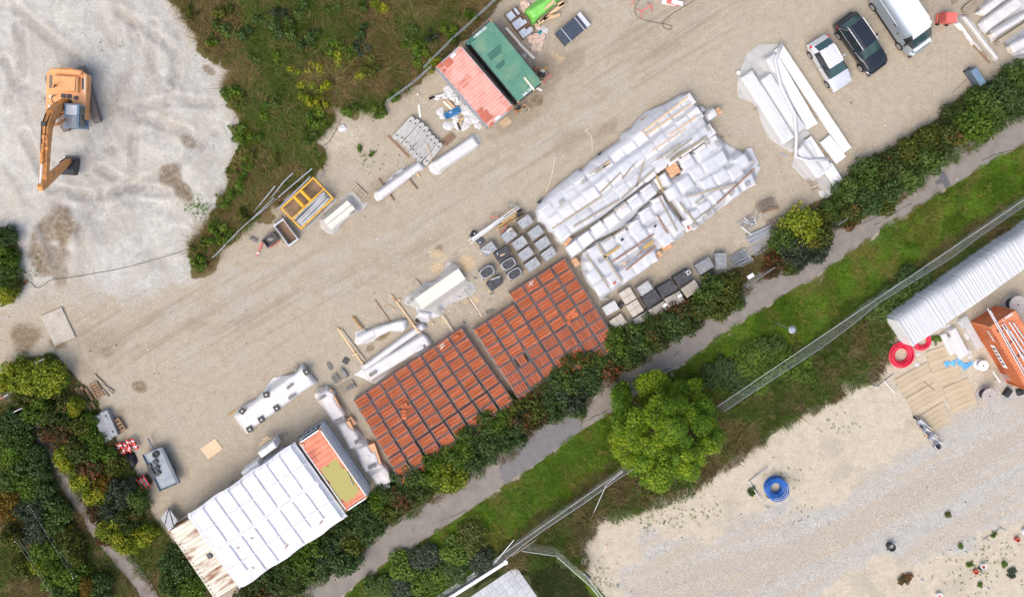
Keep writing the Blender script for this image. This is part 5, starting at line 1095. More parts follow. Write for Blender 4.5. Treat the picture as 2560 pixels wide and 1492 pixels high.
SH = {
 'A': ([zF3(150, 960), zF3(190, 870), zF3(320, 750), zF3(500, 560), zF3(750, 370), zF3(960, 195), zF3(1050, 200), zF3(1220, 20), (1548, 351), (1554, 334), (1575, 323), (1600, 294), (1619, 277), (1661, 261), (1689, 245), (1698, 238), (1714, 234), (1730, 257), (1743, 262), (1751, 281), (1766, 308), (1788, 337), (1776, 344), (1753, 363), (1722, 384), (1661, 421), (1642, 437), (1600, 471), (1587, 482), (1526, 528), (1494, 551), (1435, 585), (1428, 590), (1408, 613), (1390, 603), (1382, 584), (1371, 581), (1360, 563), (1343, 554), (1338, 530)], 'clear film over the long three row brick stack'),
 'B': ([(1410, 616), (1431, 598), (1489, 562), (1524, 533), (1587, 486), (1638, 444), (1641, 444), (1646, 476), (1641, 488), (1600, 522), (1565, 566), (1489, 602), (1455, 629), (1438, 641), (1429, 650), (1417, 630)], 'clear film over the single middle row of bricks'),
 'C': ([(1456, 631), (1489, 605), (1540, 585), (1566, 568), (1602, 524), (1644, 491), (1666, 506), (1681, 527), (1694, 541), (1704, 559), (1713, 578), (1712, 589), (1690, 602), (1650, 621), (1636, 646), (1626, 665), (1604, 681), (1559, 711), (1517, 737), (1515, 749), (1503, 753), (1498, 747), (1488, 731), (1464, 703), (1455, 681), (1450, 650)], 'clear film over the lower brick stack with planks on it'),
 'D': ([(1648, 440), (1661, 425), (1722, 386), (1753, 364), (1776, 347), (1791, 339), (1806, 350), (1823, 364), (1861, 385), (1862, 376), (1871, 370), (1881, 370), (1893, 398), (1903, 417), (1884, 462), (1823, 506), (1769, 549), (1740, 574), (1732, 577), (1715, 566), (1693, 526), (1676, 504), (1662, 480)], 'clear film over the eastern brick stack with a torn hole'),
}
hole = P2([zF4(510, 230), zF4(660, 70), zF4(760, 100), zF4(820, 220), zF4(770, 330), zF4(640, 340), zF4(550, 300)])
hole = [(p.x, p.y) for p in [W(*q, .9) for q in [zF4(500, 225), zF4(650, 75), zF4(770, 95), zF4(830, 210), zF4(780, 330), zF4(640, 345), zF4(540, 305)]]]
for k, (o, l) in SH.items():
 z0 = .45 if k in 'AB' else .25
 me = drape([(p.x, p.y) for p in [W(*q, z0) for q in o]], boxes[k], .10, 1.3 if k in 'CD' else .75, base=.12, wr=.05, seed=ord(k), hole=hole if k == 'D' else None, sm=1 if k in 'CD' else 3, fold=R(36) if k in 'AB' else None, edge=3.2, m=m_film, name='cover_film', zin=.25)
 solo('cover_film', me, None, l, 'plastic film', group='films over the brick stacks')
# extra white film over the lower end of the long stack
o = [W(*q, 1.1) for q in [zF3(470, 960), zF3(560, 900), zF3(1130, 560), zF3(1260, 500), zF3(1330, 560), zF3(1420, 700), zF3(1100, 900), zF3(900, 1030), zF3(480, 1330), zF3(390, 1230), zF3(350, 1120)]]
solo('cover_sheet', drape([(p.x, p.y) for p in o], [(q[0], q[1], q[2], q[3], q[4], q[5] + .06) for q in boxes['A']], .10, .8, base=.9, wr=.05, seed=50, edge=30, m=m_filmw, name='cover_sheet', zin=.6), None, 'opaque white sheet on the lower end of the long brick stack', 'plastic sheet')
# the pack showing through the torn hole
q = W(*zF4(665, 200), 1.0); q.z = 0
t = thing('brick_pack', 'open brick pack showing yellow bricks through a hole in the film', 'brick pack', q, R(30)); link('pallet_base', PBASE, t)
b = MB(); b.box((0, 0, .45), (.9, .85, .72)); part('lower_bricks', b, m_brick, t)
bk = MB().box((0, 0, 0), (.225, .105, .07)).mesh('brick', m_brick)
for i in range(4):
 for j in range(8):
  if rnd.random() < .12: continue
  link('brick', bk, t, (-.34 + i * .228, -.37 + j * .107, .85 + rnd.uniform(-.02, .02)), rnd.uniform(-.06, .06))
# exposed brick edges along the torn film
for (x, y, an, nb, l) in [(*zF5(140, 320), -52, 6, 'bare brick edge below the film of the long stack'), (*zF5(310, 760), 55, 5, 'bare bricks showing at the west corner of the lower stack'), (*zF5(2110, 440), -28, 6, 'bare brick edge on the east side of the lower stack'), (*zF5(1930, 590), -30, 4, 'bare bricks with grey strap on the lower stack side'), (*zF1(1530, 480), 50, 4, 'bare bricks at the free end of the small wrapped pack')]:
 p = W(x, y, .5); p.z = 0; t = thing('brick_edge', l, 'bricks', p, R(-an), 'bare brick edges beside the film')
 for i in range(nb):
  for j in range(2):
   for z in (.2, .32, .44): link('brick', bk, t, ((i - nb / 2) * .13, (j - .5) * .22, z * 1.6), math.pi / 2)
c4 = [zF1(1240, 530), zF1(1440, 370), zF1(1560, 520), zF1(1320, 690)]
o = [W(*q, .3) for q in [zF1(1240, 530), zF1(1330, 410), zF1(1450, 365), zF1(1490, 430), zF1(1530, 560), zF1(1420, 640), zF1(1320, 692), zF1(1290, 650)]]
solo('cover_film', drape([(p.x, p.y) for p in o], [bx_px(c4, .95)], .09, 2.5, wr=.06, seed=5, m=m_filmw, name='cover_film'), None, 'small white wrapped pack sticking out of the long stack', 'wrapped pack')
o = [W(*q, .3) for q in [zF1(1130, 400), zF1(1200, 330), zF1(1350, 430), zF1(1200, 500)]]
solo('cover_film', drape([(p.x, p.y) for p in o], [bx_px([zF1(1140, 400), zF1(1200, 350), zF1(1320, 430), zF1(1190, 480)], .5)], .08, 1.5, wr=.06, seed=6, m=m_film, name='cover_film'), None, 'grey film fold beside the small wrapped pack', 'plastic film')
PLANKS = [(zF1(930, 190), zF1(50, 870), .13, m_wood, 'long fresh board nearest the upper edge'), (zF1(1010, 320), zF1(100, 930), .12, m_wood, 'second long fresh board below it'), (zF1(1100, 570), zF1(170, 1200), .13, m_wood, 'long fresh board in the middle of the upper end'), (zF1(910, 790), zF1(250, 1230), .10, m_wood, 'thin fresh lath beside the middle board'),
          (zF1(1020, 1000), zF1(520, 1390), .12, m_woodg, 'grey plank near the torn hole'), (zF1(800, 1110), zF1(320, 1420), .12, m_woodg, 'grey plank with dark ends above the hole'), (zF1(1310, 960), zF1(590, 1440), .20, m_woodg, 'wide grey plank along the gap above the eastern stack'), (zF1(880, 1210), zF1(600, 1400), .12, m_woodg, 'grey plank end lying across the wide one'),
          (zF3(1600, 0), zF3(1200, 290), .08, m_woodg, 'thin grey lath at the red scrap'), (zF3(1620, 60), zF3(1320, 250), .14, m_woodg, 'short grey plank beside the thin lath'), (zF3(1830, 240), zF3(1410, 660), .12, m_woodg, 'grey plank across the second row'), (zF3(2150, 0), zF3(1850, 370), .13, m_woodg, 'steep brown plank across the second row'), (zF3(2280, 20), zF3(2130, 540), .12, m_woodg, 'upright lying plank beside the steep one'),
          (zF3(2500, 170), zF3(1830, 770), .12, m_woodg, 'long grey plank following the inner row'), (zF3(1440, 720), zF3(480, 1350), .15, m_woodg, 'long beige plank along the opaque white sheet'), (zF3(1790, 790), zF3(900, 1310), .14, m_woodg, 'long brown plank below the opaque white sheet'), (zF3(1940, 830), zF3(1560, 1120), .10, m_woodg, 'grey plank over the gap of the middle row'), (zF3(1600, 20), zF3(1480, 160), .12, m_wood, 'small fresh piece near the dark gap'),
          (zF4(2250, 170), zF4(1510, 860), .13, m_rustb, 'rust brown bar on the eastern stack'), (zF4(1870, 480), zF4(930, 720), .15, m_woodg, 'long beige plank touching the rust bar'), (zF4(310, 290), zF4(460, 620), .13, m_ochre, 'ochre plank at the west corner of the eastern stack'), (zF4(780, 830), zF4(1150, 1310), .15, m_woodg, 'beige plank at the lower corner of the eastern stack'), (zF4(1500, 880), zF4(1080, 1180), .10, m_woodg, 'grey lath along the lower side of the eastern stack'), (zF4(1250, 740), zF4(1090, 860), .10, m_woodg, 'short pale lath in the middle of the eastern stack'),
          (zF4(380, 740), zF4(730, 1390), .12, m_woodg, 'grey plank on the upper corner of the lower stack'), (zF4(340, 1080), zF4(550, 1440), .12, m_rustb, 'rusty plank beside the dark tile on the lower stack'), (zF5(1850, 200), zF5(1020, 750), .12, m_rustb, 'straight red brown bar on the lower stack'), (zF5(1890, 430), zF5(1290, 910), .13, m_rustb, 'rusty plank near the lower edge'), (zF5(520, 600), zF5(960, 1240), .14, m_woodg, 'grey brown plank down the west side of the lower stack'),
          (zF5(720, 380), zF5(1210, 1130), .16, m_woodg, 'pale plank down the middle of the lower stack'), (zF5(1370, 10), zF5(830, 390), .10, m_woodg, 'grey lath along the upper edge of the lower stack'), (zF5(1180, 430), zF5(860, 660), .20, m_ochre, 'ochre board in a valley of the lower stack'), (zF5(1830, 350), zF5(1650, 480), .34, m_ochre, 'olive board in the film valley of the lower stack'), (zF5(1640, 510), zF5(1480, 640), .08, m_rustb, 'thin rusty stick running on from the olive board'), (zF5(1370, 710), zF5(1230, 800), .06, m_woodb, 'stick with a brick on its end')]
for i, (p, q, w_, m_, l) in enumerate(PLANKS): beam(p, q, w_ * .95, .045, m_, l + (' on the film' if 'stack' not in l and 'film' not in l else ''), 1.27 if i < 18 else 1.12, name='plank', cat='plank', group='planks weighing down the film')
a_ = W(*zF1(690, 275), .9); beam(zF1(690, 275), zF1(25, 635), .14, .10, m_woodb, 'dark round timber lying in the film fold at the upper edge', .45, name='plank', cat='plank')
def small(name, p, d, z, ang, m, label, cat, b=.015): return solo(name, MB().rbox((0, 0, d[2] / 2), d, b), m, label, cat, W(*p, z), R(-ang))
SLB = [(zF3(1100, 430), -35, 'grey paving slab at the upper corner of the opaque sheet'), (zF3(660, 830), -35, 'grey paving slab with rounded corner by the print'), (zF3(1310, 690), 55, 'grey paving slab at the end of the long beige plank'), (zF3(540, 1240), -33, 'grey paving slab at the start of the long beige plank'), (zF4(2120, 475), -30, 'grey paving slab near the eastern edge'), (zF4(1800, 650), -55, 'grey paving slab under the rust bar'), (zF4(1350, 1050), -33, 'grey paving slab at the lower edge of the eastern stack'),
       (zF4(2210, 40), -25, 'grey slab at the far eastern tip'), (zF1(1140, 580), 40, 'round cornered grey slab at the upper end of the stack'), (zF1(1330, 795), 55, 'small grey slab at the upper end of the stack'), (zF1(1530, 1100), 55, 'long grey slab at the top of the eastern stack'), (zF1(1330, 1060), 70, 'pale slab at the top of the eastern stack'), (zF4(1060, 1290), -30, 'large pale slab at the lower tip of the eastern stack')]
for p, an, l in SLB: small('paving_slab', p, (.44, .28, .05), 1.2, an, m_conc, l, 'slab')
for p, m_, an, l in [(zF5(1220, 310), m_dark, -35, 'dark tile in the middle of the lower stack'), (zF5(1870, 40), m_dark, -50, 'dark tile near the pack with rusty plank'), (zF5(1070, 1160), m_tile, -30, 'red brick at the lower end of the lower stack'), (zF5(1260, 780), m_brick, -20, 'yellow brick on the stick of the lower stack'), (zF4(2330, 115), m_pavel, 60, 'blue grey block on the eastern tip'), (zF4(950, 1330), m_tile, 50, 'red brown lump at the lower tip')]: small('brick', p, (.26, .15, .07), 1.12, an, m_, l, 'brick')
for p, l in [(zF3(1070, 245), 'red scrap with black box at the edge of the long film'), (zF3(265, 820), 'red scrap with black box at the lower tip of the long film'), (Zm(1320, 220, 7.856)(1440, 1310), 'red scrap with black box by the upper edge of the long film')]:
 t = thing('clamp', l, 'clamp', W(*p, .3), R(35), 'red and black clamps'); part('block', MB().rbox((-.12, .05, .1), (.34, .28, .2), .03), m_dark, t); part('handle', MB().tube([(-.05, -.12, .15), (.15, -.14, .22), (.3, -.1, .15)], .06, 6), m_red, t)
hollow_block(1501, 728, .5, 53, 'hollow block on the film hem at the lower tip of the lower stack', 1.1)
hollow_block(1511, 742, .3, 50, 'second hollow block on the film hem below the first', 1.0)
# == containers
def lettering(body, size, parent, loc, rz, m, name='lettering', tilt=None):
 c = bpy.data.curves.new(name, 'FONT'); c.body = body; c.size = size; c.align_x = 'CENTER'; c.align_y = 'CENTER'; c.extrude = .003; c.resolution_u = 2; c.offset = .006
 tmp = bpy.data.objects.new('tmp', c); C.objects.link(tmp); bpy.context.view_layer.update()
 me = bpy.data.meshes.new_from_object(tmp.evaluated_get(bpy.context.evaluated_depsgraph_get())); bpy.data.objects.remove(tmp); me.materials.clear(); me.materials.append(m)
 o = link(name, me, parent, loc, rz)
 if tilt: o.rotation_euler = tilt
 return o
zE = Zm(1060, 30, 4.7375)
gt, L_, W_, h = container('green shipping container with dark stripes on its roof', [zE(800, 90), zE(1408, 840), zE(1115, 1080), zE(500, 335)], 2.59, m_green, m_navy, 30, dims=(6.06, 2.44), amp=.04)  # dark wall colour paints in the shadowed side; only the roof is green
for (p, q) in [((750, 525), (905, 395)), ((775, 545), (915, 425)), ((785, 570), (915, 465)), ((850, 660), (955, 570)), ((875, 675), (955, 610))]:
 c, a, l = seg(zE(*p), zE(*q), 2.6); b = MB().box((0, 0, 0), (l, .17, .02)); M = gt.matrix_basis.inverted(); lc = Matrix.Rotation(-gt.rotation_euler.z, 3, 'Z') @ (c - gt.location)
 part('roof_patch', b, m_greend, gt, loc=(lc.x, lc.y, 2.61), rz=a - gt.rotation_euler.z)
def on(th, p, z):
 c = W(*p, z); v = Matrix.Rotation(-th.rotation_euler.z, 3, 'Z') @ (c - th.location); return (v.x, v.y, z)
for (p, q) in [((495, 330), (560, 390)), ((555, 305), (610, 330))]:
 c, a, l = seg(zE(*p), zE(*q), 2.6); part('roof_patch', MB().box((0, 0, 0), (.32, .42, .012)), m_greend, gt, loc=on(gt, ((zE(*p)[0] + zE(*q)[0]) / 2, (zE(*p)[1] + zE(*q)[1]) / 2), 2.60), rz=0)
lettering('6 8BHX 503', .24, gt, on(gt, zE(665, 245), 2.607), R(90), m_white); lettering('503 7206', .27, gt, on(gt, zE(1235, 942), 2.607), R(90), m_white)
beam(zE(1185, 775), zE(1308, 930), .13, .04, m_woodc, 'white board lying on the roof of the green container', 2.615, name='board', cat='board')
rt, L_, W_, h = container('faded red shipping container with rusty roof corners', [zE(435, 390), zE(1065, 1120), zE(775, 1390), zE(138, 650)], 2.59, m_pink, m_grey, 11, dims=(6.06, 2.44), amp=.03)
for (p, d) in [((345, 520), (.46, .20)), ((870, 1255), (.46, .16))]: part('roof_label', MB().box((0, 0, 0), (d[1], d[0], .01)), m_white, rt, loc=on(rt, zE(*p), 2.61))
for (p, d) in [((455, 825), (.07, .6)), ((495, 870), (.07, .55)), ((730, 1240), (.8, .7)), ((665, 1175), (.3, .5)), ((190, 640), (.35, .4)), ((235, 695), (.25, .3)), ((915, 1010), (.08, .45)), ((800, 1330), (.25, .35)), ((1010, 1150), (.2, .5)), ((285, 600), (.55, .7))]:
 part('roof_patch', MB().box((0, 0, 0), (d[0], d[1], .008)), m_pinkd, rt, loc=on(rt, zE(*p), 2.6075))
# side container with dented roof and a green puddle
zG = Zm(720, 1020, 5.246)
ot, L_, W_, h = container('white sided container with red dented roof holding a green puddle', [zG(430, 290), zG(1045, 1165), zG(770, 1360), zG(125, 435)], 2.59, m_redroof, m_white, 14, end_m=m_navy, roof=False)
ot_r = MB(); sag = lambda x, y, q: 2.555 + q * (1.3 - 1.0 * math.exp(-((x - 1.2) / 1.3) ** 2)) - .24 * math.exp(-((x - 1.1) / 1.6) ** 4 - ((y + .05) / .92) ** 4) - .03 * math.exp(-((x + 1.2) / .8) ** 2 - ((y) / .8) ** 2)
corr(ot_r, L_ - .30, W_ - .14, 15, .022, zf=sag); part('roof', ot_r, m_redroof, ot)
pl = []
for i in range(56):
 th = 2 * math.pi * i / 56; e = (abs(math.cos(th)) ** 3.5 + abs(math.sin(th)) ** 3.5) ** (-1 / 3.5) * (1 + .16 * math.sin(5 * th + 1) * (math.cos(th) < .3) + .07 * math.sin(11 * th) + rnd.uniform(-.03, .03)); pl.append((1.72 * e * math.cos(th), .92 * e * math.sin(th)))
part('puddle', MB().prism(pl, 0, .004), m_water, ot, loc=(.95, -.05, 2.475))
beam(zG(780, 850), zG(860, 1020), .07, .05, m_woodg, 'pale stick floating at the side of the green puddle', 2.56, name='stick', cat='stick'); beam(zG(190, 470), zG(205, 510), .12, .05, m_wood, 'short wooden block on the dented red roof', 2.58, name='wood_block', cat='wood block')
gb = MB()
for k in range(5): gb.box((-.15, -W_ / 2 + .3 + k * .45, 1.25), (.05, .05, 2.3))
gb.box((-.15, 0, 2.4), (.05, W_ - .3, .05)); part('gate_bars', gb, m_cabblue, ot, loc=(-L_ / 2 + .0, 0, 0))
# cream rusty container at the lower left
d_ = (110, 162); l_ = math.hypot(*d_); n_ = (162 / l_, -110 / l_)
ut, L_, W_, h = container('cream container with rusty roof sticking out from under the white tarp', [(421.5, 1331), (421.5 + d_[0] * 1.04, 1331 + d_[1] * 1.04), (421.5 + d_[0] * 1.04 + n_[0] * 83, 1331 + d_[1] * 1.04 + n_[1] * 83), (421.5 + n_[0] * 83, 1331 + n_[1] * 83)], 2.59, m_rust, m_rust, 16, dims=(6.3, 2.44), amp=.028)
for k in range(17): part('roof_slot', MB().box((0, 0, 0), (.05, .13, .01)), m_black, ut, loc=(-1.9 + k * .30, -W_ / 2 + .20, 2.60))
part('roof_hatch', MB().rbox((0, 0, .06), (.42, .36, .12), .03), m_navy, ut, loc=on(ut, T(0, 3, 2065, 1060), 2.56))
# white tarp roof between the containers
RZ = 2.95
c4 = [(467, 1287), (732, 1111), (870, 1291), (598, 1477)]
c, a, L_, W_ = quad(c4, RZ); c.z = 0
st = thing('shelter', 'white tarp roofed shelter with grey seam strips spanning two containers', 'shelter', c, a)
xs = np.linspace(-L_ / 2, L_ / 2, 120); ys = np.linspace(-W_ / 2, W_ / 2, 70); X, Y = np.meshgrid(xs, ys)
tb = L_ / 9
Z = RZ + .10 * np.abs(np.sin(np.pi * (X + L_ / 2) / tb)) ** .5 * -.5 - .06 * np.abs(np.sin(np.pi * (Y + W_ / 2) / (W_ / 4))) ** .7 + (fbm(X, Y * 1.6, .8, 4, 8) - .5) * .06 - .25 * sstep(np.abs(X), L_ / 2 - .35, L_ / 2) - .2 * sstep(np.abs(Y), W_ / 2 - .3, W_ / 2)
Vv = np.stack([X, Y + .05 * np.sin(X * 2), Z], -1).reshape(-1, 3); I = np.arange(X.size).reshape(X.shape); F = np.stack([I[:-1, :-1], I[:-1, 1:], I[1:, 1:], I[1:, :-1]], -1).reshape(-1, 4)
part('roof_tarp', npmesh('roof_tarp', Vv, F, m_tarp, smooth=True), None, st)
for k in range(9):
 x = -L_ / 2 + .12 + k * (L_ - .5) / 8
 for (y0, y1) in ((-W_ / 2 + .1, -.15), (.15, W_ / 2 - .1)):
  if rnd.random() < .12: y0 += .8
  part('seam_strip', MB().box((0, 0, 0), (.11, y1 - y0, .03)), m_seam, st, loc=(x + rnd.uniform(-.03, .03), (y0 + y1) / 2, RZ + .03))
for k in range(1, 4): part('fold_line', MB().tube([(-L_ / 2 + .2, 0, 0), (L_ / 2 - .2, 0, 0)], .035, 5), m_white, st, loc=(0, -W_ / 2 + k * W_ / 4, RZ + .005))
for (p, q) in [((2480, 890), (2430, 940)), ((2340, 985), (2310, 1005)), ((2490, 1180), (2460, 1200))]:
 part('rust_stain', MB().box((0, 0, 0), (.07, .28, .012)), m_rustb, st, loc=on(st, T(0, 3, *p), RZ + .012), rz=R(40) - 0)
for p in [(640, 735), (300, 970)]: part('tarp_tear', MB().box((0, 0, 0), (.32, .09, .012)), m_rustb, st, loc=on(st, T(1, 3, *p), RZ + .012), rz=.2)
for x in (-L_ / 2 + .15, -L_ / 6, L_ / 6, L_ / 2 - .15):
 for y in (-W_ / 2 + .2, W_ / 2 - .2): part('post', MB().tube([(x, y, 0), (x, y, RZ - .25)], .05, 6), m_galv, st)
for c4, hh, l, m_ in [([T(1, 3, 10, 45), T(1, 3, 165, -45), T(1, 3, 215, -20), T(1, 3, 60, 108)], 1.9, 'white box unit with pale blue end beside the shelter roof', m_white), ([T(1, 3, 60, 150), T(1, 3, 230, 45), T(1, 3, 265, 85), T(1, 3, 100, 195)], 1.8, 'pale blue box tucked under the shelter edge', m_seam), ([T(0, 3, 2365, 245), T(0, 3, 2530, 140), T(0, 3, 2575, 180), T(0, 3, 2410, 300)], 1.8, 'white low box under the shelter edge', m_white)]:
 c, a, L2, W2 = quad(c4, hh); c.z = 0; t = thing('site_box', l, 'box unit', c, a, 'boxes beside the shelter'); part('body', MB().rbox((0, 0, hh / 2), (L2, W2, hh), .08), m_, t); part('lid_seam', MB().box((0, 0, hh + .004), (.04, W2 - .2, .02)), m_seam, t)
 part('lid', MB().rbox((0, 0, hh + .02), (L2 * .48, W2 * .9, .05), .02), m_, t, loc=(-L2 * .22, 0, 0))
for k, (p, q) in enumerate([((30, 1440), (150, 1370)), ((60, 1395), (120, 1360))]): beam(T(1, 2, *p), T(1, 2, *q), .12, .06, m_wood, ['lower wooden piece behind the white box unit', 'upper wooden piece behind the white box unit'][k], .9, name='wood_piece', cat='wood piece')
# orange container on the right lot
zO = Zm(2360, 720, 5.245)
ort, L_, W_, h = container('orange shipping container with steel pipes on its roof', [zO(610, 500), zO(610 + 500, 500 + 850), zO(920 + 500, 280 + 850), zO(920, 280)], 2.59, m_orcr, m_orc, 22, dims=(6.06, 2.44))
lettering('L 30083', .3, ort, on(ort, zO(835, 380), 2.61), R(90), m_white)
def side_pt(px, frac): return px
sgn = -1
v = Matrix.Rotation(-ort.rotation_euler.z, 3, 'Z') @ (W(*zO(560, 800), 1.3) - ort.location); sgn = 1 if v.y > 0 else -1
lettering('20445', .42, ort, (-L_ / 2 + 1.0, sgn * (W_ / 2 + .02), 2.0), 0, m_white, tilt=(math.pi / 2, 0, 0 if sgn < 0 else math.pi))
part('side_banner', MB().box((0, 0, 0), (2.2, .02, .52)), m_white, ort, loc=(-L_ / 2 + 3.1, sgn * (W_ / 2 + .012), 1.35))
for k in range(5): part('banner_mark', MB().box((0, 0, 0), (.20, .02, .26 if k % 2 else .34)), m_black, ort, loc=(-L_ / 2 + 2.35 + k * .36, sgn * (W_ / 2 + .024), 1.35))
pp = [((570, 265), (1060, 1160), .05), ((605, 290), (1075, 1120), .05), ((755, 470), (1090, 980), .05), ((790, 460), (1080, 900), .04), ((850, 440), (1120, 850), .06), ((905, 450), (1150, 800), .06), ((820, 540), (1080, 1010), .05), ((870, 560), (1150, 990), .05)]
for k, (p, q, r_) in enumerate(pp):
 a_, b_ = W(*zO(*p), 2.72), W(*zO(*q), 2.72); solo('steel_pipe', MB().tube([(0, 0, 0), tuple(b_ - a_)], r_, 7), m_galv, f"steel pipe on the orange container, {ORD[k]} from the long edge", 'pipe', a_, 0, 'steel pipes on the orange container')
for k in range(3): beam(zO(700 + k * 120, 640 + k * 170 - 60), zO(830 + k * 120, 560 + k * 170 - 60), .10, .09, m_rustb, f"{['upper', 'middle', 'lower'][k]} red brown bearer under the steel pipes", 2.62, name='bearer', cat='bearer')
# == white wrapped timber packages
def wrapped(label, outline, quads, h, m=m_filmw, seed=3, slope=2.6, core=None, z0=.15, cat='timber package', res=.085, wr=.045, edge=6, name='wrapped_package', group='white wrapped timber packages', boards=None):
 bx = [bx_px(q, hh) for q, hh in [(q if isinstance(q[0], list) else (q, h)) for q in quads]]
 ctr = W(*quads[0][0], 0) if not isinstance(quads[0][0], list) else W(*quads[0][0][0], 0)
 t = thing(name, label, cat, (0, 0, 0), 0, group)
 part('wrapping', drape([(p.x, p.y) for p in [W(*q, z0) for q in outline]], bx, res, slope, wr=wr, seed=seed, edge=edge, m=m, name='wrapping', zin=.12), None, t)
 cb = MB()
 for (x, y, a, l, w, hh) in bx: cb.box((x, y, hh / 2 - .02), (l - .12, w - .12, hh - .12), a)
 part('timber', cb, core or m_woodc, t); return t
t1 = lambda *p: TP(1, 1, *p)
wrapped('white wrapped package nearest the red container', [(1183, 334), (1194, 337), (1204, 358), (1188, 375), (1150, 400), (1115, 424), (1100, 436), (1087, 437), (1075, 428), (1070, 418), (1080, 403), (1130, 372), (1165, 348)], [[(1082, 408), (1182, 341), (1197, 362), (1096, 428)]], .7, seed=11)
w2 = wrapped('long white wrapped package with blue print, lying on three bearers', t1((1160, 445), (1170, 410), (1200, 398), (1290, 310), (1390, 220), (1530, 150), (1620, 95), (1665, 120), (1672, 180), (1640, 215), (1600, 222), (1420, 370), (1240, 502), (1190, 512), (1165, 480)), [t1((1180, 440), (1600, 125), (1650, 185), (1230, 480))], .7, seed=12)
for k, (p, q) in enumerate([((1440, 205), (1505, 170)), ((1340, 280), (1400, 235)), ((1250, 355), (1300, 320))]):
 c, a, l = seg(T(1, 1, *p), T(1, 1, *q), .62); lettering('HMEL S', .17, w2, tuple(c + Vector((0, 0, .04))), a, m_navy, 'print')
wrapped('opened white package with cream boards showing', t1((830, 490), (850, 470), (930, 425), (970, 430), (1010, 480), (1050, 530), (1095, 530), (1085, 562), (1040, 600), (960, 650), (900, 690), (850, 740), (820, 800), (740, 845), (700, 830), (640, 780), (620, 700), (632, 680), (700, 610), (800, 550)), [t1((655, 705), (900, 505), (1000, 592), (745, 800))], .65, m=m_filmg, seed=13, slope=1.4)
for k, (p, q) in enumerate([((680, 720), (915, 525)), ((720, 765), (965, 570))]): beam(T(1, 1, *p), T(1, 1, *q), .36, .05, m_woodc, ['outer wide cream board on the opened package', 'inner wide cream board on the opened package'][k], .72, name='board', cat='board', group='boards on the opened package')
hollow_block(*T(1, 1, 960, 620), .74, -33, 'hollow block weighing down the opened package', 1.0)
t2 = lambda *p: TP(1, 2, *p)
wrapped('large white wrapped package with a cream board face and hanging film', t1((1500, 1440), (1580, 1370), (1660, 1310), (1740, 1300), (1800, 1260), (1850, 1190), (1885, 1110), (1950, 1130), (2010, 1145), (2018, 1230), (2150, 1340), (2165, 1400), (2120, 1440)) + t2((2040, 0), (1900, 62), (1850, 110), (1815, 172), (1760, 150), (1600, 95), (1490, 70), (1455, 40), (1470, -10)), [t1((1545, 1480), (1985, 1165), (2070, 1275), (1640, 1570))], .75, m=m_filmg, seed=14, slope=1.3)
beam(T(1, 1, 1600, 1520), T(1, 1, 2030, 1225), .95, .03, m_woodc, 'broad cream board face of the large package', .775, name='board', cat='board')
wrapped('crumpled film tail hanging from the large package', t2((1560, 85), (1640, 100), (1760, 150), (1815, 172), (1760, 195), (1720, 192), (1700, 232), (1640, 242), (1570, 182), (1592, 150)), [t2((1590, 120), (1720, 150), (1700, 200), (1600, 190))], .3, m=m_film, seed=15, wr=.14, cat='plastic film', name='film_tail', group='loose film')
wrapped('lumpy white wrapped roll beside the two brown planks', t2((975, 340), (1060, 295), (1090, 315), (1200, 265), (1300, 240), (1430, 200), (1490, 212), (1492, 280), (1440, 335), (1320, 322), (1220, 370), (1150, 420), (1090, 445), (1000, 460), (970, 440)), [t2((1000, 385), (1150, 300), (1190, 350), (1030, 440)), t2((1170, 300), (1330, 240), (1350, 310), (1200, 370)), t2((1330, 235), (1470, 220), (1460, 310), (1350, 305))], .55, seed=16, wr=.10, slope=1.6)
wrapped('narrow upper strip of the flat white packages by the tile crates', t2((1030, 660), (1080, 630), (1600, 250), (1640, 240), (1692, 285), (1640, 320), (1070, 715), (1040, 690)), [t2((1045, 665), (1625, 255), (1670, 290), (1080, 700))], .6, seed=17, wr=.03)
wrapped('broad flat white package by the tile crates', t2((960, 752), (1090, 670), (1400, 460), (1630, 330), (1690, 370), (1745, 440), (1700, 500), (1600, 562), (1400, 650), (1180, 840), (1150, 842), (1060, 790)), [t2((1040, 730), (1650, 355), (1725, 445), (1150, 790))], .62, seed=18, wr=.04)
beam(T(1, 2, 1330, 535), T(1, 2, 1585, 360), .05, .02, m_navy, 'dark strip painting the shaded slit between the flat white packages', .66, name='strap', cat='strap')  # no real strap: solid dark strip standing in for shade in the gap
wrapped('long white wrapped package with six weights on it', [T(1, 2, 460, 638), T(1, 2, 500, 690), T(1, 2, 612, 828), T(1, 2, 480, 905), T(1, 2, 250, 1085), T(1, 2, 0, 1262), T(0, 2, 2480, 1325), T(0, 2, 2425, 1335), T(0, 2, 2320, 1200), T(0, 2, 2300, 1160), T(0, 2, 2345, 1080), T(0, 2, 2520, 985), T(1, 2, 60, 915), T(1, 2, 170, 782), T(1, 2, 250, 765), T(1, 2, 385, 730)], [[T(0, 2, 2330, 1160), T(1, 2, 440, 700), T(1, 2, 580, 820), T(0, 2, 2440, 1300)]], .7, m=m_filmw, seed=19, slope=1.3)
SROW = [(575, 960), (592, 908), (700, 850), (730, 880), (782, 910), (785, 960), (830, 1040), (885, 1110), (880, 1165), (900, 1200), (940, 1245), (1010, 1290), (1060, 1350), (1110, 1410), (1150, 1480)]
SROW2 = [T(1, 3, 1185, 5), T(1, 3, 1222, 120), T(1, 3, 1300, 180), T(1, 3, 1360, 288), T(1, 3, 1325, 360), T(1, 3, 1262, 458), T(1, 3, 1230, 430), T(1, 3, 1105, 262), T(1, 3, 1040, 172), T(1, 3, 950, 10)]
SROW3 = [(920, 1470), (870, 1380), (820, 1310), (770, 1240), (700, 1130), (600, 1000)]
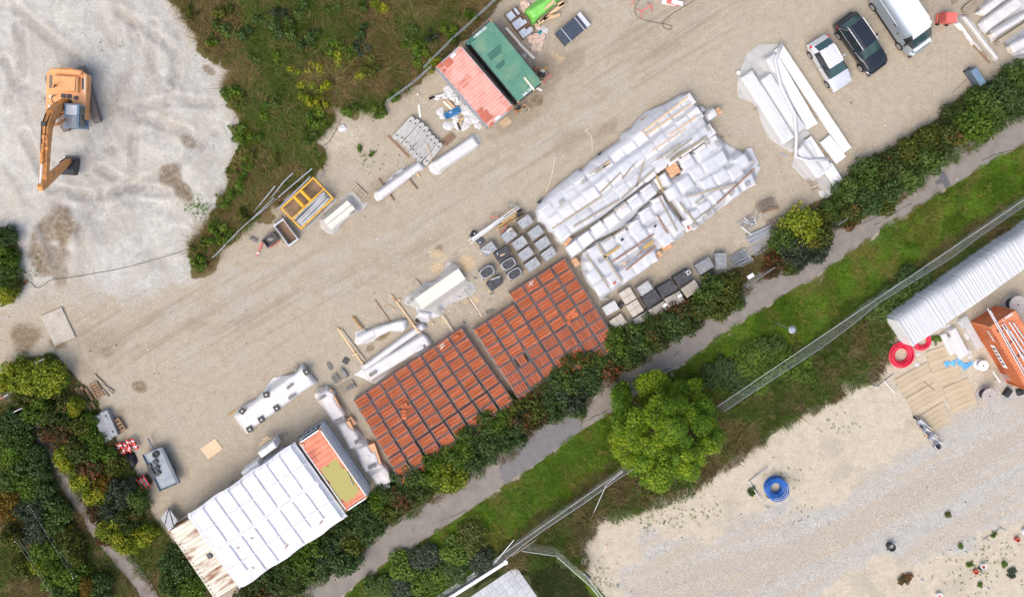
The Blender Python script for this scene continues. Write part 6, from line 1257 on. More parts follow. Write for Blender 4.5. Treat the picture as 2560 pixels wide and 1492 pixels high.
wrapped('long row of film wrapped bricks between the container and the tile crates', t2(*SROW) + SROW2 + t2(*SROW3), [t2((610, 950), (740, 890), (880, 1150), (770, 1210)), t2((800, 1250), (900, 1210), (1060, 1420), (940, 1480)), [T(1, 3, 960, 20), T(1, 3, 1150, -40), T(1, 3, 1270, 170), T(1, 3, 1100, 230)], [T(1, 3, 1120, 250), T(1, 3, 1290, 200), T(1, 3, 1340, 300), T(1, 3, 1240, 420)]], .75, m=m_filmw, seed=20, slope=1.8, core=m_brick, cat='brick row', wr=.09)
q = W(*T(1, 2, 935, 1220), .4); q.z = 0; t = thing('brick_edge', 'bare bricks showing on the side of the film wrapped row', 'bricks', q, R(-55), 'bare brick edges beside the film')
for i in range(6):
 for j in range(3): link('brick', bk, t, ((i - 3) * .12, (j - 1) * .2, .4 + rnd.uniform(-.05, .02)), math.pi / 2 + rnd.uniform(-.1, .1))
for (p, z, an, l, s) in [(T(1, 1, 1930, 1160), .55, -35, 'hollow block at the top corner of the large package', 1), (T(1, 1, 1645, 1385), .6, -38, 'hollow block on the upper film edge of the large package', 1), (T(1, 1, 2075, 1410), .6, 60, 'hollow block at the right film edge of the large package', 1), (T(1, 2, 1520, 25), .55, -40, 'hollow block at the left tip of the large package', 1), (T(1, 2, 1805, 125), .4, 55, 'hollow block on the film tail of the large package', .95),
                         (T(1, 2, 1150, 740), .68, -33, 'hollow block on the broad flat package', 1.05), (T(1, 2, 725, 668), 0, 65, 'hollow block lying on the gravel above the block pallet', 1.05), (T(1, 2, 390, 700), .4, 55, 'hollow block at the film fold of the six weight package', 1), (T(1, 2, 335, 862), .76, -38, 'upper hollow block on the six weight package', .9), (T(1, 2, 358, 962), .76, -30, 'lower hollow block on the six weight package', 1.05),
                         (T(1, 2, 625, 898), .4, -30, 'hollow block at the upper end of the wrapped brick row', 1.1), (T(1, 2, 645, 975), .82, -28, 'second hollow block on the wrapped brick row', 1.0), (T(1, 2, 812, 1210), .8, -25, 'third hollow block on the wrapped brick row', 1.1), (T(1, 2, 1010, 1405), .8, -18, 'fourth hollow block on the wrapped brick row', 1.05), (T(1, 3, 1145, 180), .82, -22, 'fifth hollow block on the wrapped brick row', 1.1), (T(1, 3, 1280, 385), .8, -30, 'last hollow block on the wrapped brick row by the hedge', 1.1)]: hollow_block(*p, z, an, l, s)
for (p, an, l) in [(T(1, 2, 498, 720), -30, 'dark square weight nearest the block pallet on the long white package'), (T(1, 2, 205, 1078), -30, 'dark square weight in the middle of the lower edge'), (T(1, 2, 55, 1190), -30, 'dark square weight third along the lower edge'), (T(0, 2, 2460, 1285), -30, 'dark square weight at the lower end of the white package'), (T(1, 2, 102, 945), -10, 'dark square weight on the upper side of the white package'), (T(0, 2, 2385, 1105), 40, 'dark crumpled weight at the film end of the white package')]: ballast(*p, .76, an, l)
ballast(*T(1, 2, 885, 612), 0, 30, 'flat black plate lying alone on the gravel', False)
solo('label_sheet', MB().box((0, 0, 0), (.5, .34, .01)), m_seam, 'pale blue label sheet on the broad flat package', 'label', W(*T(1, 2, 1612, 490), .69), R(30))
small('clip', T(1, 2, 1658, 468), (.2, .09, .06), .68, 60, m_dark, 'dark clip beside the pale blue label', 'clip')
BM = [((1205, 290), (1362, 512), 1, .12, m_woodb, 'upper bearer under the long printed package'), ((1500, 285), (1590, 397), 1, .12, m_woodb, 'middle bearer sticking out of the long printed package'), ((1585, 235), (1612, 276), 1, .12, m_wood, 'short bearer end at the upper package'), ((640, 610), (665, 640), 1, .1, m_woodg, 'small bearer end at the opened package'), ((1570, 1290), (1650, 1380), 1, .22, m_woodg, 'grey timber bearer behind the large package'),
      ((1320, 1430), (1380, 1500), 1, .10, m_wood, 'short light beam near the cut timber'), ((945, 182), (1045, 305), 2, .10, m_ochre, 'left one of two brown planks by the lumpy roll'), ((965, 178), (1062, 298), 2, .10, m_woodb, 'right one of two brown planks by the lumpy roll'), ((1170, 10), (1325, 228), 2, .07, m_woodb, 'thin brown plank above the lumpy roll'), ((1243, 102), (1322, 66), 2, .05, m_wood, 'thin lath forming a corner, first half'), ((1322, 66), (1378, 122), 2, .05, m_wood, 'thin lath forming a corner, second half'),
      ((1345, -20), (1605, 335), 2, .14, m_wood, 'long light beam between roll and large package'), ((1540, 255), (1615, 345), 2, .16, m_wood, 'light beam end crossing the narrow strip'), ((800, 290), (1052, 650), 2, .14, m_wood, 'long cream beam on the open gravel'), ((830, 300), (1068, 612), 2, .20, m_woodg, 'long grey timber next to the cream beam'), ((945, 560), (1005, 540), 2, .12, m_wood, 'short cross piece on the cream beam'), ((1850, 165), (1955, 335), 2, .12, m_woodg, 'grey timber on the sawdust by the tile crates'),
      ((1830, 165), (1940, 330), 2, .07, m_woodc, 'pale edge board on the grey timber'), ((2105, 0), (2225, 180), 2, .09, m_woodc, 'cream beam beside the large package right end'), ((2085, 0), (2195, 145), 2, .06, m_rustb, 'red brown stick beside the cream beam'), ((2065, 310), (2090, 285), 2, .04, m_wood, 'small wooden stick near the top tile crate'), ((790, 950), (965, 1172), 2, .08, m_woodg, 'thin grey plank beside the wrapped brick row'), ((2080, 5), (2070, 55), 2, .04, m_wood, 'tiny stick at the large package')]
for (p, q, j, w_, m_, l) in BM: beam(T(1, j, *p), T(1, j, *q), w_, .12 if w_ > .09 else .05, m_, l, 0 if 'crossing' not in l and 'cross piece' not in l else .62 if 'strip' in l else .12, name='timber_beam')
beam(T(0, 2, 2245, 1155), T(0, 2, 2335, 1090), .12, .10, m_ochre, 'ochre bearer end under the six weight package', 0, name='timber_beam')
for (x, y, l) in [(1410, 15, 'yellow wooden block beside the long light beam'), (1740, 245, 'small yellow wooden block on the sawdust')]: small('wood_block', T(1, 2, x, y), (.2, .2, .12), 0, 20, m_wood, l, 'wood block')
small('black_box', T(1, 2, 1585, 220), (.3, .22, .15), 0, 30, m_dark, 'black box beside the crumpled film tail', 'box')
# pallets in the yard
pallet([T(1, 2, 805, 880), T(1, 2, 942, 795), T(1, 2, 992, 880), T(1, 2, 855, 965)], 'grey brown pallet with a hollow block on it', m_woodg, 6)
hollow_block(*T(1, 2, 930, 872), .15, -28, 'hollow block lying on the grey brown pallet', 1.1)
pallet([T(1, 2, 735, 780), T(1, 2, 850, 692), T(1, 2, 912, 770), T(1, 2, 797, 855)], 'grey pallet loaded with hollow blocks beside it', m_woodg, 5, group='wooden pallets')
for k, (x, y) in enumerate([(770, 800), (800, 775), (855, 720), (880, 745)]): hollow_block(*T(1, 2, x, y), .15, 60, f"{['first', 'second', 'third', 'fourth'][k]} upright hollow block on the loaded grey pallet", 1.0)
pallet([T(1, 0, 1822, 1385), T(1, 0, 1918, 1302), T(1, 0, 1968, 1360), T(1, 0, 1868, 1440)], 'brown pallet beside the long concrete blocks', m_woodb, 6)
pallet([T(1, 1, 915, 405), T(1, 1, 985, 335), T(1, 1, 1095, 442), T(1, 1, 1045, 498)], 'grey slatted pallet behind the opened package', m_woodg, 6)
pallet([T(1, 1, 155, 705), T(1, 1, 240, 655), T(1, 1, 290, 700), T(1, 1, 200, 770)], 'grey pallet under the tipping bucket', m_woodg, 4)
# == long concrete blocks with rounded ends
m_concb = mat('pale weathered concrete', (.36, .36, .34), (.50, .50, .475), 2, .9, c3=(.27, .265, .24), sc3=1.4, bump=.2, bsc=18, obj=.10)
CBK = [((1545, 1165), (1362, 1362)), ((1595, 1188), (1412, 1385)), ((1642, 1222), (1455, 1430)), ((1683, 1258), (1495, 1468)), ((1712, 1310), (1520, 1500)), ((1748, 1348), (1555, 1545)), ((1783, 1382), (1600, 1580)), ((1820, 1420), (1660, 1610))]
for k, (p, q) in enumerate(CBK):
 c, a, l = seg(T(1, 0, *p), T(1, 0, *q), .45); c.z = 0; l += .25
 t = thing('concrete_block', f"long concrete block with rounded ends, {ORD[k]} from the scrub side", 'concrete block', c, a, 'long concrete blocks')
 pl = []
 for s, cx in ((1, l / 2 - .24), (-1, -l / 2 + .24)):
  for i in range(9): th = -math.pi / 2 + math.pi * i / 8; pl.append((cx + s * .232 * math.cos(th), s * .232 * math.sin(th)))
 pl2 = [(x * .97, y * .86) for x, y in pl]
 b = MB(); n = len(pl); b.add([(x, y, 0) for x, y in pl] + [(x, y, .36) for x, y in pl] + [(x, y, .45) for x, y in pl2], [tuple(range(2 * n, 3 * n))] + [(i + o, (i + 1) % n + o, n + (i + 1) % n + o, n + i + o) for o in (0, n) for i in range(n)])
 part('body', b, m_concb, t)
 for x in (-l * .32, l * .32): part('pocket', MB().box((0, 0, 0), (.13, .11, .012)), m_black, t, loc=(x, 0, .4495))
 for x in (-l * .12, l * .1): part('lifting_eye', MB().cyl((0, 0, 0), .05, .012, 8), m_steel, t, loc=(x, .06 * (-1) ** k, .449))
beam(T(1, 0, 1300, 1340), T(1, 1, 1505, 80), .16, .08, m_woodb, 'brown timber at the lower ends of the concrete blocks', 0)
beam(T(1, 0, 1600, 1035), T(1, 0, 1618, 1160), .14, .06, m_white, 'white plank lying between concrete blocks and trash', 0, name='plank', cat='plank')
beam(T(1, 0, 1680, 1412), T(1, 0, 1730, 1560), .07, .05, m_wood, 'wooden lath lying on the concrete blocks', .47, name='lath', cat='lath')
beam(T(0, 0, 2165, 532), T(0, 0, 2169, 632), .11, .10, m_white, 'white marker post at the edge of scrub and pale gravel', 0, name='marker_post', cat='post')
solo('white_cube', MB().rbox((0, 0, .06), (.13, .13, .12), .01), m_white, 'small white block on the gravel by the scrub fence', 'block', W(*T(1, 0, 1592, 932)))
# trash heap at the red container
tr = random.Random(12)
def lump(r, seed, flat=.6, n=10):
 g = random.Random(seed); mb = MB(); vs = []; k = 6
 for i in range(k + 1):
  ph = math.pi * .5 * i / k
  for j in range(n): th = 2 * math.pi * j / n; rr = r * (math.cos(ph) * .98 + .02) * g.uniform(.55, 1.35); vs.append((rr * math.cos(th), rr * math.sin(th), r * flat * math.sin(ph) * g.uniform(.5, 1.3)))
 return mb.add(vs, [(i * n + j, i * n + (j + 1) % n, (i + 1) * n + (j + 1) % n, (i + 1) * n + j) for i in range(k) for j in range(n)])
BAGS = [lump(.36, 70 + k, .38, 9).mesh('trash_bag', m_filmw) for k in range(5)]
for k, (x, y, s) in enumerate([(1900, 890, 1.0), (1860, 950, .9), (1780, 960, .7), (1940, 960, .9), (1990, 1010, .7), (2060, 1080, 1.0), (2110, 1110, .9), (2150, 1170, 1.0), (2090, 1180, 1.1), (1980, 1190, .9), (2000, 1240, 1.0), (1910, 1250, 1.0), (1880, 1240, .8), (1960, 1150, .8), (1820, 1110, .8), (1840, 1150, .7), (2190, 1240, .9), (2060, 1240, 1.1), (2030, 1060, .8), (1905, 920, .8)]):
 o = link('trash_bag', BAGS[k % 5], None, W(*T(1, 0, x, y)), tr.uniform(0, 6)); o.scale = (s, s * tr.uniform(.7, 1.1), s); tag(o, f"crumpled white plastic in the trash heap, {ORD[k] if k < 16 else ['seventeenth', 'eighteenth', 'nineteenth', 'twentieth'][k - 16]} piece from the scrub end", 'trash', 'white trash beside the red container')
for k, (p, q, m_, l) in enumerate([((1700, 975), (1860, 930), m_filmw, 'long white film strip at the upper tip of the trash'), ((1845, 1000), (1930, 1080), m_woodc, 'white board in the trash'), ((1880, 990), (1955, 1065), m_wood, 'pale wood board in the trash'), ((1975, 960), (1985, 1010), m_white, 'short white board by the container wall'), ((1990, 1190), (2050, 1160), m_wood, 'small wooden lath in the trash'), ((2010, 1280), (1985, 1210), m_dark, 'dark strip in the trash'), ((2000, 1190), (2020, 1240), m_wood, 'second small wooden lath in the trash'), ((1705, 975), (1760, 955), m_dark, 'dark strip under the film tip')]): beam(T(1, 0, *p), T(1, 0, *q), .16, .08, m_, l, .15, name='trash_board', cat='board', group='boards in the trash')
c, a, L_, W_ = quad([T(1, 0, 1845, 1120), T(1, 0, 1990, 1050), T(1, 0, 2020, 1100), T(1, 0, 1870, 1185)], .3); c.z = .1
t = thing('blue_crate', 'blue plastic pallet crate in the trash beside the red container', 'crate', c, a)
b = MB(); b.box((0, 0, .02), (L_, W_, .04))
for y in (-W_ / 2 + .03, W_ / 2 - .03, 0): b.box((0, y, .12), (L_, .06, .2))
for x in (-L_ / 2 + .03, L_ / 2 - .03): b.box((x, 0, .115), (.06, W_ - .14, .18))
part('body', b, m_blue, t); part('label', MB().box((0, 0, 0), (.22, .1, .01)), m_white, t, loc=(-.1, .1, .045)); part('deck_panel', MB().box((0, 0, 0), (L_ * .55, W_ * .4, .02)), m_blue, t, loc=(.1, -.16, .19))
solo('cardboard', MB().box((0, 0, .03), (.85, .6, .05)), m_card, 'brown cardboard sheet at the end of the red container', 'cardboard', W(*zE(965, 1305)), R(35))
# == goods around the green container
zN = Zm(1250, 0, 10.06)
for k, c4 in enumerate([[zN(110, 370), zN(400, 160), zN(560, 320), zN(265, 565)], [zN(275, 575), zN(590, 340), zN(740, 560), zN(415, 785)], [zN(440, 790), zN(745, 580), zN(890, 765), zN(580, 1005)]]):
 c, a, L_, W_ = quad(c4, .55); c.z = 0; t = thing('window_crate', ['upper crate pallet filled with pale blue bricks', 'middle crate pallet filled with pale blue bricks', 'lower crate pallet with bricks and a yellow panel'][k], 'crate pallet', c, a, 'crate pallets with pale blue bricks')
 b = MB(); b.box((0, 0, .05), (L_, W_, .1))
 for s in (-1, 1): b.box((0, s * (W_ / 2 - .02), .3), (L_, .04, .42)); b.box((s * (L_ / 2 - .02), 0, .3), (.04, W_ - .09, .42))
 part('crate', b, m_woodb, t)
 pb = MB().rbox((0, 0, 0), (.20, .11, .07), .008).mesh('pale_brick', mat('pale blue brick', (.42, .48, .57), (.56, .61, .68), 6, .6, obj=.1) if k == 0 else bpy.data.materials['pale blue brick'])
 for i in range(5):
  for j in range(6):
   if (k == 0 and i == 3) or (k == 1 and i == 4 and j > 2) or (k == 2 and i > 2 and j > 3): continue
   for z in (.3, .42): link('pale_brick', pb, t, (-L_ / 2 + .14 + i * (L_ - .24) / 4.6, -W_ / 2 + .12 + j * (W_ - .2) / 5.4, z + rnd.uniform(-.01, .01)))
 if k == 2: part('panel', MB().box((0, 0, 0), (.45, .3, .03)), m_wood, t, loc=(L_ / 2 - .28, -.1, .42))
go = [zN(905, 20), zN(1000, -60), zN(1600, -60), zN(1500, 20), zN(1330, 180), zN(1170, 320), zN(970, 480), zN(870, 600), zN(835, 655), zN(800, 600), zN(740, 470), zN(610, 325), zN(640, 260), zN(760, 160)]
wrapped('bright green film covered bundle beside the crate pallets', go, [[zN(680, 270), zN(1300, -40), zN(1460, 20), zN(880, 480)]], .7, m=m_greenf, seed=31, slope=1.5, name='green_bundle', cat='covered bundle', group='covered goods')
for k, (p, q, w_, l) in enumerate([((930, 620), (1640, 70), .26, 'wide timber along the green bundle'), ((1110, 500), (1500, 375), .24, 'short timber splayed off the green bundle'), ((1140, 230), (1370, 20), .2, 'cream board lying on the green film'), ((1000, 560), (1240, 330), .1, 'narrow timber under the wide one'), ((145, 700), (480, 1080), .22, 'first long timber beside the green container'), ((470, 1085), (860, 1480), .22, 'second long timber beside the green container'), ((880, 640), (960, 570), .14, 'timber end at the tip of the green bundle'), ((1230, 390), (1370, 320), .05, 'thin lath beside the splayed timber'), ((1460, 140), (1620, 60), .3, 'broad timber end at the top edge')]):
 beam(zN(*p), zN(*q), w_, .2, m_woodc if k in (4, 5) else m_wood, l, .25 if k not in (2,) else .74, name='timber_beam', group='fresh timber by the green container')
c, a, L_, W_ = quad([zN(1385, 835), zN(2010, 330), zN(2265, 625), zN(1650, 1160)], .6); c.z = 0
t = thing('panel_stack', 'stack of dark blue panels tied with two white straps', 'panel stack', c, a); part('panels', MB().rbox((0, 0, .33), (L_, W_, .56), .02), m_navyp, t); part('end_wrap', MB().box((0, 0, .34), (.32, W_ + .02, .56)), m_seam, t, loc=(L_ / 2 - .12, 0, .003))
for x in (-L_ * .27, L_ * .27): part('strap', MB().box((0, 0, 0), (.035, W_ + .02, .59)), m_white, t, loc=(x, 0, .325))
b = MB()
for x in (-L_ * .35, 0, L_ * .35): b.box((x, 0, .025), (.1, W_ + .1, .05))
part('bearer', b, m_wood, t)
SACK = [lump(.36, 90 + k, .45, 9).mesh('sack', m_bag, True) for k in range(4)]
for k, (x, y) in enumerate([(960, 690), (760, 940), (880, 900), (1060, 920), (780, 1030), (930, 1010), (1050, 1040), (880, 1100), (990, 1120), (850, 1190), (980, 1210), (1000, 960), (540, 200), (590, 240), (600, 80), (680, 120)]):
 o = link('sack', SACK[k % 4], None, W(*zN(x, y)), tr.uniform(0, 6)); o.scale = (.85, .7, 1); tag(o, (f"paper sack in the heap by the crate pallets, {ORD[k]} from the top" if k < 12 else f"{['lower left', 'lower', 'upper left', 'upper'][k - 12]} round sack between green bundle and fence"), 'sack', 'paper sacks')
o = link('plastic_bag', BAGS[1], None, W(*zN(1110, 770)), .5); o.scale = (1.2, .8, 1); tag(o, 'pale plastic bag beside the paper sacks', 'bag')
o = link('blue_bag', lump(.2, 99).mesh('blue_bag', m_teal, True), None, W(*zN(1000, 830)), .5); o.scale = (1.2, .8, 1.6); tag(o, 'teal bag inside the pale plastic bag heap', 'bag')
o = link('plastic_bag', BAGS[2], None, W(*zN(595, 1405)), .5); o.scale = (.5, .5, .6); tag(o, 'small white bag at the side of the green container', 'bag')
def trestle(px, py, ang, label, m, s=1.0):
 t = thing('sawhorse', label, 'sawhorse', W(px, py), R(-ang), 'sawhorses'); t.scale = (s, s, s)
 b = MB(); b.box((0, 0, .75), (1.0, .08, .08)); part('beam', b, m, t)
 for sx in (-1, 1):
  for sy in (-1, 1): part('leg', MB().tube([(sx * .38, 0, .74), (sx * .46, sy * .34, 0)], .03, 5), m, t)
for (x, y, an, l, m_, s) in [(*T(2, 0, 1300, 105), -30, 'red sawhorse lying on the open gravel', m_redp, 1.1), (*T(2, 0, 300, 690), -20, 'yellow sawhorse at the corner of the green container', m_yel, .7), (*T(2, 0, 340, 775), -45, 'red bar sawhorse by the door of the green container', m_redp, .8), (*T(2, 0, 80, 1090), -20, 'orange sawhorse between the two container doors', m_orange2, .9), (*T(2, 0, 140, 1060), 40, 'wooden sawhorse between the two container doors', m_wood, .7), (*zC(690, 390), 10, 'red trestle under the long steel profiles', m_redp, .75), (*zC(890, 640), -60, 'dark red trestle next to the rubbish sett crate', m_redp, .7), (*zC(1090, 130), 10, 'grey trestle at the far end of the steel profiles', m_steel, .75), (*T(2, 0, 1180, 15), 80, 'red stand at the top edge of the picture', m_redp, .6)]: trestle(x, y, an, l, m_, s)
for (p, d, m_, l) in [(T(2, 0, 295, 705), (.35, .3, .3), m_seam, 'pale box on the yellow sawhorse'), (T(2, 0, 125, 1080), (.3, .22, .25), m_teal, 'teal tool box between the containers'), (T(2, 0, 60, 1080), (.3, .4, .3), m_navy, 'dark tool box between the containers'), (T(2, 0, 290, 740), (.5, .3, .4), m_dark, 'dark box by the door of the green container'), (T(2, 0, 265, 880), (.5, .16, .05), m_white, 'white board at the door of the green container'), (T(2, 0, 230, 680), (.12, .3, .4), m_redp, 'red box between timber and green container')]: small('tool_box', p, d, .0, 25, m_, l, 'box')
small('gravel_heap', T(2, 0, 260, 1000), (.1, .1, .02), 0, 0, m_woodb, 'small brown clod on the wet round patch', 'clod')
# steel profiles on the ground near the setts
for k, (p, q, w_, m_) in enumerate([((90, 920), (1200, 145), .07, m_galv), ((185, 890), (900, 400), .16, m_galv), ((140, 980), (1240, 180), .08, m_galv)]): beam(zC(*p), zC(*q), w_, .08, m_, ['upper galvanised profile on the trestles', 'middle wide galvanised profile on the trestles', 'lower galvanised profile on the trestles'][k], .72, name='steel_profile', cat='steel profile', group='galvanised profiles')
for k, (p, q, w_, m_) in enumerate([((760, 400), (1110, 190), .07, m_wood), ((840, 510), (1180, 290), .10, m_wood), ((720, 690), (1215, 370), .12, m_wood), ((760, 630), (1230, 330), .22, m_ochre), ((1100, 195), (1190, 310), .10, m_wood), ((1270, 300), (1320, 270), .08, m_wood)]): beam(zC(*p), zC(*q), w_, .08, m_, ['thin lath under the steel profiles', 'timber next to the steel profiles', 'timber nearest the rubbish sett crate', 'ochre plank between two timbers', 'cross timber at the end of the profiles', 'timber end behind the black bucket'][k], .2 if k < 4 else .4, name='timber_beam', group='timber beside the steel profiles')
beam(zC(170, 740), zC(420, 980), .55, .10, m_navyp, 'dark grey plate leaning beside the westernmost sett crate', .05, name='plate', cat='plate')
small('bucket', zC(1235, 300), (.42, .55, .5), .0, 60, m_dark, 'black bucket at the end of the steel profiles', 'bucket', .1)
small('black_scraps', zC(205, 760), (.35, .4, .25), .1, 20, m_dark, 'black plastic scraps on the dark grey plate', 'scrap', .1)
for (x, y, l) in ((240, 755, 'white lamp dot on the black scraps'), (360, 955, 'yellow green lamp dot on the dark grey plate')): o = solo('lamp', MB().cyl((0, 0, 0), .06, .05, 8), m_lampw, l, 'lamp', W(*zC(x, y), .36))
# == excavator
ep = W(191, 249); eh = W(184, 448) - ep; ea = math.atan2(eh.y, eh.x)
ex_ = thing('excavator', 'orange crawler excavator with blue grey cab on the pale gravel', 'excavator', ep, ea)
ua = math.atan2(*(lambda v: (v.y, v.x))(W(1000 / 3.9375, 1210 / 3.9384) - W(833 / 3.9375, 668 / 3.9384))) - ea
for s in (-1, 1):
 pr = []
 for i in range(9): th = math.pi / 2 + math.pi * i / 8; pr.append((-1.78 + .42 * math.cos(th), .42 + .42 * math.sin(th)))
 for i in range(9): th = -math.pi / 2 + math.pi * i / 8; pr.append((1.78 + .42 * math.cos(th), .42 + .42 * math.sin(th)))
 y = s * 1.22; M = Matrix.Rotation(ua, 4, 'Z'); b = MB().side(pr, y - .24, y + .24); b.v = [tuple(M @ Vector(p)) for p in b.v]; tk = part('track', b, m_track, ex_)
 sh = MB().box((0, 0, 0), (.055, .60, .05)).mesh('track_shoe', m_track)
 for k in range(24):
  x = -1.84 + k * .16; o = link('track_shoe', sh, tk, tuple(M @ Vector((x, y, .86))), ua)
 fr = MB(); fr.box(tuple(M @ Vector((0, y * .5, .45))), (1.4, .9, .3), ua); part('undercarriage', fr, m_track, ex_)
part('turntable', MB().cyl((0, 0, .85), .75, .25, 24), m_navy, ex_)
# house: x forward. counterweight arc at the rear
hp = [(1.15, -1.42), (1.15, -.25), (.55, -.25), (.55, .30), (1.55, .30), (1.55, 1.42), (-1.7, 1.45)]
for i in range(11): t_ = i / 10; hp.append((-1.75 - .42 * math.sin(math.pi * t_) ** .8, 1.4 - 2.8 * t_))
hp.append((-1.7, -1.45))
b = MB(); b.prism(hp[::-1], 1.05, 1.95); part('house', b, m_orange, ex_)
part('engine_hood', MB().rbox((-.95, .08, 2.12), (1.15, 1.75, .34), .06), m_orange, ex_)
part('counterweight_cap', MB().rbox((-1.86, 0, 2.06), (.36, 2.3, .24), .06), m_orange, ex_)
for y in (-1.13, 1.22): part('hood_grille', MB().box((0, 0, 0), (.95 if y < 0 else .8, .20, .03)), m_navy if y > 0 else m_track, ex_, loc=(-1.05, y, 1.965))
part('hood_slot', MB().box((0, 0, 0), (1.0, .05, .02)), m_navy, ex_, loc=(-.95, .80, 2.30)); part('exhaust', MB().tube([(0, 0, 0), (0, 0, .35), (.18, 0, .42)], .07, 8), m_navy, ex_, loc=(-.75, -.62, 2.2))
for (x, y) in ((-.08, -.30), (-.08, .12), (.32, -.30), (.32, .12)): part('step_plate', MB().box((0, 0, 0), (.30, .36, .03)), m_navy, ex_, loc=(x, y + .12, 1.965))
part('air_cap', MB().cyl((0, 0, 0), .14, .16, 14), m_navy, ex_, loc=(.02, .75, 1.95)); part('filler_cap', MB().cyl((0, 0, 0), .11, .14, 12), m_white, ex_, loc=(.05, -1.05, 1.95)); part('filler_cap', MB().cyl((0, 0, 0), .09, .12, 12), m_white, ex_, loc=(.75, -1.15, 1.95))
part('handrail', MB().tube([(-1.5, 1.43, 1.95), (-1.5, 1.43, 2.3), (-.3, 1.45, 2.3), (-.3, 1.45, 1.95)], .03, 5), m_white, ex_)
for y in (-.5, .45): part('lifting_eye', MB().cyl((0, 0, 0), .07, .05, 8), m_yel, ex_, loc=(-2.0, y, 2.17))
# cab on the left hand side (+y)
cabf = MB()
for x, y in ((.60, .36), (.60, 1.36), (2.25, .36), (2.12, 1.36)): cabf.box((x, y, 2.0), (.09, .09, 1.9))
cabf.rbox((1.40, .86, 3.0), (1.78, 1.10, .12), .04); cabf.box((1.4, .86, 1.15), (1.75, 1.08, .3)); cb_ = part('cab', cabf, m_cabblue, ex_)
part('roof_window', MB().box((0, 0, 0), (.72, .78, .02)), m_seam, cb_, loc=(.98, .86, 3.068)); part('side_window', MB().box((0, 0, 0), (1.5, .03, 1.0)), m_glassg, cb_, loc=(1.4, 1.375, 2.3)); part('front_window', MB().box((0, 0, 0), (.03, .9, 1.3)), m_glassg, cb_, loc=(2.20, .86, 2.2)); part('rear_window', MB().box((0, 0, 0), (.03, .9, .9)), m_glass, cb_, loc=(.57, .86, 2.4)); part('inner_window', MB().box((0, 0, 0), (1.5, .03, 1.0)), m_glass, cb_, loc=(1.4, .34, 2.3))
part('door_bar', MB().box((0, 0, 0), (.07, .05, 1.1)), m_cabblue, cb_, loc=(1.15, 1.385, 2.3))
for k in range(8): part('guard_bar', MB().box((0, 0, 0), (.03, .86, .03)), m_galv, cb_, loc=(1.48 + k * .10, .86, 3.13), label=None)
for k in range(5): part('guard_bar', MB().box((0, 0, 0), (.80, .025, .025)), m_galv, cb_, loc=(1.83, .50 + k * .18, 3.15))
# boom, stick, bucket in the x-z plane
def limb(pts, w, hs, m, name, y=0.0):
 b = MB(); vs = []; n = len(pts)
 for i, (p, h) in enumerate(zip(pts, hs)):
  d = Vector((pts[min(i + 1, n - 1)][0] - pts[max(i - 1, 0)][0], 0, pts[min(i + 1, n - 1)][1] - pts[max(i - 1, 0)][1])).normalized(); nn = Vector((-d.z, 0, d.x))
  for sy, sn in ((-1, -1), (1, -1), (1, 1), (-1, 1)): q = Vector((p[0], y + sy * w / 2, p[1])) + nn * sn * h / 2; vs.append(tuple(q))
 fs = [(0, 1, 2, 3), tuple((n - 1) * 4 + k for k in (3, 2, 1, 0))]
 for i in range(n - 1):
  for k in range(4): fs.append((i * 4 + k, (i + 1) * 4 + k, (i + 1) * 4 + (k + 1) % 4, i * 4 + (k + 1) % 4))
 b.add(vs, fs); return part(name, b, m, ex_)
bm = limb([(.35, 1.9), (.85, 3.3), (1.5, 4.4), (2.3, 5.0), (3.6, 5.15), (5.0, 5.2), (6.25, 5.25)], .48, [.5, .65, .85, .85, .65, .55, .45], m_orange2, 'boom')
part('hose', MB().tube([(.4, -.16, 2.3), (.7, -.18, 3.6), (1.45, -.18, 4.9), (2.3, -.18, 5.52), (4.2, -.16, 5.55)], .035, 5), m_rubber, bm); part('hose', MB().tube([(.4, .14, 2.3), (.7, .12, 3.6), (1.45, .12, 4.9), (2.3, .12, 5.52), (3.4, .10, 5.6)], .035, 5), m_rubber, bm); part('hose_loop', MB().tube([(-.1, -.7, 2.0), (.1, -.85, 2.5), (.5, -.6, 2.75), (.7, -.2, 3.0)], .035, 5), m_rubber, bm)
for k, x in enumerate((2.2, 3.1, 3.9)): part('boom_bracket', MB().rbox((0, 0, 0), (.3, .36, .16), .03), m_orange2 if k else m_navy, bm, loc=(x, -.05 + .1 * k, 5.5))
for s in (-1, 1): part('lift_cylinder', MB().tube([(1.25, s * .42, 1.5), (2.2, s * .42, 4.6)], .10, 8), m_orange2, ex_)
sc_ = part('stick_cylinder', MB().tube([(3.6, 0, 5.62), (5.0, 0, 5.72)], .11, 8), m_orange2, ex_); part('piston_rod', MB().tube([(5.0, 0, 5.72), (6.35, 0, 5.85)], .065, 8), m_white, sc_)
limb([(6.75, 5.85), (6.3, 5.2), (5.7, 3.6), (5.0, 1.9), (4.65, 1.0)], .36, [.35, .75, .6, .45, .3], m_orange2, 'stick')
bc = part('bucket_cylinder', MB().tube([(6.45, 0, 4.9), (5.75, 0, 3.0)], .09, 8), m_rubber, ex_); part('piston_rod', MB().tube([(5.75, 0, 3.0), (5.3, 0, 1.9)], .05, 8), m_galv, bc); part('linkage', MB().box((5.15, 0, 1.55), (.35, .3, .3)), m_navy, ex_)
bk_ = MB(); pr = [(4.75, 1.05), (5.35, 1.15), (5.75, .75), (5.7, .25), (5.1, .02), (4.45, .05), (4.45, .12), (5.05, .14), (5.55, .35), (5.6, .7), (5.3, 1.0), (4.8, .92)]; bk_.side(pr, -.55, .55)
for s in (-.55, .52): bk_.side([(4.75, 1.0), (5.35, 1.1), (5.7, .72), (5.65, .28), (5.1, .06), (4.5, .1)], s, s + .03)
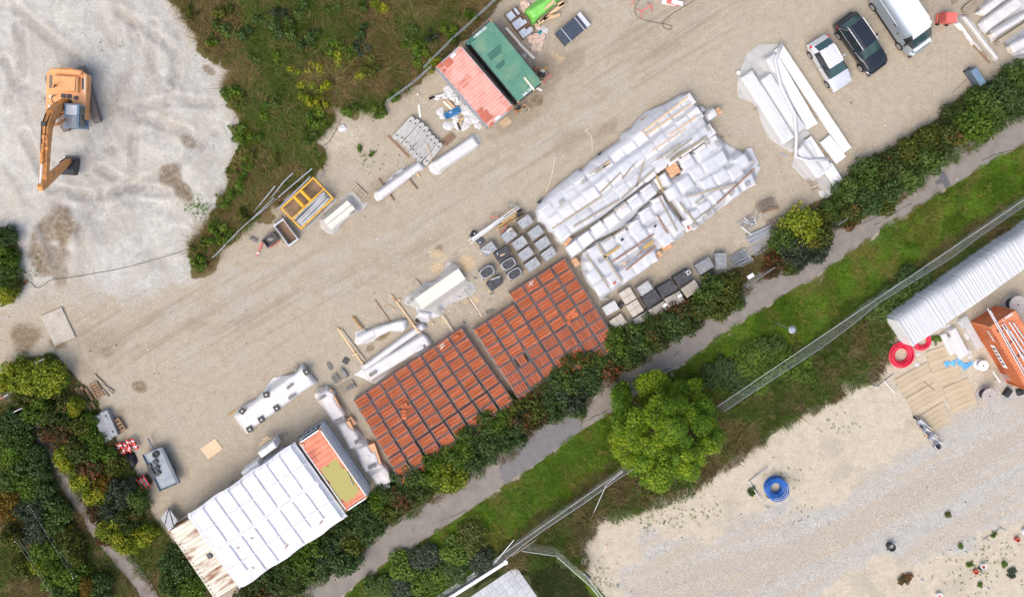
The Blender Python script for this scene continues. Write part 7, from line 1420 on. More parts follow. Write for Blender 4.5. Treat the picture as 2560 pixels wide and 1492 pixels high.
bu = part('bucket', bk_, m_navy, ex_, loc=(0, -.12, 0)); tt = MB().box((0, 0, 0), (.22, .1, .06)).mesh('tooth', m_track)
for k in range(5): link('tooth', tt, bu, (4.38, -.46 + k * .23, .08))
# == cars
def car(label, pos, ang, L_, W_, H, paint, roof_m, prof, cat, name, wheel_x, wr, van=False, rails=None, lamps=True):
 """prof: stations (x, belt half width, belt z, roof half width, roof z, kind) from rear to front"""
 t = thing(name, label, cat, pos, ang, 'vehicles parked on the gravel')
 b = MB(); gl = {'w': MB(), 'r': MB(), 's': MB(), 'q': MB()}; rf = MB()
 st_ = []
 for (x, bw, bz, rw, rz, k) in prof:
  st_.append([(x, -bw * .96, .28), (x, -bw * 1.0, bz * .62), (x, -bw * .965, bz), (x, -rw, rz - .03 if rz > bz + .1 else rz), (x, -rw * .55, rz + .025), (x, rw * .55, rz + .025), (x, rw, rz - .03 if rz > bz + .1 else rz), (x, bw * .965, bz), (x, bw, bz * .62), (x, bw * .96, .28)])
 n = len(st_[0]); b.add([p for s in st_ for p in s], [])
 for i in range(len(st_) - 1):
  k = prof[i][5]
  for j in range(n - 1):
   f = (i * n + j, i * n + j + 1, (i + 1) * n + j + 1, (i + 1) * n + j); pts = [b.v[q] for q in f]
   if k == 'w' and 3 <= j <= 5: gl['w'].add(pts, [(0, 1, 2, 3)])
   elif k == 'r' and 3 <= j <= 5: gl['r'].add(pts, [(0, 1, 2, 3)])
   elif k in 'cw' and j == 2: gl['s'].add(pts, [(0, 1, 2, 3)])
   elif k in 'cw' and j == 6: gl['q'].add(pts, [(0, 1, 2, 3)])
   elif k == 'c' and 3 <= j <= 5: rf.add(pts, [(0, 1, 2, 3)])
   else: b.f.append(f); b.m.append(0)
 b.f.append(tuple(range(n))); b.f.append(tuple(range(len(b.v) - 1, len(b.v) - n - 1, -1))); b.m += [0, 0]
 bo = part('body', b, paint, t, smooth=False); 
 me = bo.data; me.polygons.foreach_set('use_smooth', [len(p.vertices) == 4 for p in me.polygons]); me.update()
 part('windscreen', gl['w'], m_glassg, t); 
 if gl['r'].f: part('rear_window', gl['r'], m_glassg, t)
 part('side_window', gl['s'], m_glass, t); part('side_window', gl['q'], m_glass, t); part('roof', rf, roof_m, t)
 for x in wheel_x:
  for s in (-1, 1):
   wm = MB().cyl((0, 0, -.11), wr, .22, 20, M=Matrix.Rotation(math.pi / 2, 4, 'X')); w_ = part('wheel', wm, m_rubber, t, loc=(x, s * (W_ / 2 - .085), wr))
   part('rim', MB().cyl((0, 0, 0), wr * .66, .02, 12, M=Matrix.Rotation(math.pi / 2 * -s, 4, 'X')), m_galv, w_, loc=(0, s * .112, 0))
 for s in (-1, 1):
  xm = max(p[0] for p in prof if p[5] == 'w') + (-.25 if not van else .1)
  part('mirror', MB().rbox((0, 0, 0), (.14, .24, .2), .05), paint if not van else m_dark, t, loc=(xm, s * (W_ / 2 + .10), prof[3][2] + .08))
  part('headlight', MB().rbox((0, 0, 0), (.40, .30, .12), .04), m_lampw, t, loc=(L_ / 2 - .30, s * (W_ / 2 - .24), .72 if not van else 1.0), rz=-s * .5)
  part('tail_light', MB().rbox((0, 0, 0), (.20, .10, .26), .03), m_lampr, t, loc=(-L_ / 2 + .22, s * (W_ / 2 - .12), .88), rz=s * .35)
 part('bumper', MB().rbox((0, 0, 0), (.22, W_ * .86, .26), .07), m_dark if van or paint is m_carblk else paint, t, loc=(L_ / 2 - .07, 0, .42)); part('bumper', MB().rbox((0, 0, 0), (.22, W_ * .86, .26), .07), m_dark if van else paint, t, loc=(-L_ / 2 + .09, 0, .45))
 if rails:
  for s in (-1, 1): part('roof_rail', MB().tube([(rails[0], s * rails[2], rails[3] - .04), (rails[0] + .12, s * rails[2], rails[3] + .05), (rails[1] - .12, s * rails[2], rails[3] + .05), (rails[1], s * rails[2], rails[3] - .04)], .03, 5), rails[4], t)
 return t
vs_ = 1.06
# silver hatchback
pf = [(-2.0, .66, .62, .60, .64, 'b'), (-1.92, .80, .85, .66, .90, 'b'), (-1.70, .85, .95, .62, 1.14, 'r'), (-1.22, .87, .96, .60, 1.46, 'c'), (-.55, .88, .95, .61, 1.51, 'c'), (.25, .88, .94, .60, 1.46, 'w'), (.98, .87, .93, .70, .97, 'b'), (1.5, .85, .86, .62, .88, 'b'), (1.88, .74, .70, .50, .72, 'b'), (2.0, .58, .55, .40, .56, 'b')]
t = car('small silver hatchback parked nearest the white panels', W(2066, 161), R(-57.7), 4.0, 1.76, 1.5, m_carsil, mat('silver roof paint', (.72, .73, .77), rough=.25, metal=.2, coat=.6), pf, 'car', 'parked_car', (-1.24, 1.28), .31, rails=(-1.15, .2, .57, 1.50, m_carsil)); t.scale = (vs_,) * 3
part('antenna', MB().tube([(0, 0, 0), (-.1, 0, .12)], .02, 5), m_dark, t, loc=(-1.15, 0, 1.48)); part('hood_line', MB().box((0, 0, 0), (.75, .02, .01)), m_seam, t, loc=(1.3, -.35, .93), rz=.06)
pf = [(-2.32, .72, .70, .64, .72, 'b'), (-2.22, .88, .98, .72, 1.04, 'b'), (-2.02, .92, 1.05, .66, 1.22, 'r'), (-1.62, .94, 1.06, .66, 1.62, 'c'), (-.7, .95, 1.05, .67, 1.70, 'c'), (.32, .95, 1.04, .66, 1.64, 'w'), (1.05, .94, 1.03, .76, 1.08, 'b'), (1.75, .93, .98, .70, 1.02, 'b'), (2.2, .82, .82, .60, .84, 'b'), (2.33, .66, .62, .50, .64, 'b')]
t = car('black estate car with silver roof rails between hatchback and van', W(2143, 113), R(-53.0), 4.66, 1.9, 1.7, m_carblk, mat('black car roof', (.014, .018, .028), rough=.25, coat=.5), pf, 'car', 'parked_car', (-1.42, 1.48), .35, rails=(-1.75, .35, .66, 1.72, m_galv)); t.scale = (vs_,) * 3
part('window_trim', MB().tube([(-1.95, -.90, 1.10), (-1.5, -.70, 1.60)], .018, 4), m_galv, t); part('window_trim', MB().tube([(-1.95, -.925, 1.08), (1.0, -.93, 1.06)], .018, 4), m_galv, t)
pf = [(-2.85, .86, 1.0, .80, 1.02, 'b'), (-2.83, 1.0, 1.35, .86, 2.50, 'v'), (-2.5, 1.02, 1.35, .88, 2.55, 'v'), (.0, 1.02, 1.35, .88, 2.56, 'v'), (1.05, 1.02, 1.35, .87, 2.52, 'v'), (1.30, 1.02, 1.32, .84, 2.42, 'c'), (1.62, 1.01, 1.30, .80, 2.15, 'w'), (2.32, .97, 1.26, .80, 1.32, 'b'), (2.72, .88, 1.0, .66, 1.04, 'b'), (2.86, .72, .68, .55, .70, 'b')]
t = car('silver grey panel van with ribbed white roof parked at the upper edge', W(2237, 50), R(-53.6), 5.72, 2.04, 2.5, m_van, m_vanw, pf, 'van', 'panel_van', (-1.75, 1.72), .35, van=True); t.scale = (vs_ * 1.01,) * 3
part('roof_panel', MB().rbox((0, 0, 0), (3.75, 1.66, .02), .01), m_vanw, t, loc=(-.9, 0, 2.585))
for k in range(9): part('roof_rib', MB().box((0, 0, 0), (3.2, .035, .025)), m_vanw, t, loc=(-1.1, -.68 + k * .17, 2.603))
part('roof_front', MB().rbox((0, 0, 0), (.42, 1.62, .05), .03), m_vanw, t, loc=(1.15, 0, 2.53))
for s in (-1, 1):
 part('door_groove', MB().box((0, 0, 0), (2.4, .02, .05)), m_white, t, loc=(-1.0, s * .985, 1.72)); part('handle', MB().rbox((0, 0, 0), (.2, .03, .12), .01), m_black, t, loc=(.1, s * 1.0, 1.55)); part('fuel_cap', MB().rbox((0, 0, 0), (.12, .03, .12), .01), m_black, t, loc=(.75, s * 1.01, 1.2)); part('side_skirt', MB().box((0, 0, 0), (2.9, .05, .22)), m_dark, t, loc=(0, s * 1.0, .36))
part('hood_band', MB().rbox((0, 0, 0), (.3, 1.5, .04), .02), m_vanw, t, loc=(2.45, 0, 1.27))
m_trs0 = mat('dark post', (.10, .12, .14), (.16, .18, .20), 4, .5)
# == yellow rack, tipping buckets, tubes
zY = Zm(600, 410, 3.361)
c, a, L_, W_ = quad([zY(345, 375), zY(615, 100), zY(790, 295), zY(505, 550)], .9); c.z = 0
t = thing('steel_rack', 'yellow steel stillage rack holding grey fence posts', 'rack', c, a)
for x in (-L_ / 2 + .06, L_ / 2 - .06): part('end_frame', MB().box((x, 0, .85), (.12, W_, .12)).box((x, -W_ / 2 + .06, .4), (.11, .11, .78)).box((x, W_ / 2 - .06, .4), (.11, .11, .78)), m_yel, t)
for k, y in enumerate((-W_ / 2 + .06, -W_ * .04, W_ / 2 - .06)): part('rail', MB().box((0, y, .86), (L_ - .24, .13, .12)), m_yel, t)
for x in (-L_ * .10, L_ * .10): part('roller', MB().tube([(x, W_ * .0, .86), (x, W_ / 2 - .12, .86)], .15, 12), m_yel, t)
part('floor', MB().box((0, 0, .12), (L_ - .2, W_ - .2, .06)), m_woodb, t)
g = random.Random(4)
pt = MB().box((0, 0, 0), (1, .075, .07)).mesh('fence_post', m_steel); pt2 = MB().box((0, 0, 0), (1, .07, .07)).mesh('fence_post', m_trs0)
for k in range(27):
 y = -W_ / 2 + .18 + (k % 9) * (W_ * .40 / 9) + g.uniform(-.03, .03); z = .25 + (k // 9) * .2 + g.uniform(0, .12)
 o = link('fence_post', pt if k % 4 else pt2, None, c + Matrix.Rotation(a, 3, 'Z') @ Vector((g.uniform(-.2, .15), y, z)), a + g.uniform(-.045, .045)); o.scale = (L_ * g.uniform(.8, 1.0), 1, 1)
 tag(o, 'grey steel fence post lying in the yellow rack', 'fence post', 'fence posts in the yellow rack')
for k, y in enumerate((-W_ / 2 - .12, -W_ / 2 - .22)):
 o = link('fence_post', pt, None, c + Matrix.Rotation(a, 3, 'Z') @ Vector((.1, y, .05)), a + .03 * k); o.scale = (L_ * .95, .8, .8); tag(o, ['grey post on the ground along the yellow rack', 'outer grey post on the ground along the yellow rack'][k], 'fence post')
def tube(p, q, r_, z1, z2, m, label, name='steel_tube', cat='tube', group=None):
 a_, b_ = W(*p, z1), W(*q, z2); return solo(name, MB().tube([(0, 0, 0), tuple(b_ - a_)], r_, 6), m, label, cat, a_, 0, group)
for k, (p, q, z1, z2, r_, l) in enumerate([((50, 480), (295, 185), .1, 1.0, .05, 'leftmost grey tube in the weeds by the rack'), ((195, 370), (370, 145), .2, .9, .05, 'grey tube bent at the top, lower half'), ((370, 145), (445, 75), .9, 1.0, .05, 'grey tube bent at the top, upper half'), ((320, 280), (605, 38), .6, .8, .06, 'long grey tube pointing up to the scrub'), ((315, 382), (590, 108), .9, .95, .07, 'grey tube leaning on the yellow rack'), ((680, 120), (715, 62), .02, .02, .05, 'short dark bar beside the yellow rack corner')]): tube(zY(*p), zY(*q), r_, z1, z2, m_galv, l, group='steel tubes by the rack')
def mesh_panel(name, label, a_, b_, H=2.0, group='', lean=None, step=.16, n_h=6, posts=True, wire=.007, post_r=.028, top=True, feet=False, loc0=0.0, cat='fence panel'):
 """wire mesh panel standing between world points a_, b_"""
 d = b_ - a_; L_ = d.length; t = thing(name, label, cat, (a_.x, a_.y, loc0), math.atan2(d.y, d.x), group)
 w = MB(); n = max(2, int(L_ / step))
 for i in range(n + 1): x = L_ * i / n; w.box((x, 0, H / 2 + .05), (wire, wire, H - .1))
 for j in range(n_h): w.box((L_ / 2, .008, .12 + (H - .2) * j / (n_h - 1)), (L_, wire, wire))
 o = part('wire_mesh', w, m_wire, t); o['kind'] = 'stuff'
 if posts:
  for x in (0, L_): part('post', MB().tube([(x, 0, 0), (x, 0, H + .08)], post_r, 6), m_galv, t)
 if top: part('rail', MB().tube([(0, 0, H), (L_, 0, H)], .022, 5), m_galv, t)
 if feet: part('rail', MB().tube([(0, 0, .15), (L_, 0, .15)], .02, 5), m_galv, t)
 if lean: t.rotation_euler = (lean, 0, t.rotation_euler.z)
 return t
mesh_panel('wire_fence', 'wire fence panel leaning in the weeds below the yellow rack', W(541, 640), W(602, 577), 1.1, 'temporary fence panels in the yard', feet=True)
mesh_panel('wire_fence', 'second wire fence panel running up to the yellow rack', W(602, 577), W(690, 495), 1.0, 'temporary fence panels in the yard', feet=True)
tube(zY(5, 545), zY(310, 290), .05, .4, .5, m_galv, 'long tube lying along the leaning fence panels', group='steel tubes by the rack')
# buckets
def skip(c4, h, label, m, mi, ang_=None, tp=.8):
 c, a, L_, W_ = quad(c4, h); c.z = 0; t = thing('tipping_bucket', label, 'tipping bucket', c, a, 'steel tipping buckets')
 w = .05
 part('floor', MB().box((0, 0, .14), (L_ - .1, W_ - .1, .05)), mi, t)
 for s in (-1, 1):
  part('side', MB().box((0, s * (W_ / 2 - w / 2), h / 2 + .05), (L_, w, h - .1)), m, t); part('end', MB().box((s * (L_ / 2 - w / 2), 0, h / 2 + .05), (w, W_ - .11, h - .1)), m, t)
  part('rim', MB().box((0, s * (W_ / 2 - .05), h), (L_ + .08, .12, .06)), m, t)
 return t
t = skip([zY(280, 520), zY(345, 470), zY(505, 625), zY(410, 690)], .8, 'grey steel tipping bucket with muddy inside', m_seam, m_woodb)
for k in range(7): part('bolt', MB().cyl((0, 0, 0), .03, .02, 6), m_black, t, loc=(.5, -.5 + k * .16, .84))
t = skip([zY(180, 640), zY(265, 575), zY(340, 625), zY(235, 705)], .6, 'small dark tipping bucket with red slatted side', m_navy, m_track)
sm_ = MB().box((0, 0, 0), (.05, .12, .4)).mesh('slat', m_redp)
for k in range(8): o = link('slat', sm_, t, (.42 - k * .12, -.42, .3)); o.rotation_euler = (0, .5, 0)
for k in range(3): part('tool', MB().tube([(-.3 + k * .15, .2, .4), (.1 + k * .1, -.1, .65)], .03, 5), m_galv, t)
t = thing('barrier_post', 'red plastic barrier post with white band lying on the gravel', 'barrier post', W(*zY(165, 720)), R(-112)); part('post', MB().tube([(-.62, 0, .08), (.45, 0, .08)], .085, 8, r2=.06), m_redp, t); part('band', MB().tube([(.2, 0, .08), (.35, 0, .08)], .08, 8), m_white, t); part('tip', MB().tube([(.45, 0, .08), (.6, 0, .08)], .05, 6), m_redp, t)
o = hollow_block(*zY(115, 635), .02, 28, 'hollow block with pale ends lying below the small dark bucket', 1.1)
# == things along the corner hedge
zL = Zm(180, 920, 2.625)
solo('concrete_plate', MB().rbox((0, 0, .0), (2.55, 1.75, .16), .03), m_concl, 'large pale concrete plate lying at the yard entrance', 'concrete plate', W(146, 816, .06), math.atan2(*(lambda v: (v.y, v.x))(W(197, 850) - W(155, 761))))
for k, (p, q, w_) in enumerate([((25, 128), (135, 282), .36), ((52, 122), (150, 272), .30), ((80, 135), (130, 215), .34)]): beam(zL(*p), zL(*q), w_, .16, m_woodb, ['first brown plank by the yellow shrub', 'second brown plank by the yellow shrub', 'third brown plank next to the pallet'][k], 0, name='plank', cat='plank', group='brown planks by the hedge')
pallet([zL(105, 115), zL(160, 88), zL(215, 175), zL(160, 208)], 'brown pallet between planks and wooden stakes', m_woodb, 6, h=.2); pallet([zL(255, 350), zL(310, 325), zL(350, 400), zL(300, 440)], 'dark slatted pallet at the concrete barriers', m_woodb, 4, h=.3)
for k, (p, q) in enumerate([((148, 40), (195, 100)), ((195, 100), (275, 155)), ((205, 118), (270, 170)), ((200, 135), (240, 188)), ((165, 60), (215, 105))]): tube(zL(*p), zL(*q), .07, .08, .08, m_woodg, f"pale round wooden stake by the pallet, {ORD[k]} from the top", 'wooden_stake', 'stake', 'wooden stakes')
for k, (p, q) in enumerate([((160, 310), (240, 478)), ((205, 280), (280, 450))]):
 c, a, l = seg(zL(*p), zL(*q), .6); c.z = 0; t = thing('concrete_barrier', ['concrete barrier nearest the hedge', 'concrete barrier nearest the dark pallet'][k], 'concrete barrier', c, a, 'concrete barriers by the hedge')
 b = MB(); b.side([(-l / 2, 0), (l / 2, 0), (l / 2, .5), (l / 2 - .08, .62), (-l / 2 + .08, .62), (-l / 2, .5)], -.30, .30); part('body', b, m_pavel, t)
 for x in (-l * .3, l * .3): part('pocket', MB().box((0, 0, 0), (.16, .14, .012)), m_black, t, loc=(x, .05, .62))
beam(zL(118, 330), zL(215, 490), .3, .3, m_pavel, 'low concrete kerb half under the hedge shrubs', 0, name='kerb_stone', cat='kerb')
g = random.Random(21)
for k in range(12):
 p = zL(292 + k * 9.5 + g.uniform(-4, 4), 520 - k * 4 + g.uniform(-16, 8)); q = (p[0] + g.uniform(9, 17), p[1] + g.uniform(8, 20)); z = .15 + (k % 4) * .12
 c, a, l = seg(p, q, z); t = thing('barrier_rail', f"red and white plastic barrier in the heap, {ORD[k]} from the hedge side", 'barrier', c, a + g.uniform(-.2, .2), 'heap of red and white barriers'); part('rail', MB().rbox((0, 0, 0), (.95, .13, .1), .03), m_red, t)
 for x in (-.25, .22): part('reflector', MB().box((0, 0, 0), (.10, .135, .105)), m_white, t, loc=(x, 0, 0))
o = link('net_heap', lump(.75, 55, .5, 16).mesh('net_heap', m_dark, True), None, W(*zL(365, 610)), .4); o.scale = (.9, 1.1, .9); tag(o, 'heap of black net beside the red barriers', 'net')
c, a, L_, W_ = quad([zL(590, 512), zL(700, 745), zL(580, 815), zL(462, 572)], .75); c.z = 0
t = thing('flatbed_trailer', 'grey blue flatbed trailer with dark concrete feet on its bed', 'trailer', c, a)
m_trl = mat('trailer bed', (.20, .25, .30), (.29, .34, .39), 1.5, .5, c3=(.30, .30, .28), sc3=1.2); m_trs = mat('trailer side', (.07, .10, .13), (.11, .145, .18), 2, .5)
part('bed', MB().box((0, 0, .66), (L_ - .12, W_ - .12, .08)), m_trl, t)
for s in (-1, 1): part('side_board', MB().rbox((0, s * (W_ / 2 - .04), .76), (L_, .09 if s < 0 else .26, .24), .03), m_trs, t); part('end_board', MB().rbox((s * (L_ / 2 - .04), 0, .745), (.08, W_ - .3, .2), .03), m_trl if s < 0 else m_trs, t)
for sx in (-.4, .4):
 for sy in (-1, 1): part('wheel', MB().cyl((0, 0, -.1), .3, .2, 16, M=Matrix.Rotation(math.pi / 2, 4, 'X')), m_rubber, t, loc=(sx, sy * (W_ / 2 - .2), .3))
part('drawbar', MB().box((-L_ / 2 - .5, 0, .45), (1.0, .12, .1)), m_trs, t)
fm = MB().rbox((0, 0, .1), (.36, .36, .2), .03).mesh('block', m_pave); fh = MB().cyl((0, 0, .2), .06, .006, 8).mesh('socket', m_black)
for k, (x, y) in enumerate([(510, 640), (550, 612), (522, 672), (568, 685), (540, 700), (560, 650)]):
 t = thing('fence_weight', f"dark concrete fence foot on the flatbed trailer, {ORD[k]} from the front", 'fence foot', W(*zL(x, y), .7) , a + .1 * k, 'concrete feet on the trailer'); link('block', fm, t); link('socket', fh, t)
t = thing('spare_tyre', 'black tyre lying on the flatbed trailer', 'tyre', W(*zL(552, 563), .7)); part('tyre', MB().cyl((0, 0, 0), .27, .16, 20, hole=.11), m_rubber, t)
c, a, L_, W_ = quad([zL(470, 700), zL(520, 770), zL(465, 805), zL(420, 735)], .8); c.z = 0
t = thing('generator', 'red framed generator under the hedge by the trailer', 'generator', c, a); part('body', MB().rbox((0, 0, .42), (L_ * .8, W_ * .8, .7), .06), m_navy, t)
for y in (-W_ / 2 + .08, 0, W_ / 2 - .08): part('frame_bar', MB().tube([(-L_ / 2, y, .1), (-L_ / 2, y, .8), (L_ / 2, y, .8), (L_ / 2, y, .1)], .035, 6), m_red, t)
solo('blue_scrap', MB().rbox((0, 0, .1), (.25, .5, .2), .05), m_blue, 'blue plastic scrap beside the generator', 'scrap', W(*zL(405, 750)), .3)
solo('plywood_sheet', MB().box((0, 0, .02), (1.42, 1.02, .03)), m_ply, 'single plywood sheet lying flat on open gravel', 'plywood', W(529, 1121), R(35.5))
t = thing('dark_board', 'dark folded board leaning at the end of the rusty container', 'board', W(*T(0, 3, 1672, 715))); 
for k, (pts) in enumerate([((1580, 690), (1660, 590), (1762, 735), (1665, 822))]):
 w_ = [W(*T(0, 3, *p), .5 + .3 * (i in (1, 2))) - t.location for i, p in enumerate(pts)]; b = MB(); b.add([tuple(q) for q in w_] + [(q.x, q.y, q.z - .06) for q in w_], [(0, 3, 2, 1), (4, 5, 6, 7)] + [(i, (i + 1) % 4, 4 + (i + 1) % 4, 4 + i) for i in range(4)]); part('sheet', b, m_grey, t)
 for i in (0, 2): part('rib', MB().tube([tuple(w_[1] + Vector((0, 0, .03))), tuple((w_[3] + w_[i]) / 2 + Vector((0, 0, .04)))], .03, 5), m_navy, t)
for (p, q, l) in [((335, 640), (430, 598), 'grey gate post lying in the yellow shrub'), ((345, 640), (380, 708), 'pale gate bar standing by the yellow shrub')]: tube(T(0, 2, *p), T(0, 2, *q), .07, .9, 1.3, m_galv, l, 'gate_post', 'gate post')
for k, (p, q) in enumerate([((0, 985), (85, 942)), ((140, 1115), (222, 1075))]):
 c, a, l = seg(T(0, 2, *p), T(0, 2, *q), 1.4); t = thing('barrier_sign', ['white and red barrier plate at the left edge', 'white barrier plate by the footpath'][k], 'barrier plate', (c.x, c.y, 0), a); part('plate', MB().box((0, 0, 1.4), (l, .04, .28)), m_white, t); part('leg', MB().tube([(0, 0, 0), (0, 0, 1.26)], .03, 5), m_galv, t)
 if k == 0: part('stripe', MB().box((-l * .2, 0, 1.43), (.3, .05, .24)), m_red, t)
FL = [(250, 830), (360, 990), (460, 1140), (540, 1270), (660, 1469)]
for k in range(4): mesh_panel('wire_fence', f"thin wire fence in the far hedge, {ORD[k]} bay from the top", W(*T(0, 3, *FL[k])), W(*T(0, 3, *FL[k + 1])), 1.8, 'wire fence in the far hedge', step=.3, n_h=5, top=False, wire=.005)
FL = [(380, 490), (510, 700), (640, 920), (720, 1050), (810, 1180)]
for k in range(4): mesh_panel('wire_fence', f"second thin wire fence by the footpath, {ORD[k]} bay from the top", W(*T(0, 3, *FL[k])), W(*T(0, 3, *FL[k + 1])), 1.8, 'wire fence beside the footpath', step=.3, n_h=5, top=False, wire=.005)
# == white steel panels by the cars
zP = Zm(1840, 90, 2.05)
def panel_pack(c4, h, label, n=6, m=m_whitem):
 c, a, L_, W_ = quad(c4, h); c.z = 0; t = thing('panel_pack', label, 'steel panels', c, a, 'packs of white steel panels')
 b = MB(); b.box((0, 0, h / 2 + .02), (L_ - .02, W_ - .02, h - .16)); part('lower_panels', b, m, t)
 r_ = MB().box((0, 0, 0), (L_, W_ / n * .70, .08)).mesh('rib', m)
 for k in range(n): link('rib', r_, t, (0, -W_ / 2 + (k + .5) * W_ / n, h - .04))
 b = MB().box((0, 0, 0), (.1, W_ + .1, .08)).mesh('bearer', m_woodg)
 for x in (-L_ * .4, -L_ * .1, L_ * .15, L_ * .4): link('bearer', b, t, (x, 0, .04))
 return t
panel_pack([zP(205, 80), zP(550, 598), zP(595, 575), zP(235, 38)], .45, 'longest white panel strip at the outer side', 5)
panel_pack([zP(432, 542), zP(515, 655), zP(566, 618), zP(484, 512)], .40, 'short white panel pack at the lower outer corner', 6)
panel_pack([zP(150, 110), zP(370, 478), zP(418, 450), zP(215, 95)], .45, 'white panel strip beside the longest one', 6)
panel_pack([zP(130, 225), zP(310, 500), zP(355, 470), zP(180, 195)], .5, 'white panel pack under the loose film, middle', 6)
panel_pack([zP(30, 215), zP(245, 550), zP(300, 520), zP(85, 180)], .5, 'white panel pack at the inner side under film', 6)
panel_pack([zP(355, 545), zP(455, 685), zP(485, 665), zP(385, 508)], .45, 'white ribbed panel pack at the lower end, middle', 5)
panel_pack([zP(310, 590), zP(420, 730), zP(455, 705), zP(345, 562)], .45, 'white ribbed panel pack at the lower end, inner side', 5)
panel_pack([zP(455, 690), zP(505, 775), zP(550, 735), zP(480, 640)], .40, 'white panel ends under torn film at the hedge', 6)
BXP = [bx_px(q, .52) for q in [[zP(30, 215), zP(245, 550), zP(300, 520), zP(85, 180)], [zP(130, 225), zP(310, 500), zP(355, 470), zP(180, 195)], [zP(150, 110), zP(330, 420), zP(390, 400), zP(215, 95)], [zP(310, 590), zP(420, 730), zP(485, 665), zP(385, 508)]]]
solo('cover_film', drape([(p.x, p.y) for p in [W(*zP(*q), .15) for q in [(205, 42), (235, 40), (215, 90), (190, 180), (250, 260), (300, 380), (370, 490), (385, 500), (340, 530), (310, 580), (290, 600), (235, 570), (165, 520), (130, 440), (120, 400), (85, 340), (15, 315), (8, 270), (10, 210), (60, 90), (120, 45)]]], BXP, .10, 1.3, base=.06, wr=.09, seed=61, m=m_filmg, name='cover_film'), None, 'loose milky film over the inner white panels', 'plastic film')
solo('cover_film', drape([(p.x, p.y) for p in [W(*zP(*q), .15) for q in [(340, 520), (375, 530), (420, 620), (470, 620), (530, 690), (550, 740), (545, 790), (470, 830), (440, 780), (350, 730), (290, 670), (300, 600)]]], BXP, .09, 1.3, base=.06, wr=.10, seed=62, m=m_filmg, name='cover_film'), None, 'torn milky film over the lower white panels', 'plastic film')
solo('film_twist', MB().tube([tuple(W(*zP(*q), z)) for q, z in [((235, 40), .6), ((200, 130), .6), ((230, 260), .65), ((300, 400), .65), ((310, 520), .6), ((305, 620), .5), ((370, 640), .6), ((470, 630), .5)]], .14, 6), m_filmw, 'twisted strand of white film across the panels', 'plastic film', smooth=True)
pallet([zP(360, 740), zP(400, 725), zP(435, 785), zP(395, 802)], 'grey pallet at the lower end of the white panels', m_woodg, 4)
for k, (x, y) in enumerate([(480, 800), (510, 790), (440, 810), (525, 800)]):
 o = link('film_scrap', BAGS[k], None, W(*zP(x, y)), k); o.scale = (.8, .6, .5); tag(o, f"crumpled film scrap by the hedge below the white panels, {ORD[k]} one", 'film scrap', 'film scraps below the panels')
for (p, l) in [((105, 377), 'small white block in the film seam of the panels'), ((10, 190), 'white film knot beside the panels')]: small('block', zP(*p), (.28, .25, .2), .1, 20, m_conc if 'seam' in l else m_white, l, 'block')
beam(zP(228, 602), zP(262, 620), .16, .05, m_pavel, 'grey board on the gravel beside the white panels', 0, name='board', cat='board')
# == timber bundles in the upper right corner
zT = Zm(2320, 0, 9.18)
def rods(poly_a, poly_b, n, w_, h, m, label, name='timber', layers=2, group='bare timber bundles', part_n='plank', z0=.05, jit=.05):
 """bundle between edge a (two px) and edge b (two px)"""
 A0, A1, B0, B1 = [W(*p) for p in (*poly_a, *poly_b)]; ctr = (A0 + A1 + B0 + B1) / 4; d = ((B0 + B1) - (A0 + A1)) / 2; a = math.atan2(d.y, d.x); t = thing(name, label, 'timber bundle' if 'tim' in name else 'steel bundle', ctr, a, group); L_ = d.length; wd = ((A1 - A0).length + (B1 - B0).length) / 2
 me = MB().box((0, 0, 0), (L_, w_, h)).mesh(part_n, m)
 for j in range(layers):
  for k in range(n):
   if j and j == layers - 1 and rnd.random() < .25: continue
   o = link(part_n, me, t, (rnd.uniform(-jit, jit) * L_, -wd / 2 + (k + .5) * wd / n, z0 + h / 2 + j * h * 1.05)); o.rotation_euler = (0, 0, rnd.uniform(-.01, .01)); o.scale = (rnd.uniform(.85, 1.02), 1, 1)
 return t
rods((zT(740, 250), zT(850, 370)), (zT(1150, -100), zT(1380, -100)), 7, .14, .14, m_woodg, 'weathered timber bundle beside the red bin'); rods((zT(490, 30), zT(600, 110)), (zT(640, -80), zT(760, -40)), 3, .12, .12, m_woodg, 'short weathered timber bundle at the top edge', layers=1)
beam(zT(545, 135), zT(700, -10), .08, .05, m_woodg, 'single weathered lath by the short bundle', 0); rods((zT(1490, 985), zT(1580, 1060)), (zT(2260, 470), zT(2330, 560)), 5, .10, .10, m_woodg, 'grey timber bundle with staggered ends', layers=3); rods((zT(1660, 1040), zT(1800, 1050)), (zT(2300, 590), zT(2330, 700)), 6, .12, .10, m_pavel, 'second bundle of staggered pale timber', layers=3)
wrapped('white wrapped long bundle at the top edge', [zT(*p) for p in ((1065, 315), (1160, 220), (1180, 120), (1330, 0), (1450, -100), (1900, -100), (1830, 0), (1500, 260), (1260, 395), (1110, 350))], [[zT(1180, 280), zT(1640, -100), zT(1840, -60), zT(1300, 330)]], .7, seed=41, wr=.06)
wrapped('broad white wrapped bundle in the top right corner', [zT(*p) for p in ((1130, 560), (1250, 420), (1500, 240), (1850, 0), (2000, -80), (2300, -80), (2300, 180), (1800, 460), (1450, 660), (1380, 720), (1330, 795), (1230, 730))], [[zT(1280, 520), zT(1980, -60), zT(2300, 60), zT(1400, 640)]], .8, seed=42, wr=.08)
wrapped('white wrapped bundle below the broad one', [zT(*p) for p in ((1375, 860), (1425, 690), (1800, 470), (2300, 190), (2300, 420), (1800, 730), (1530, 930), (1450, 985))], [[zT(1450, 780), zT(2300, 260), zT(2300, 380), zT(1500, 880)]], .75, seed=43, wr=.08)
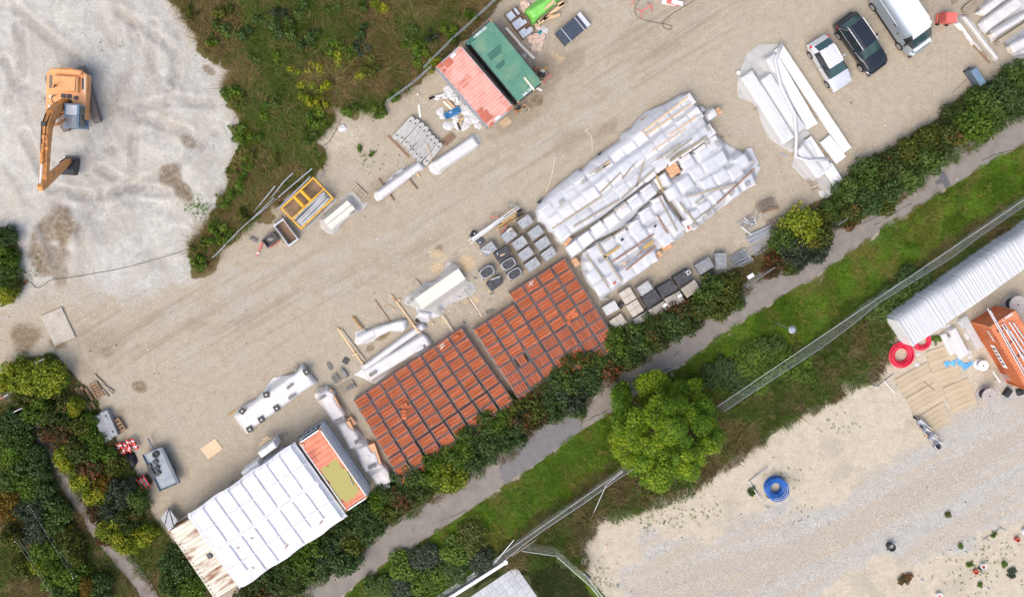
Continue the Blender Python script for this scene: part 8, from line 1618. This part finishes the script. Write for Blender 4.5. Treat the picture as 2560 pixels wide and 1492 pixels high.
wrapped('white wrapped bundle at the right edge', [zT(*p) for p in ((1775, 1110), (1850, 980), (2300, 740), (2300, 1230), (1930, 1295), (1830, 1200)) ], [[zT(1880, 1060), zT(2300, 820), zT(2300, 1060), zT(1950, 1220)]], .75, seed=44, wr=.10)
wrapped('grey film heap at the right edge above the hedge', [zT(*p) for p in ((1950, 1330), (2100, 1240), (2300, 1200), (2300, 1500), (2060, 1440))], [[zT(2020, 1330), zT(2280, 1250), zT(2280, 1400), zT(2080, 1420)]], .5, m=m_filmg, seed=45, wr=.14)
wrapped('long narrow white wrapped beam pointing at the grey bin', [zT(*p) for p in ((690, 390), (770, 330), (950, 420), (1050, 520), (1320, 880), (1640, 1320), (1600, 1430), (1500, 1400), (1240, 1080), (900, 640))], [[zT(790, 380), zT(1580, 1390), zT(1630, 1330), zT(880, 390)]], .6, seed=46, wr=.05)
wrapped('white film on the inner side of the long narrow beam', [zT(*p) for p in ((690, 400), (760, 470), (900, 680), (1100, 960), (1290, 1170), (1200, 1150), (1010, 1035), (890, 880), (800, 730), (690, 650), (590, 545), (670, 540))], [[zT(700, 520), zT(1000, 980), zT(1080, 960), zT(760, 480)]], .3, seed=47, wr=.07, cat='plastic film', name='film_strip')
beam(zT(710, 430), zT(1460, 1370), .12, .12, m_woodg, 'long grey timber between the two film strips', .42, name='timber_beam'); beam(zT(1040, 1040), zT(1430, 1455), .10, .10, m_woodb, 'brown timber sticking out from the film strip', 0, name='timber_beam')
small('paper', zT(1390, 1330), (.16, .3, .03), .2, -45, m_white, 'white paper scrap at the end of the long beam', 'paper')
c, a, L_, W_ = quad([zT(430, 290), zT(680, 292), zT(660, 520), zT(425, 490)], 1.2); c.z = 0
t = thing('red_bin', 'bright red covered bin at the corner of the timber bundles', 'bin', c, a); part('body', MB().box((0, 0, .6), (L_ * 1.05, W_ * 1.02, 1.1), taper=.97), m_redp, t); part('lid', MB().rbox((0, 0, 1.19), (L_, W_, .09), .03), mat('bright red lid', (.80, .13, .11), (.84, .17, .14), 2, .5), t)
part('side_frame', MB().tube([(-L_ / 2 - .25, -W_ / 2, .2), (-L_ / 2 - .25, W_ / 2, .2), (-L_ / 2 - .1, W_ / 2, .9)], .05, 5), m_red, t); part('wheel', MB().cyl((0, 0, -.05), .14, .1, 12, M=Matrix.Rotation(math.pi / 2, 4, 'X')), m_rubber, t, loc=(-L_ / 2 - .1, -W_ / 2 - .08, .14)); part('wheel', MB().cyl((0, 0, -.05), .14, .1, 12, M=Matrix.Rotation(math.pi / 2, 4, 'X')), m_rubber, t, loc=(L_ / 2 - .2, -W_ / 2 - .08, .14))
c, a, L_, W_ = quad([T(3, 0, 1985, 700), T(3, 0, 2040, 665), T(3, 0, 2160, 800), T(3, 0, 2100, 850)], 1.0); c.z = 0
t = thing('grey_bin', 'dark grey blue wheeled bin standing by the upper hedge', 'bin', c, a); part('body', MB().box((0, 0, .52), (L_, W_, .9), taper=1.0), m_trs, t); part('lid', MB().rbox((0, 0, 1.0), (L_ * .9, W_ * .9, .06), .02), m_cabblue, t); part('rim', MB().box((0, -W_ / 2 + .05, 1.0), (L_, .12, .08)), m_trs, t)
for s in (-1, 1): part('wheel', MB().cyl((0, 0, -.04), .12, .08, 12, M=Matrix.Rotation(math.pi / 2, 4, 'X')), m_rubber, t, loc=(s * L_ * .35, W_ / 2, .12))
for k, (p, q) in enumerate([((1815, 918), (2000, 755)), ((1900, 930), (2070, 815))]): beam(T(3, 0, *p), T(3, 0, *q), .10, .06, m_woodg, ['upper thin timber beside the grey bin', 'lower thin timber beside the grey bin'][k], 0, name='timber_beam')
# scrap at the top edge
for k in range(3): beam((1655 + k * 12, 4), (1690 + k * 9, 10), .3, .2, m_white if k != 1 else m_redp, ['white plate in the stack at the top edge', 'red plate in the stack at the top edge', 'second white plate in the stack at the top edge'][k], .1 * k, name='plate', cat='plate')
# == steel tubes, mesh cages and hooked bars by the hedge
zS = Zm(1840, 480, 7.0)
rods((zS(150, 780), zS(245, 900)), (zS(560, 590), zS(720, 680)), 9, .06, .06, m_galv, 'bundle of galvanised tubes, upper one', 'steel_tubes', 3, 'bundles of galvanised tubes', 'tube', jit=.06)
rods((zS(250, 960), zS(290, 1160)), (zS(780, 640), zS(860, 800)), 7, .05, .05, m_galv, 'bundle of galvanised tubes, lower one under the hedge', 'steel_tubes', 1, 'bundles of galvanised tubes', 'tube', jit=.08)
def cage(c4, label, h=.7, nx_=6, ny_=3, m=None):
 c, a, L_, W_ = quad(c4, h); c.z = 0; t = thing('mesh_cage', label, 'mesh cage', c, a, 'rusty mesh cages'); m = m or m_rustd
 for z in (.1, h):
  for k in range(nx_ + 1): part('bar', MB().box((-L_ / 2 + k * L_ / nx_, 0, z), (.035, W_, .035)), m, t)
  for k in range(ny_ + 1): part('bar', MB().box((0, -W_ / 2 + k * W_ / ny_, z + .03), (L_, .035, .035)), m, t)
 return t
m_cage = mat('rusty grey bar', (.10, .085, .075), (.20, .16, .14), 6, .7)
cage([zS(395, 230), zS(650, 85), zS(740, 250), zS(450, 350)], 'rusty mesh cage furthest from the hedge', m=m_cage); cage([zS(570, 540), zS(850, 400), zS(900, 560), zS(620, 640)], 'rusty mesh cage next to the yellow green tree', m=m_cage, nx_=5)
rods((zS(430, 330), zS(470, 360)), (zS(720, 240), zS(760, 290)), 3, .08, .08, m_woodb, 'brown bars inside the farther mesh cage', 'timber', 1)
rods((zS(620, 560), zS(680, 640)), (zS(860, 430), zS(920, 520)), 5, .09, .10, m_woodb, 'brown bars on the nearer mesh cage', 'timber', 2)
def bent(lst, r_, m, label, loc=None, name='bent_bar', cat='steel bar', group=None):
 P_ = [W(*p, z) for p, z in lst]; o_ = P_[0].copy(); return solo(name, MB().tube([tuple(p - o_) for p in P_], r_, 5), m, label, cat, o_, 0, group)
for k, l in enumerate([[(80, 615), (275, 415), (335, 460), (340, 560), (180, 660)], [(10, 555), (130, 520), (240, 550)], [(90, 610), (265, 745)], [(180, 650), (320, 480)], [(280, 400), (350, 290)], [(350, 440), (410, 380)], [(110, 490), (200, 510), (300, 480)], [(140, 450), (250, 540), (120, 560)]]): bent([(zS(*p), .25 + .05 * (k % 3)) for p in l], .035, m_galv, f"bent galvanised bar in the loose pile, {ORD[k]} one", group='bent bars in the loose pile')
g = random.Random(33)
for k in range(9): p = zS(g.uniform(90, 310), g.uniform(440, 610)); bent([((p[0], p[1]), .12), ((p[0] + g.uniform(8, 18), p[1] + g.uniform(-12, 4)), .2)], .03, m_steel, 'short dark bar in the loose pile of bent bars', group='short bars in the loose pile')
bent([(zS(460, 420), .3), (zS(480, 390), .3), (zS(520, 400), .3), (zS(525, 430), .3), (zS(480, 425), .3)], .03, m_galv, 'small hooked bar between cages and tubes')
for k in range(16):
 f = k / 15; p = (1820 + g.uniform(-2, 2) + f * 16, 646 + f * 24 - 2); q = (p[0] + 42 + g.uniform(-4, 6), p[1] - 21 + g.uniform(-3, 3)); z = .15 + (k % 4) * .09
 if True: bent([(p, z), (q, z), ((q[0] + 3, q[1] + 3), z), ((q[0] + 1, q[1] + 6), z), ((p[0] + 14, p[1]), z + .02)], .025, m_galv, f"hooked galvanised bar in the bundle, {ORD[k]} from above", group='bundle of hooked bars')
mesh_panel('wire_fence', 'silver wire fence bay beside the path near the tubes', W(*T(2, 1, 2250, 1340)), W(*T(2, 1, 2520, 1150)), 1.4, 'silver fence bays in the hedge gap', step=.12); solo('white_board', MB().box((0, 0, 0), (.55, .3, .03)), m_white, 'white plate on the silver fence in the hedge gap', 'plate', W(*T(2, 1, 2350, 1250), 1.0), R(32))
mesh_panel('wire_fence', 'silver wire fence bay in the upper hedge gap', W(*T(3, 1, 620, 735)), W(*T(3, 1, 780, 630)), 1.4, 'silver fence bays in the hedge gap', step=.12)
# == long mesh fences
FP = [(2640, 440), (2560, 487), (2487, 535), (2410, 588), (2339, 642), (2252, 695), (2165, 749), (2096, 806), (2027, 857), (1948, 908), (1863, 963), (1790, 1012)]
for k in range(len(FP) - 1):
 mesh_panel('mesh_fence', f"tall wire mesh fence bay beside the verge, {ORD[k]} from the upper right", W(*FP[k]), W(*FP[k + 1]), 2.1, 'bays of the tall mesh fence', step=.10, n_h=9, wire=.0065)
FP2 = [(1600, 1135), (1527, 1182), (1446, 1240), (1359, 1297), (1298, 1342), (1240, 1390)]
for k in range(len(FP2) - 1): mesh_panel('mesh_fence', f"tall wire mesh fence bay below the big tree, {ORD[k]} from the tree", W(*FP2[k]), W(*FP2[k + 1]), 1.9, 'bays of the tall mesh fence', step=.10, n_h=9, wire=.0065)
for a_, b_, l in (((2560, 500), (1790, 1018), 'pale wire stretched along the tall mesh fence'), ((1557, 1175), (1240, 1396), 'pale wire along the mesh fence below the tree')):
 bent([((a_[0] + (b_[0] - a_[0]) * f, a_[1] + (b_[1] - a_[1]) * f), 1.2) for f in np.linspace(0, 1, 9)], .018, m_white, l, name='wire', cat='wire')
bent([(T(2, 3, 1090, 235), 1.9), (T(2, 3, 930, 360), 1.7), (T(2, 3, 780, 690), .05)], .02, m_white, 'loose pale wire hanging from the fence below the tree', name='wire', cat='wire')
TF = [(1300, 1352), (1382, 1364), (1466, 1438), (1530, 1520)]
for k in range(3): mesh_panel('wire_fence', f"temporary fence panel around the lawn, {ORD[k]} from the handrail", W(*TF[k]), W(*TF[k + 1]), 2.0, 'temporary fence panels around the lawn', feet=True, step=.22, n_h=7)
for k in (1, 2): t = thing('fence_weight', ['dark fence foot at the corner of the lawn', 'dark fence foot on the sandy side of the lawn'][k - 1], 'fence foot', W(*TF[k]), R(-40), 'fence feet'); part('block', MB().rbox((0, 0, .07), (.75, .26, .14), .03), m_pave, t)
NF = [(1262, -18), (1190, 50), (1130, 104), (1060, 175)]; 
for k in range(3): mesh_panel('wire_fence', f"temporary fence panel between scrub and containers, {ORD[k]} from the top", W(*NF[k]), W(*NF[k + 1]), 1.9, 'temporary fence panels by the scrub', feet=True, step=.12, n_h=8)
NF = [(1078, 172), (1032, 212), (972, 256)]
for k in range(2): mesh_panel('wire_fence', f"temporary fence panel at the scrub corner, {ORD[k]} from the red container", W(*NF[k]), W(*NF[k + 1]), 1.8, 'temporary fence panels by the scrub', feet=True, step=.12, n_h=8)
# == handrail wall at the bottom, lamp post
HR = [W(1262, 1398), W(1180, 1450), W(1107, 1496), W(1040, 1540)]
t = thing('low_wall', 'low white capped wall with grey handrail beside the terrace', 'wall', (0, 0, 0)); b = MB(); b2 = MB()
for i in range(3):
 b.plank(HR[i], HR[i + 1], .22, .55); part('cap', MB().plank(HR[i] + Vector((0, 0, .55)), HR[i + 1] + Vector((0, 0, .55)), .28, .05), m_white, t)
 part('metal_sheet', MB().plank(HR[i] + Vector((-.18, .26, .1)), HR[i + 1] + Vector((-.18, .26, .1)), .42, .03), m_seam, t)
part('wall_body', b, m_conc, t); part('cap_end', MB().cyl((0, 0, .5), .2, .12, 14), m_white, t, loc=tuple(HR[0]))
for i in range(3):
 for f in (0, .5): p = HR[i].lerp(HR[i + 1], f) + Vector((-.15, .22, 0)); part('post', MB().tube([(0, 0, 0), (0, 0, 1.0)], .025, 5), m_galv, t, loc=tuple(p))
part('handrail', MB().tube([tuple(p + Vector((-.15, .22, 1.0))) for p in HR], .025, 5), m_galv, t)
tube(T(1, 3, 2350, 1130), T(2, 3, 20, 905), .03, 1.0, 1.6, m_white, 'pale tube joining handrail and mesh fence', 'rail', 'rail'); tube(T(2, 3, 0, 1062), T(2, 3, 255, 890), .045, .9, .3, m_woodg, 'long pale timber leaning over the fence corner', 'timber_beam', 'timber')
lp = W(1937, 806); t = thing('street_lamp', 'grey street lamp with round head standing on the verge', 'street lamp', lp); LH = 3.6; part('pole', MB().tube([(0, 0, 0), (0, 0, LH)], .05, 8, r2=.04), m_galv, t); part('lamp_head', MB().cyl((0, 0, LH - .1), .10, .12, 16, r2=.30).cyl((0, 0, LH + .02), .30, .12, 16, r2=.16), m_steel, t); part('lens', MB().cyl((0, 0, LH - .16), .14, .06, 12), m_lampw, t)
# == right hand lot
zR = Zm(2200, 560, 2.625)
c, a, L_, W_ = quad([(2238, 809), (2700, 482), (2746, 551), (2284, 859)], 2.1); c.z = 0
t = thing('covered_stack', 'long stack covered with white corrugated film sheets', 'covered stack', c, a); xs = np.linspace(-L_ / 2, L_ / 2, 420); ys = np.linspace(0, 1, 12)
sg = 1.0; prof = []
ph = np.cumsum(.30 + .5 * vnoise(xs * 1.3, xs * 0, 5)); bnd = np.floor(ph / 2.2); fr_ = ph / 2.2 - bnd; tl = _h(bnd.astype(np.int64), bnd.astype(np.int64) * 0, 5) - .5; hz = 2.1 + .16 * tl * (fr_ - .5) - .05 * np.exp(-((fr_ - .5) ** 2) / .012) * (tl > -.2)
ypos = [-W_ / 2 - .06, -W_ / 2 - .03, -W_ / 2, -W_ / 4, 0, W_ / 4, W_ / 2, W_ / 2 + .10, W_ / 2 + .25]; zf = [0.1, 1.0, 1, 1, 1, 1, 1, .55, .05]
Vv = []
for y, f in zip(ypos, zf):
 k = .12 * (vnoise(xs * .6, xs * 0 + y, 9) - .5); z = hz * f if f != 1.0 else hz; z = np.where(f < .2, .06, z); Vv.append(np.stack([xs, y + k * (2 if f < 1 else 1) + .06 * tl * (f < 1), z + 0 * xs], -1))
Vv = np.concatenate(Vv); n = len(xs); F = np.concatenate([np.stack([np.arange(n - 1) + q * n, np.arange(n - 1) + q * n + 1, np.arange(n - 1) + (q + 1) * n + 1, np.arange(n - 1) + (q + 1) * n], -1) for q in range(len(ypos) - 1)])
part('film_cover', npmesh('film_cover', Vv, F, film_mat('corrugated white film', (.84, .86, .88), .93, .3, 1.5, (.66, .70, .74), .3), smooth=True), None, t); part('stack', MB().box((0, 0, 1.05), (L_ - .1, W_ - .3, 2.0)), m_pavel, t); part('end_sheet', MB().box((-L_ / 2 + .03, 0, 1.15), (.04, W_, 2.2)), m_whitem, t)
def coil(px, py, rpx, label, m, n=9, r_=.05, hgt=.3, name='hose_coil', seed=1, jit=.06):
 g = random.Random(seed); R_ = rpx / 30.5; t = thing(name, label, 'hose coil', W(px, py), 0, None)
 for k in range(n):
  rr = R_ * (1 - .5 * (k % 5) / 5.0) * g.uniform(.95, 1.03); z = .05 + hgt * (k // 5) / 2 + g.uniform(0, .05); ox, oy = g.uniform(-jit, jit), g.uniform(-jit, jit)
  part('winding', MB().tube([(ox + rr * math.cos(i * math.pi / 12), oy + rr * math.sin(i * math.pi / 12), z + .03 * math.sin(i + k)) for i in range(25)], r_, 6, cap=False), m, t, smooth=True)
 return t
coil(2249, 884, 30, 'big bright red hose coil on the sand', m_hose, 13, .055, .35, jit=.09); coil(2303, 850, 22, 'second red hose coil half under the covered stack', m_hose, 8, .055, .3, seed=2)
R_ = 26 / 30.5; t = coil(1935, 1216, 26.5, 'blue pipe coil standing on the sand', m_bhose, 12, .045, .8, 'pipe_coil', 5, .02)
t = None
drum_m = mat('grey drum wood', (.36, .33, .31), (.46, .43, .41), 3, .8, c3=(.45, .36, .33), sc3=2)
def drum(px, py, rpx, h, label, m):
 t = thing('cable_drum', label, 'cable drum', W(px, py, 0), 0, 'cable drums'); p = W(px, py, h); t.location = (p.x, p.y, 0); R_ = rpx / 30.5
 part('flange', MB().cyl((0, 0, 0), R_, .07, 28), m, t); fl = part('flange', MB().cyl((0, 0, h - .07), R_, .07, 28), m, t); part('core', MB().cyl((0, 0, .07), R_ * .62, h - .14, 20), m_navy if rpx > 15 else m_seam, t); part('hub', MB().cyl((0, 0, h), .07, .012, 10), m_black, fl)
 for k in range(6): part('bolt', MB().cyl((0, 0, 0), .03, .015, 6), m_rustb, fl, loc=(R_ * .45 * math.cos(k * 1.05), R_ * .45 * math.sin(k * 1.05), h))
drum(2475, 990, 19.5, .95, 'large cable drum at the lower corner of the orange container', drum_m); drum(2546, 762, 22, 1.0, 'large cable drum behind the orange container', drum_m); drum(2459, 914, 13, .7, 'small white cable drum on the sand', m_white)
for k, c4 in enumerate([[(535, 620), (570, 605), (690, 800), (640, 830)], [(515, 640), (545, 625), (575, 660), (545, 690)], [(450, 695), (490, 680), (580, 840), (545, 880)], [(440, 750), (470, 735), (560, 870), (530, 890)], [(400, 730), (435, 715), (500, 840), (470, 870)]]):
 c, a, L_, W_ = quad([zR(*p) for p in (c4[0], c4[3], c4[2], c4[1])], .4); c.z = 0; solo('insulation_pack', MB().rbox((0, 0, .2 + .1 * (k == 2)), (L_, W_, .4 + .2 * (k == 2)), .06), m_filmg if k < 2 else m_filmw, ['long grey film wrapped pack by the orange container', 'short grey wrapped pack by the orange container', 'upper white wrapped pack on the sand', 'middle white wrapped pack on the sand', 'lower white wrapped pack with crumpled film'][k], 'wrapped pack', c, a, 'wrapped packs on the sand')
BT = [(1720, 620), (1790, 610), (1870, 590), (1935, 640), (2010, 615), (2020, 640), (1930, 710), (1900, 660), (1800, 670), (1740, 670)]
solo('blue_tarp', drape([(p.x, p.y) for p in [W(*T(3, 2, *q)) for q in BT]], [], .07, base=.07, wr=.16, seed=77, m=m_bluet, name='blue_tarp', edge=3), None, 'crumpled blue tarp on the sand by the white packs', 'tarp')
for k, (x, y, s) in enumerate([(1470, 550, .5), (1475, 650, .7), (1960, 370, .8), (1980, 520, .7), (1990, 570, .6), (1780, 285, .8), (1740, 270, .6)]): o = link('film_scrap', BAGS[k % 5], None, W(*T(3, 2, x, y)), k); o.scale = (s, s * .7, s * .6); tag(o, ['small white film scrap by the plank road', 'crumpled white film on the plank road edge', 'pinkish film heap between the wrapped packs', 'film scrap under the grey wrapped pack', 'film scrap by the drum', 'white can heap under the covered stack', 'white scrap next to the can heap'][k], 'film scrap', 'film scraps on the sandy lot')
for k, (x, y, an) in enumerate([(2343, 919, 55), (2480, 910, 20)]): small('black_crate', T(3, 2, x, y), (.7, .45, .4), 0, -an, m_dark, ['black crate beside the large cable drum', 'black crate at the right edge by the orange container'][k], 'crate', .05)
rods((zO(640, 1090), zO(660, 1160)), (zO(1000, 1160), zO(1040, 1230)), 5, .05, .05, m_galv, 'steel tubes lying across two stands by the orange container', 'steel_tubes', 1, None, 'tube', z0=.75)
for k, (x0, x1) in enumerate((((640, 1090), (735, 1235)), ((830, 1100), (910, 1245)))):
 t = thing('tube_stand', ['pale stand under the steel tubes, outer one', 'pale stand under the steel tubes, inner one'][k], 'stand', (0, 0, 0)); a_, b_ = W(*zO(*x0), .72), W(*zO(*x1), .72); part('beam', MB().tube([tuple(a_), tuple(b_)], .05, 6), m_white, t)
 for p in (a_, b_): part('leg', MB().tube([(p.x, p.y, 0), (p.x, p.y, .7)], .04, 5), m_white, t)
for k, (p, q, m_, l) in enumerate([((1075, 865), (1235, 740), m_galv, 'grey steel bar lying on the sand'), ((1020, 840), (1085, 872), m_galv, 'short cross bar at the end of the grey bar'), ((1130, 800), (1250, 930), m_white, 'white bar crossing the grey bar on the sand'), ((1530, 815), (1640, 905), m_rustb, 'thin brown bar on the plank road')]): tube(T(3, 2, *p), T(3, 2, *q), .04, .05, .05, m_, l, 'steel_bar', 'bar')
for k, (p, q, l) in enumerate([((2330, 330), (2520, 190), 'long grey bar leaning by the blue coil, upper'), ((2330, 330), (2455, 520), 'long grey bar leaning by the blue coil, lower')]): tube(T(2, 3, *p), T(2, 3, *q), .045, .05, .3, m_galv, l, 'steel_bar', 'bar')
for k, (p, q) in enumerate([((2110, 910), (2300, 780)), ((2260, 775), (2345, 815)), ((2100, 880), (2180, 918))]): tube(T(3, 3, *p), T(3, 3, *q), .03, .05, .05, m_galv, ['thin steel bar on the sand at the lower right', 'short bar crossing the thin steel bar, upper end', 'short bar crossing the thin steel bar, lower end'][k], 'steel_bar', 'bar')
# wheelbarrows nested in a row
def barrow(px, py, ang, label):
 t = thing('wheelbarrow', label, 'wheelbarrow', W(px, py), R(-ang), 'row of wheelbarrows'); b = MB(); v = [(-.42, -.30, .62), (.50, -.26, .62), (.50, .26, .62), (-.42, .30, .62), (-.22, -.2, .28), (.30, -.16, .28), (.30, .16, .28), (-.22, .2, .28)]
 b.add(v, [(4, 5, 6, 7), (0, 1, 5, 4), (1, 2, 6, 5), (2, 3, 7, 6), (3, 0, 4, 7)]); part('tray', b, m_galv, t); part('wheel', MB().cyl((0, 0, -.05), .2, .1, 14, M=Matrix.Rotation(math.pi / 2, 4, 'X')), m_rubber, t, loc=(.62, 0, .2))
 for s in (-1, 1): part('handle', MB().tube([(.6, s * .06, .2), (-.2, s * .24, .42), (-.95, s * .30, .6)], .025, 5), m_galv, t); part('grip', MB().tube([(-.8, s * .29, .56), (-.97, s * .30, .605)], .035, 5), m_orange, t); part('leg', MB().tube([(-.25, s * .24, .42), (-.3, s * .26, 0)], .02, 5), m_galv, t)
for k, (x, y, l) in enumerate([(1485, 1225, 'upper wheelbarrow of the row on the sand edge'), (1540, 1300, 'middle wheelbarrow of the row on the sand edge'), (1592, 1372, 'lower wheelbarrow of the row beside the bucket')]): barrow(*T(3, 2, x, y), 226, l)
def pot(px, py, r_, h, m, label, inner=m_black, name='bucket', cat='bucket'):
 t = thing(name, label, cat, W(px, py)); part('body', MB().cyl((0, 0, 0), r_ * .85, h, 18, r2=r_, hole=r_ * .72), m, t); part('inside', MB().cyl((0, 0, .02), r_ * .7, h * .55, 14), inner, t)
pot(*T(3, 2, 1645, 1440), .33, .45, m_steel, 'steel bucket at the end of the wheelbarrow row', m_navy); pot(2222, 1362, .33, .55, m_navy, 'dark bucket with grey mud on the gravel track', m_conc)
for (x, y, r_, h, m_, inn, l) in [(2440, 892, .20, .3, m_terra, m_terra, 'single red brown pipe end in the sand'), (2508, 815, .26, .4, m_white, m_terra, 'white pipe collar with red core at the right edge'), (2098, 1152, .24, .4, m_white, m_terra, 'white pipe collar with red core beside a round plant'), (2035, 1210, .22, .25, m_terra, m_terra, 'red brown pipe end next to the white collar'), (1668, 1440, .24, .35, m_white, m_pink, 'white pipe collar with pink core at the bottom edge')]: pot(*T(3, 3, x, y), r_, h, m_, l, inn, 'pipe_end', 'pipe end')
for k, (x, y) in enumerate([(1950, 1022), (1520, 1298), (2170, 1378)]): small('peg', T(3, 3, x, y), (.25, .08, .05), 0, 35, m_cabblue, ['small blue peg by the right edge plants', 'small blue peg in the sand', 'small blue peg at the bottom'][k], 'peg')
# plank road mats
for k, c4 in enumerate([[(1240, 795), (1545, 640), (1665, 800), (1340, 985)], [(1340, 990), (1668, 808), (1735, 1000), (1455, 1160)], [(1460, 1170), (1738, 1010), (1800, 1200), (1595, 1335)], [(1530, 560), (1750, 440), (1960, 800), (1680, 860)], [(1685, 868), (1965, 812), (2062, 1000), (1852, 1150)]]):
 c, a, L_, W_ = quad([T(3, 2, *p) for p in c4], .03); t = thing('plank_mat', f"muddy wooden plank road mat, {['upper left', 'middle left', 'lower left', 'upper right', 'lower right'][k]} of five by the orange container", 'road mat', (c.x, c.y, .03), a, 'muddy plank road mats')
 n = max(4, int(W_ / .42)); pm = MB().box((0, 0, 0), (L_, W_ / n - .006, .05)).mesh('plank', m_mat1)
 for i in range(n): o = link('plank', pm, t, (rnd.uniform(-.05, .05), -W_ / 2 + (i + .5) * W_ / n, rnd.uniform(-.006, .006)))
# stones
def rock(px, py, s, m, label):
 o = link('stone', lump(s, int(px) % 97, .55, 9).mesh('stone', m, False), None, W(px, py), px); return tag(o, label, 'stone', None)
rock(*T(2, 3, 858, 712), .22, m_bag, 'pinkish boulder in the dry strip below the tree'); rock(*T(2, 3, 700, 880), .22, m_bag, 'red grey boulder at the edge of the sand'); rock(*T(2, 3, 930, 970), .18, m_bag, 'pale boulder on the sand edge'); rock(*T(2, 3, 1035, 1365), .16, m_conc, 'grey white stone on the gravel near the fence'); rock(*T(1, 0, 850, 1262), .30, m_stonew, 'white stone lump on the bare sandy ground'); rock(*T(0, 1, 2012, 1152), .10, m_white, 'white ball like stone in the green weeds'); rock(*T(1, 0, 915, 893), .12, m_stonew, 'small white stone in the scrub'); rock(*T(2, 3, 1255, 362), .09, m_white, 'tiny white scrap below the tree crown')
small('concrete_lump', T(2, 3, 705, 1100), (.5, .55, .25), 0, 15, m_conc, 'grey concrete lump beside the lawn fence', 'concrete lump', .06)
# cables on the ground
def cable(pts, r_, m, label, z=.03):
 P_ = [W(x, y, z) for x, y in pts]; P_ = [P_[0]] + P_ + [P_[-1]]; q = []
 for i in range(1, len(P_) - 2):
  for f in np.linspace(0, 1, 7)[:-1]:
   a, b, c, d = P_[i - 1:i + 3]; q.append(.5 * (2 * b + (c - a) * f + (2 * a - 5 * b + 4 * c - d) * f * f + (3 * b - a - 3 * c + d) * f ** 3))
 q.append(P_[-1]); return solo('cable', MB().tube([tuple(p - q[0]) for p in q], r_, 5), m, label, 'cable', q[0])
cable([T(0, 1, 280, 1300), T(0, 1, 315, 1320), T(0, 1, 345, 1358), T(0, 1, 410, 1352), T(0, 1, 500, 1290), T(0, 1, 680, 1265), T(0, 1, 960, 1218), T(0, 1, 1200, 1172), T(0, 1, 1500, 1095), T(0, 1, 1720, 1030), T(0, 1, 1850, 982)], .018, m_dark, 'thin dark cable crossing the pale gravel to the weeds', .06)
small('red_plug', T(0, 1, 262, 1302), (.16, .12, .1), .02, 20, m_red, 'small red plug at the end of the thin cable', 'plug')
cable([T(2, 0, 1255, 0), T(2, 0, 1210, 80), T(2, 0, 1215, 130), T(2, 0, 1260, 185), T(2, 0, 1360, 215), T(2, 0, 1480, 235), T(2, 0, 1565, 255), T(2, 0, 1565, 290), T(2, 0, 1510, 285), T(2, 0, 1480, 235), T(2, 0, 1550, 160), T(2, 0, 1700, 65), T(2, 0, 1800, 5), T(2, 0, 1840, -20)], .018, m_dark, 'dark looping cable on the gravel at the top edge')
cable([zF3(530, -60), zF3(520, 20), zF3(490, 200), zF3(430, 420), zF3(350, 640)], .022, m_woodc, 'pale rope lying beside the long brick stack'); cable([Zm(1320, 220, 7.856)(1170, 800), Zm(1320, 220, 7.856)(1150, 850), Zm(1320, 220, 7.856)(1245, 960), Zm(1320, 220, 7.856)(1262, 1240)], .02, m_woodc, 'short pale rope above the long brick stack')
cable([T(1, 0, 830, 1180), T(1, 0, 800, 1260), T(1, 0, 730, 1380), T(1, 0, 650, 1450)], .018, m_dark, 'dark cable on the bare ground below the scrub')
# litter
g = random.Random(66); LT = [MB().rbox((0, 0, .02), (.12, .08, .04), .01).mesh('litter', m_) for m_ in (m_white, m_woodg, m_dark)]
m_chip = MB()
for k in range(900):
 x, y = g.choice([(g.uniform(20, 640), g.uniform(720, 1050)), (g.uniform(640, 1500), g.uniform(300, 760)), (g.uniform(1800, 2400), g.uniform(120, 480)), (g.uniform(1560, 2500), g.uniform(1150, 1480)), (g.uniform(100, 560), g.uniform(0, 600)), (g.gauss(1140, 60), g.gauss(730, 60)), (g.gauss(800, 80), g.gauss(320, 50))]); p = W(x, y); s = g.uniform(.03, .08)
 m_chip.box((p.x, p.y, .02), (s * g.uniform(.7, 1.6), s, s * .7), g.uniform(0, 3), mi=g.choice((0, 0, 1, 1, 2)))
o = stuff('stone_chips', m_chip.mesh('stone_chips', [m_stonew, m_conc, m_navy])); o['label'] = 'loose stone chips scattered over the bare ground'; o['category'] = 'stone chips'
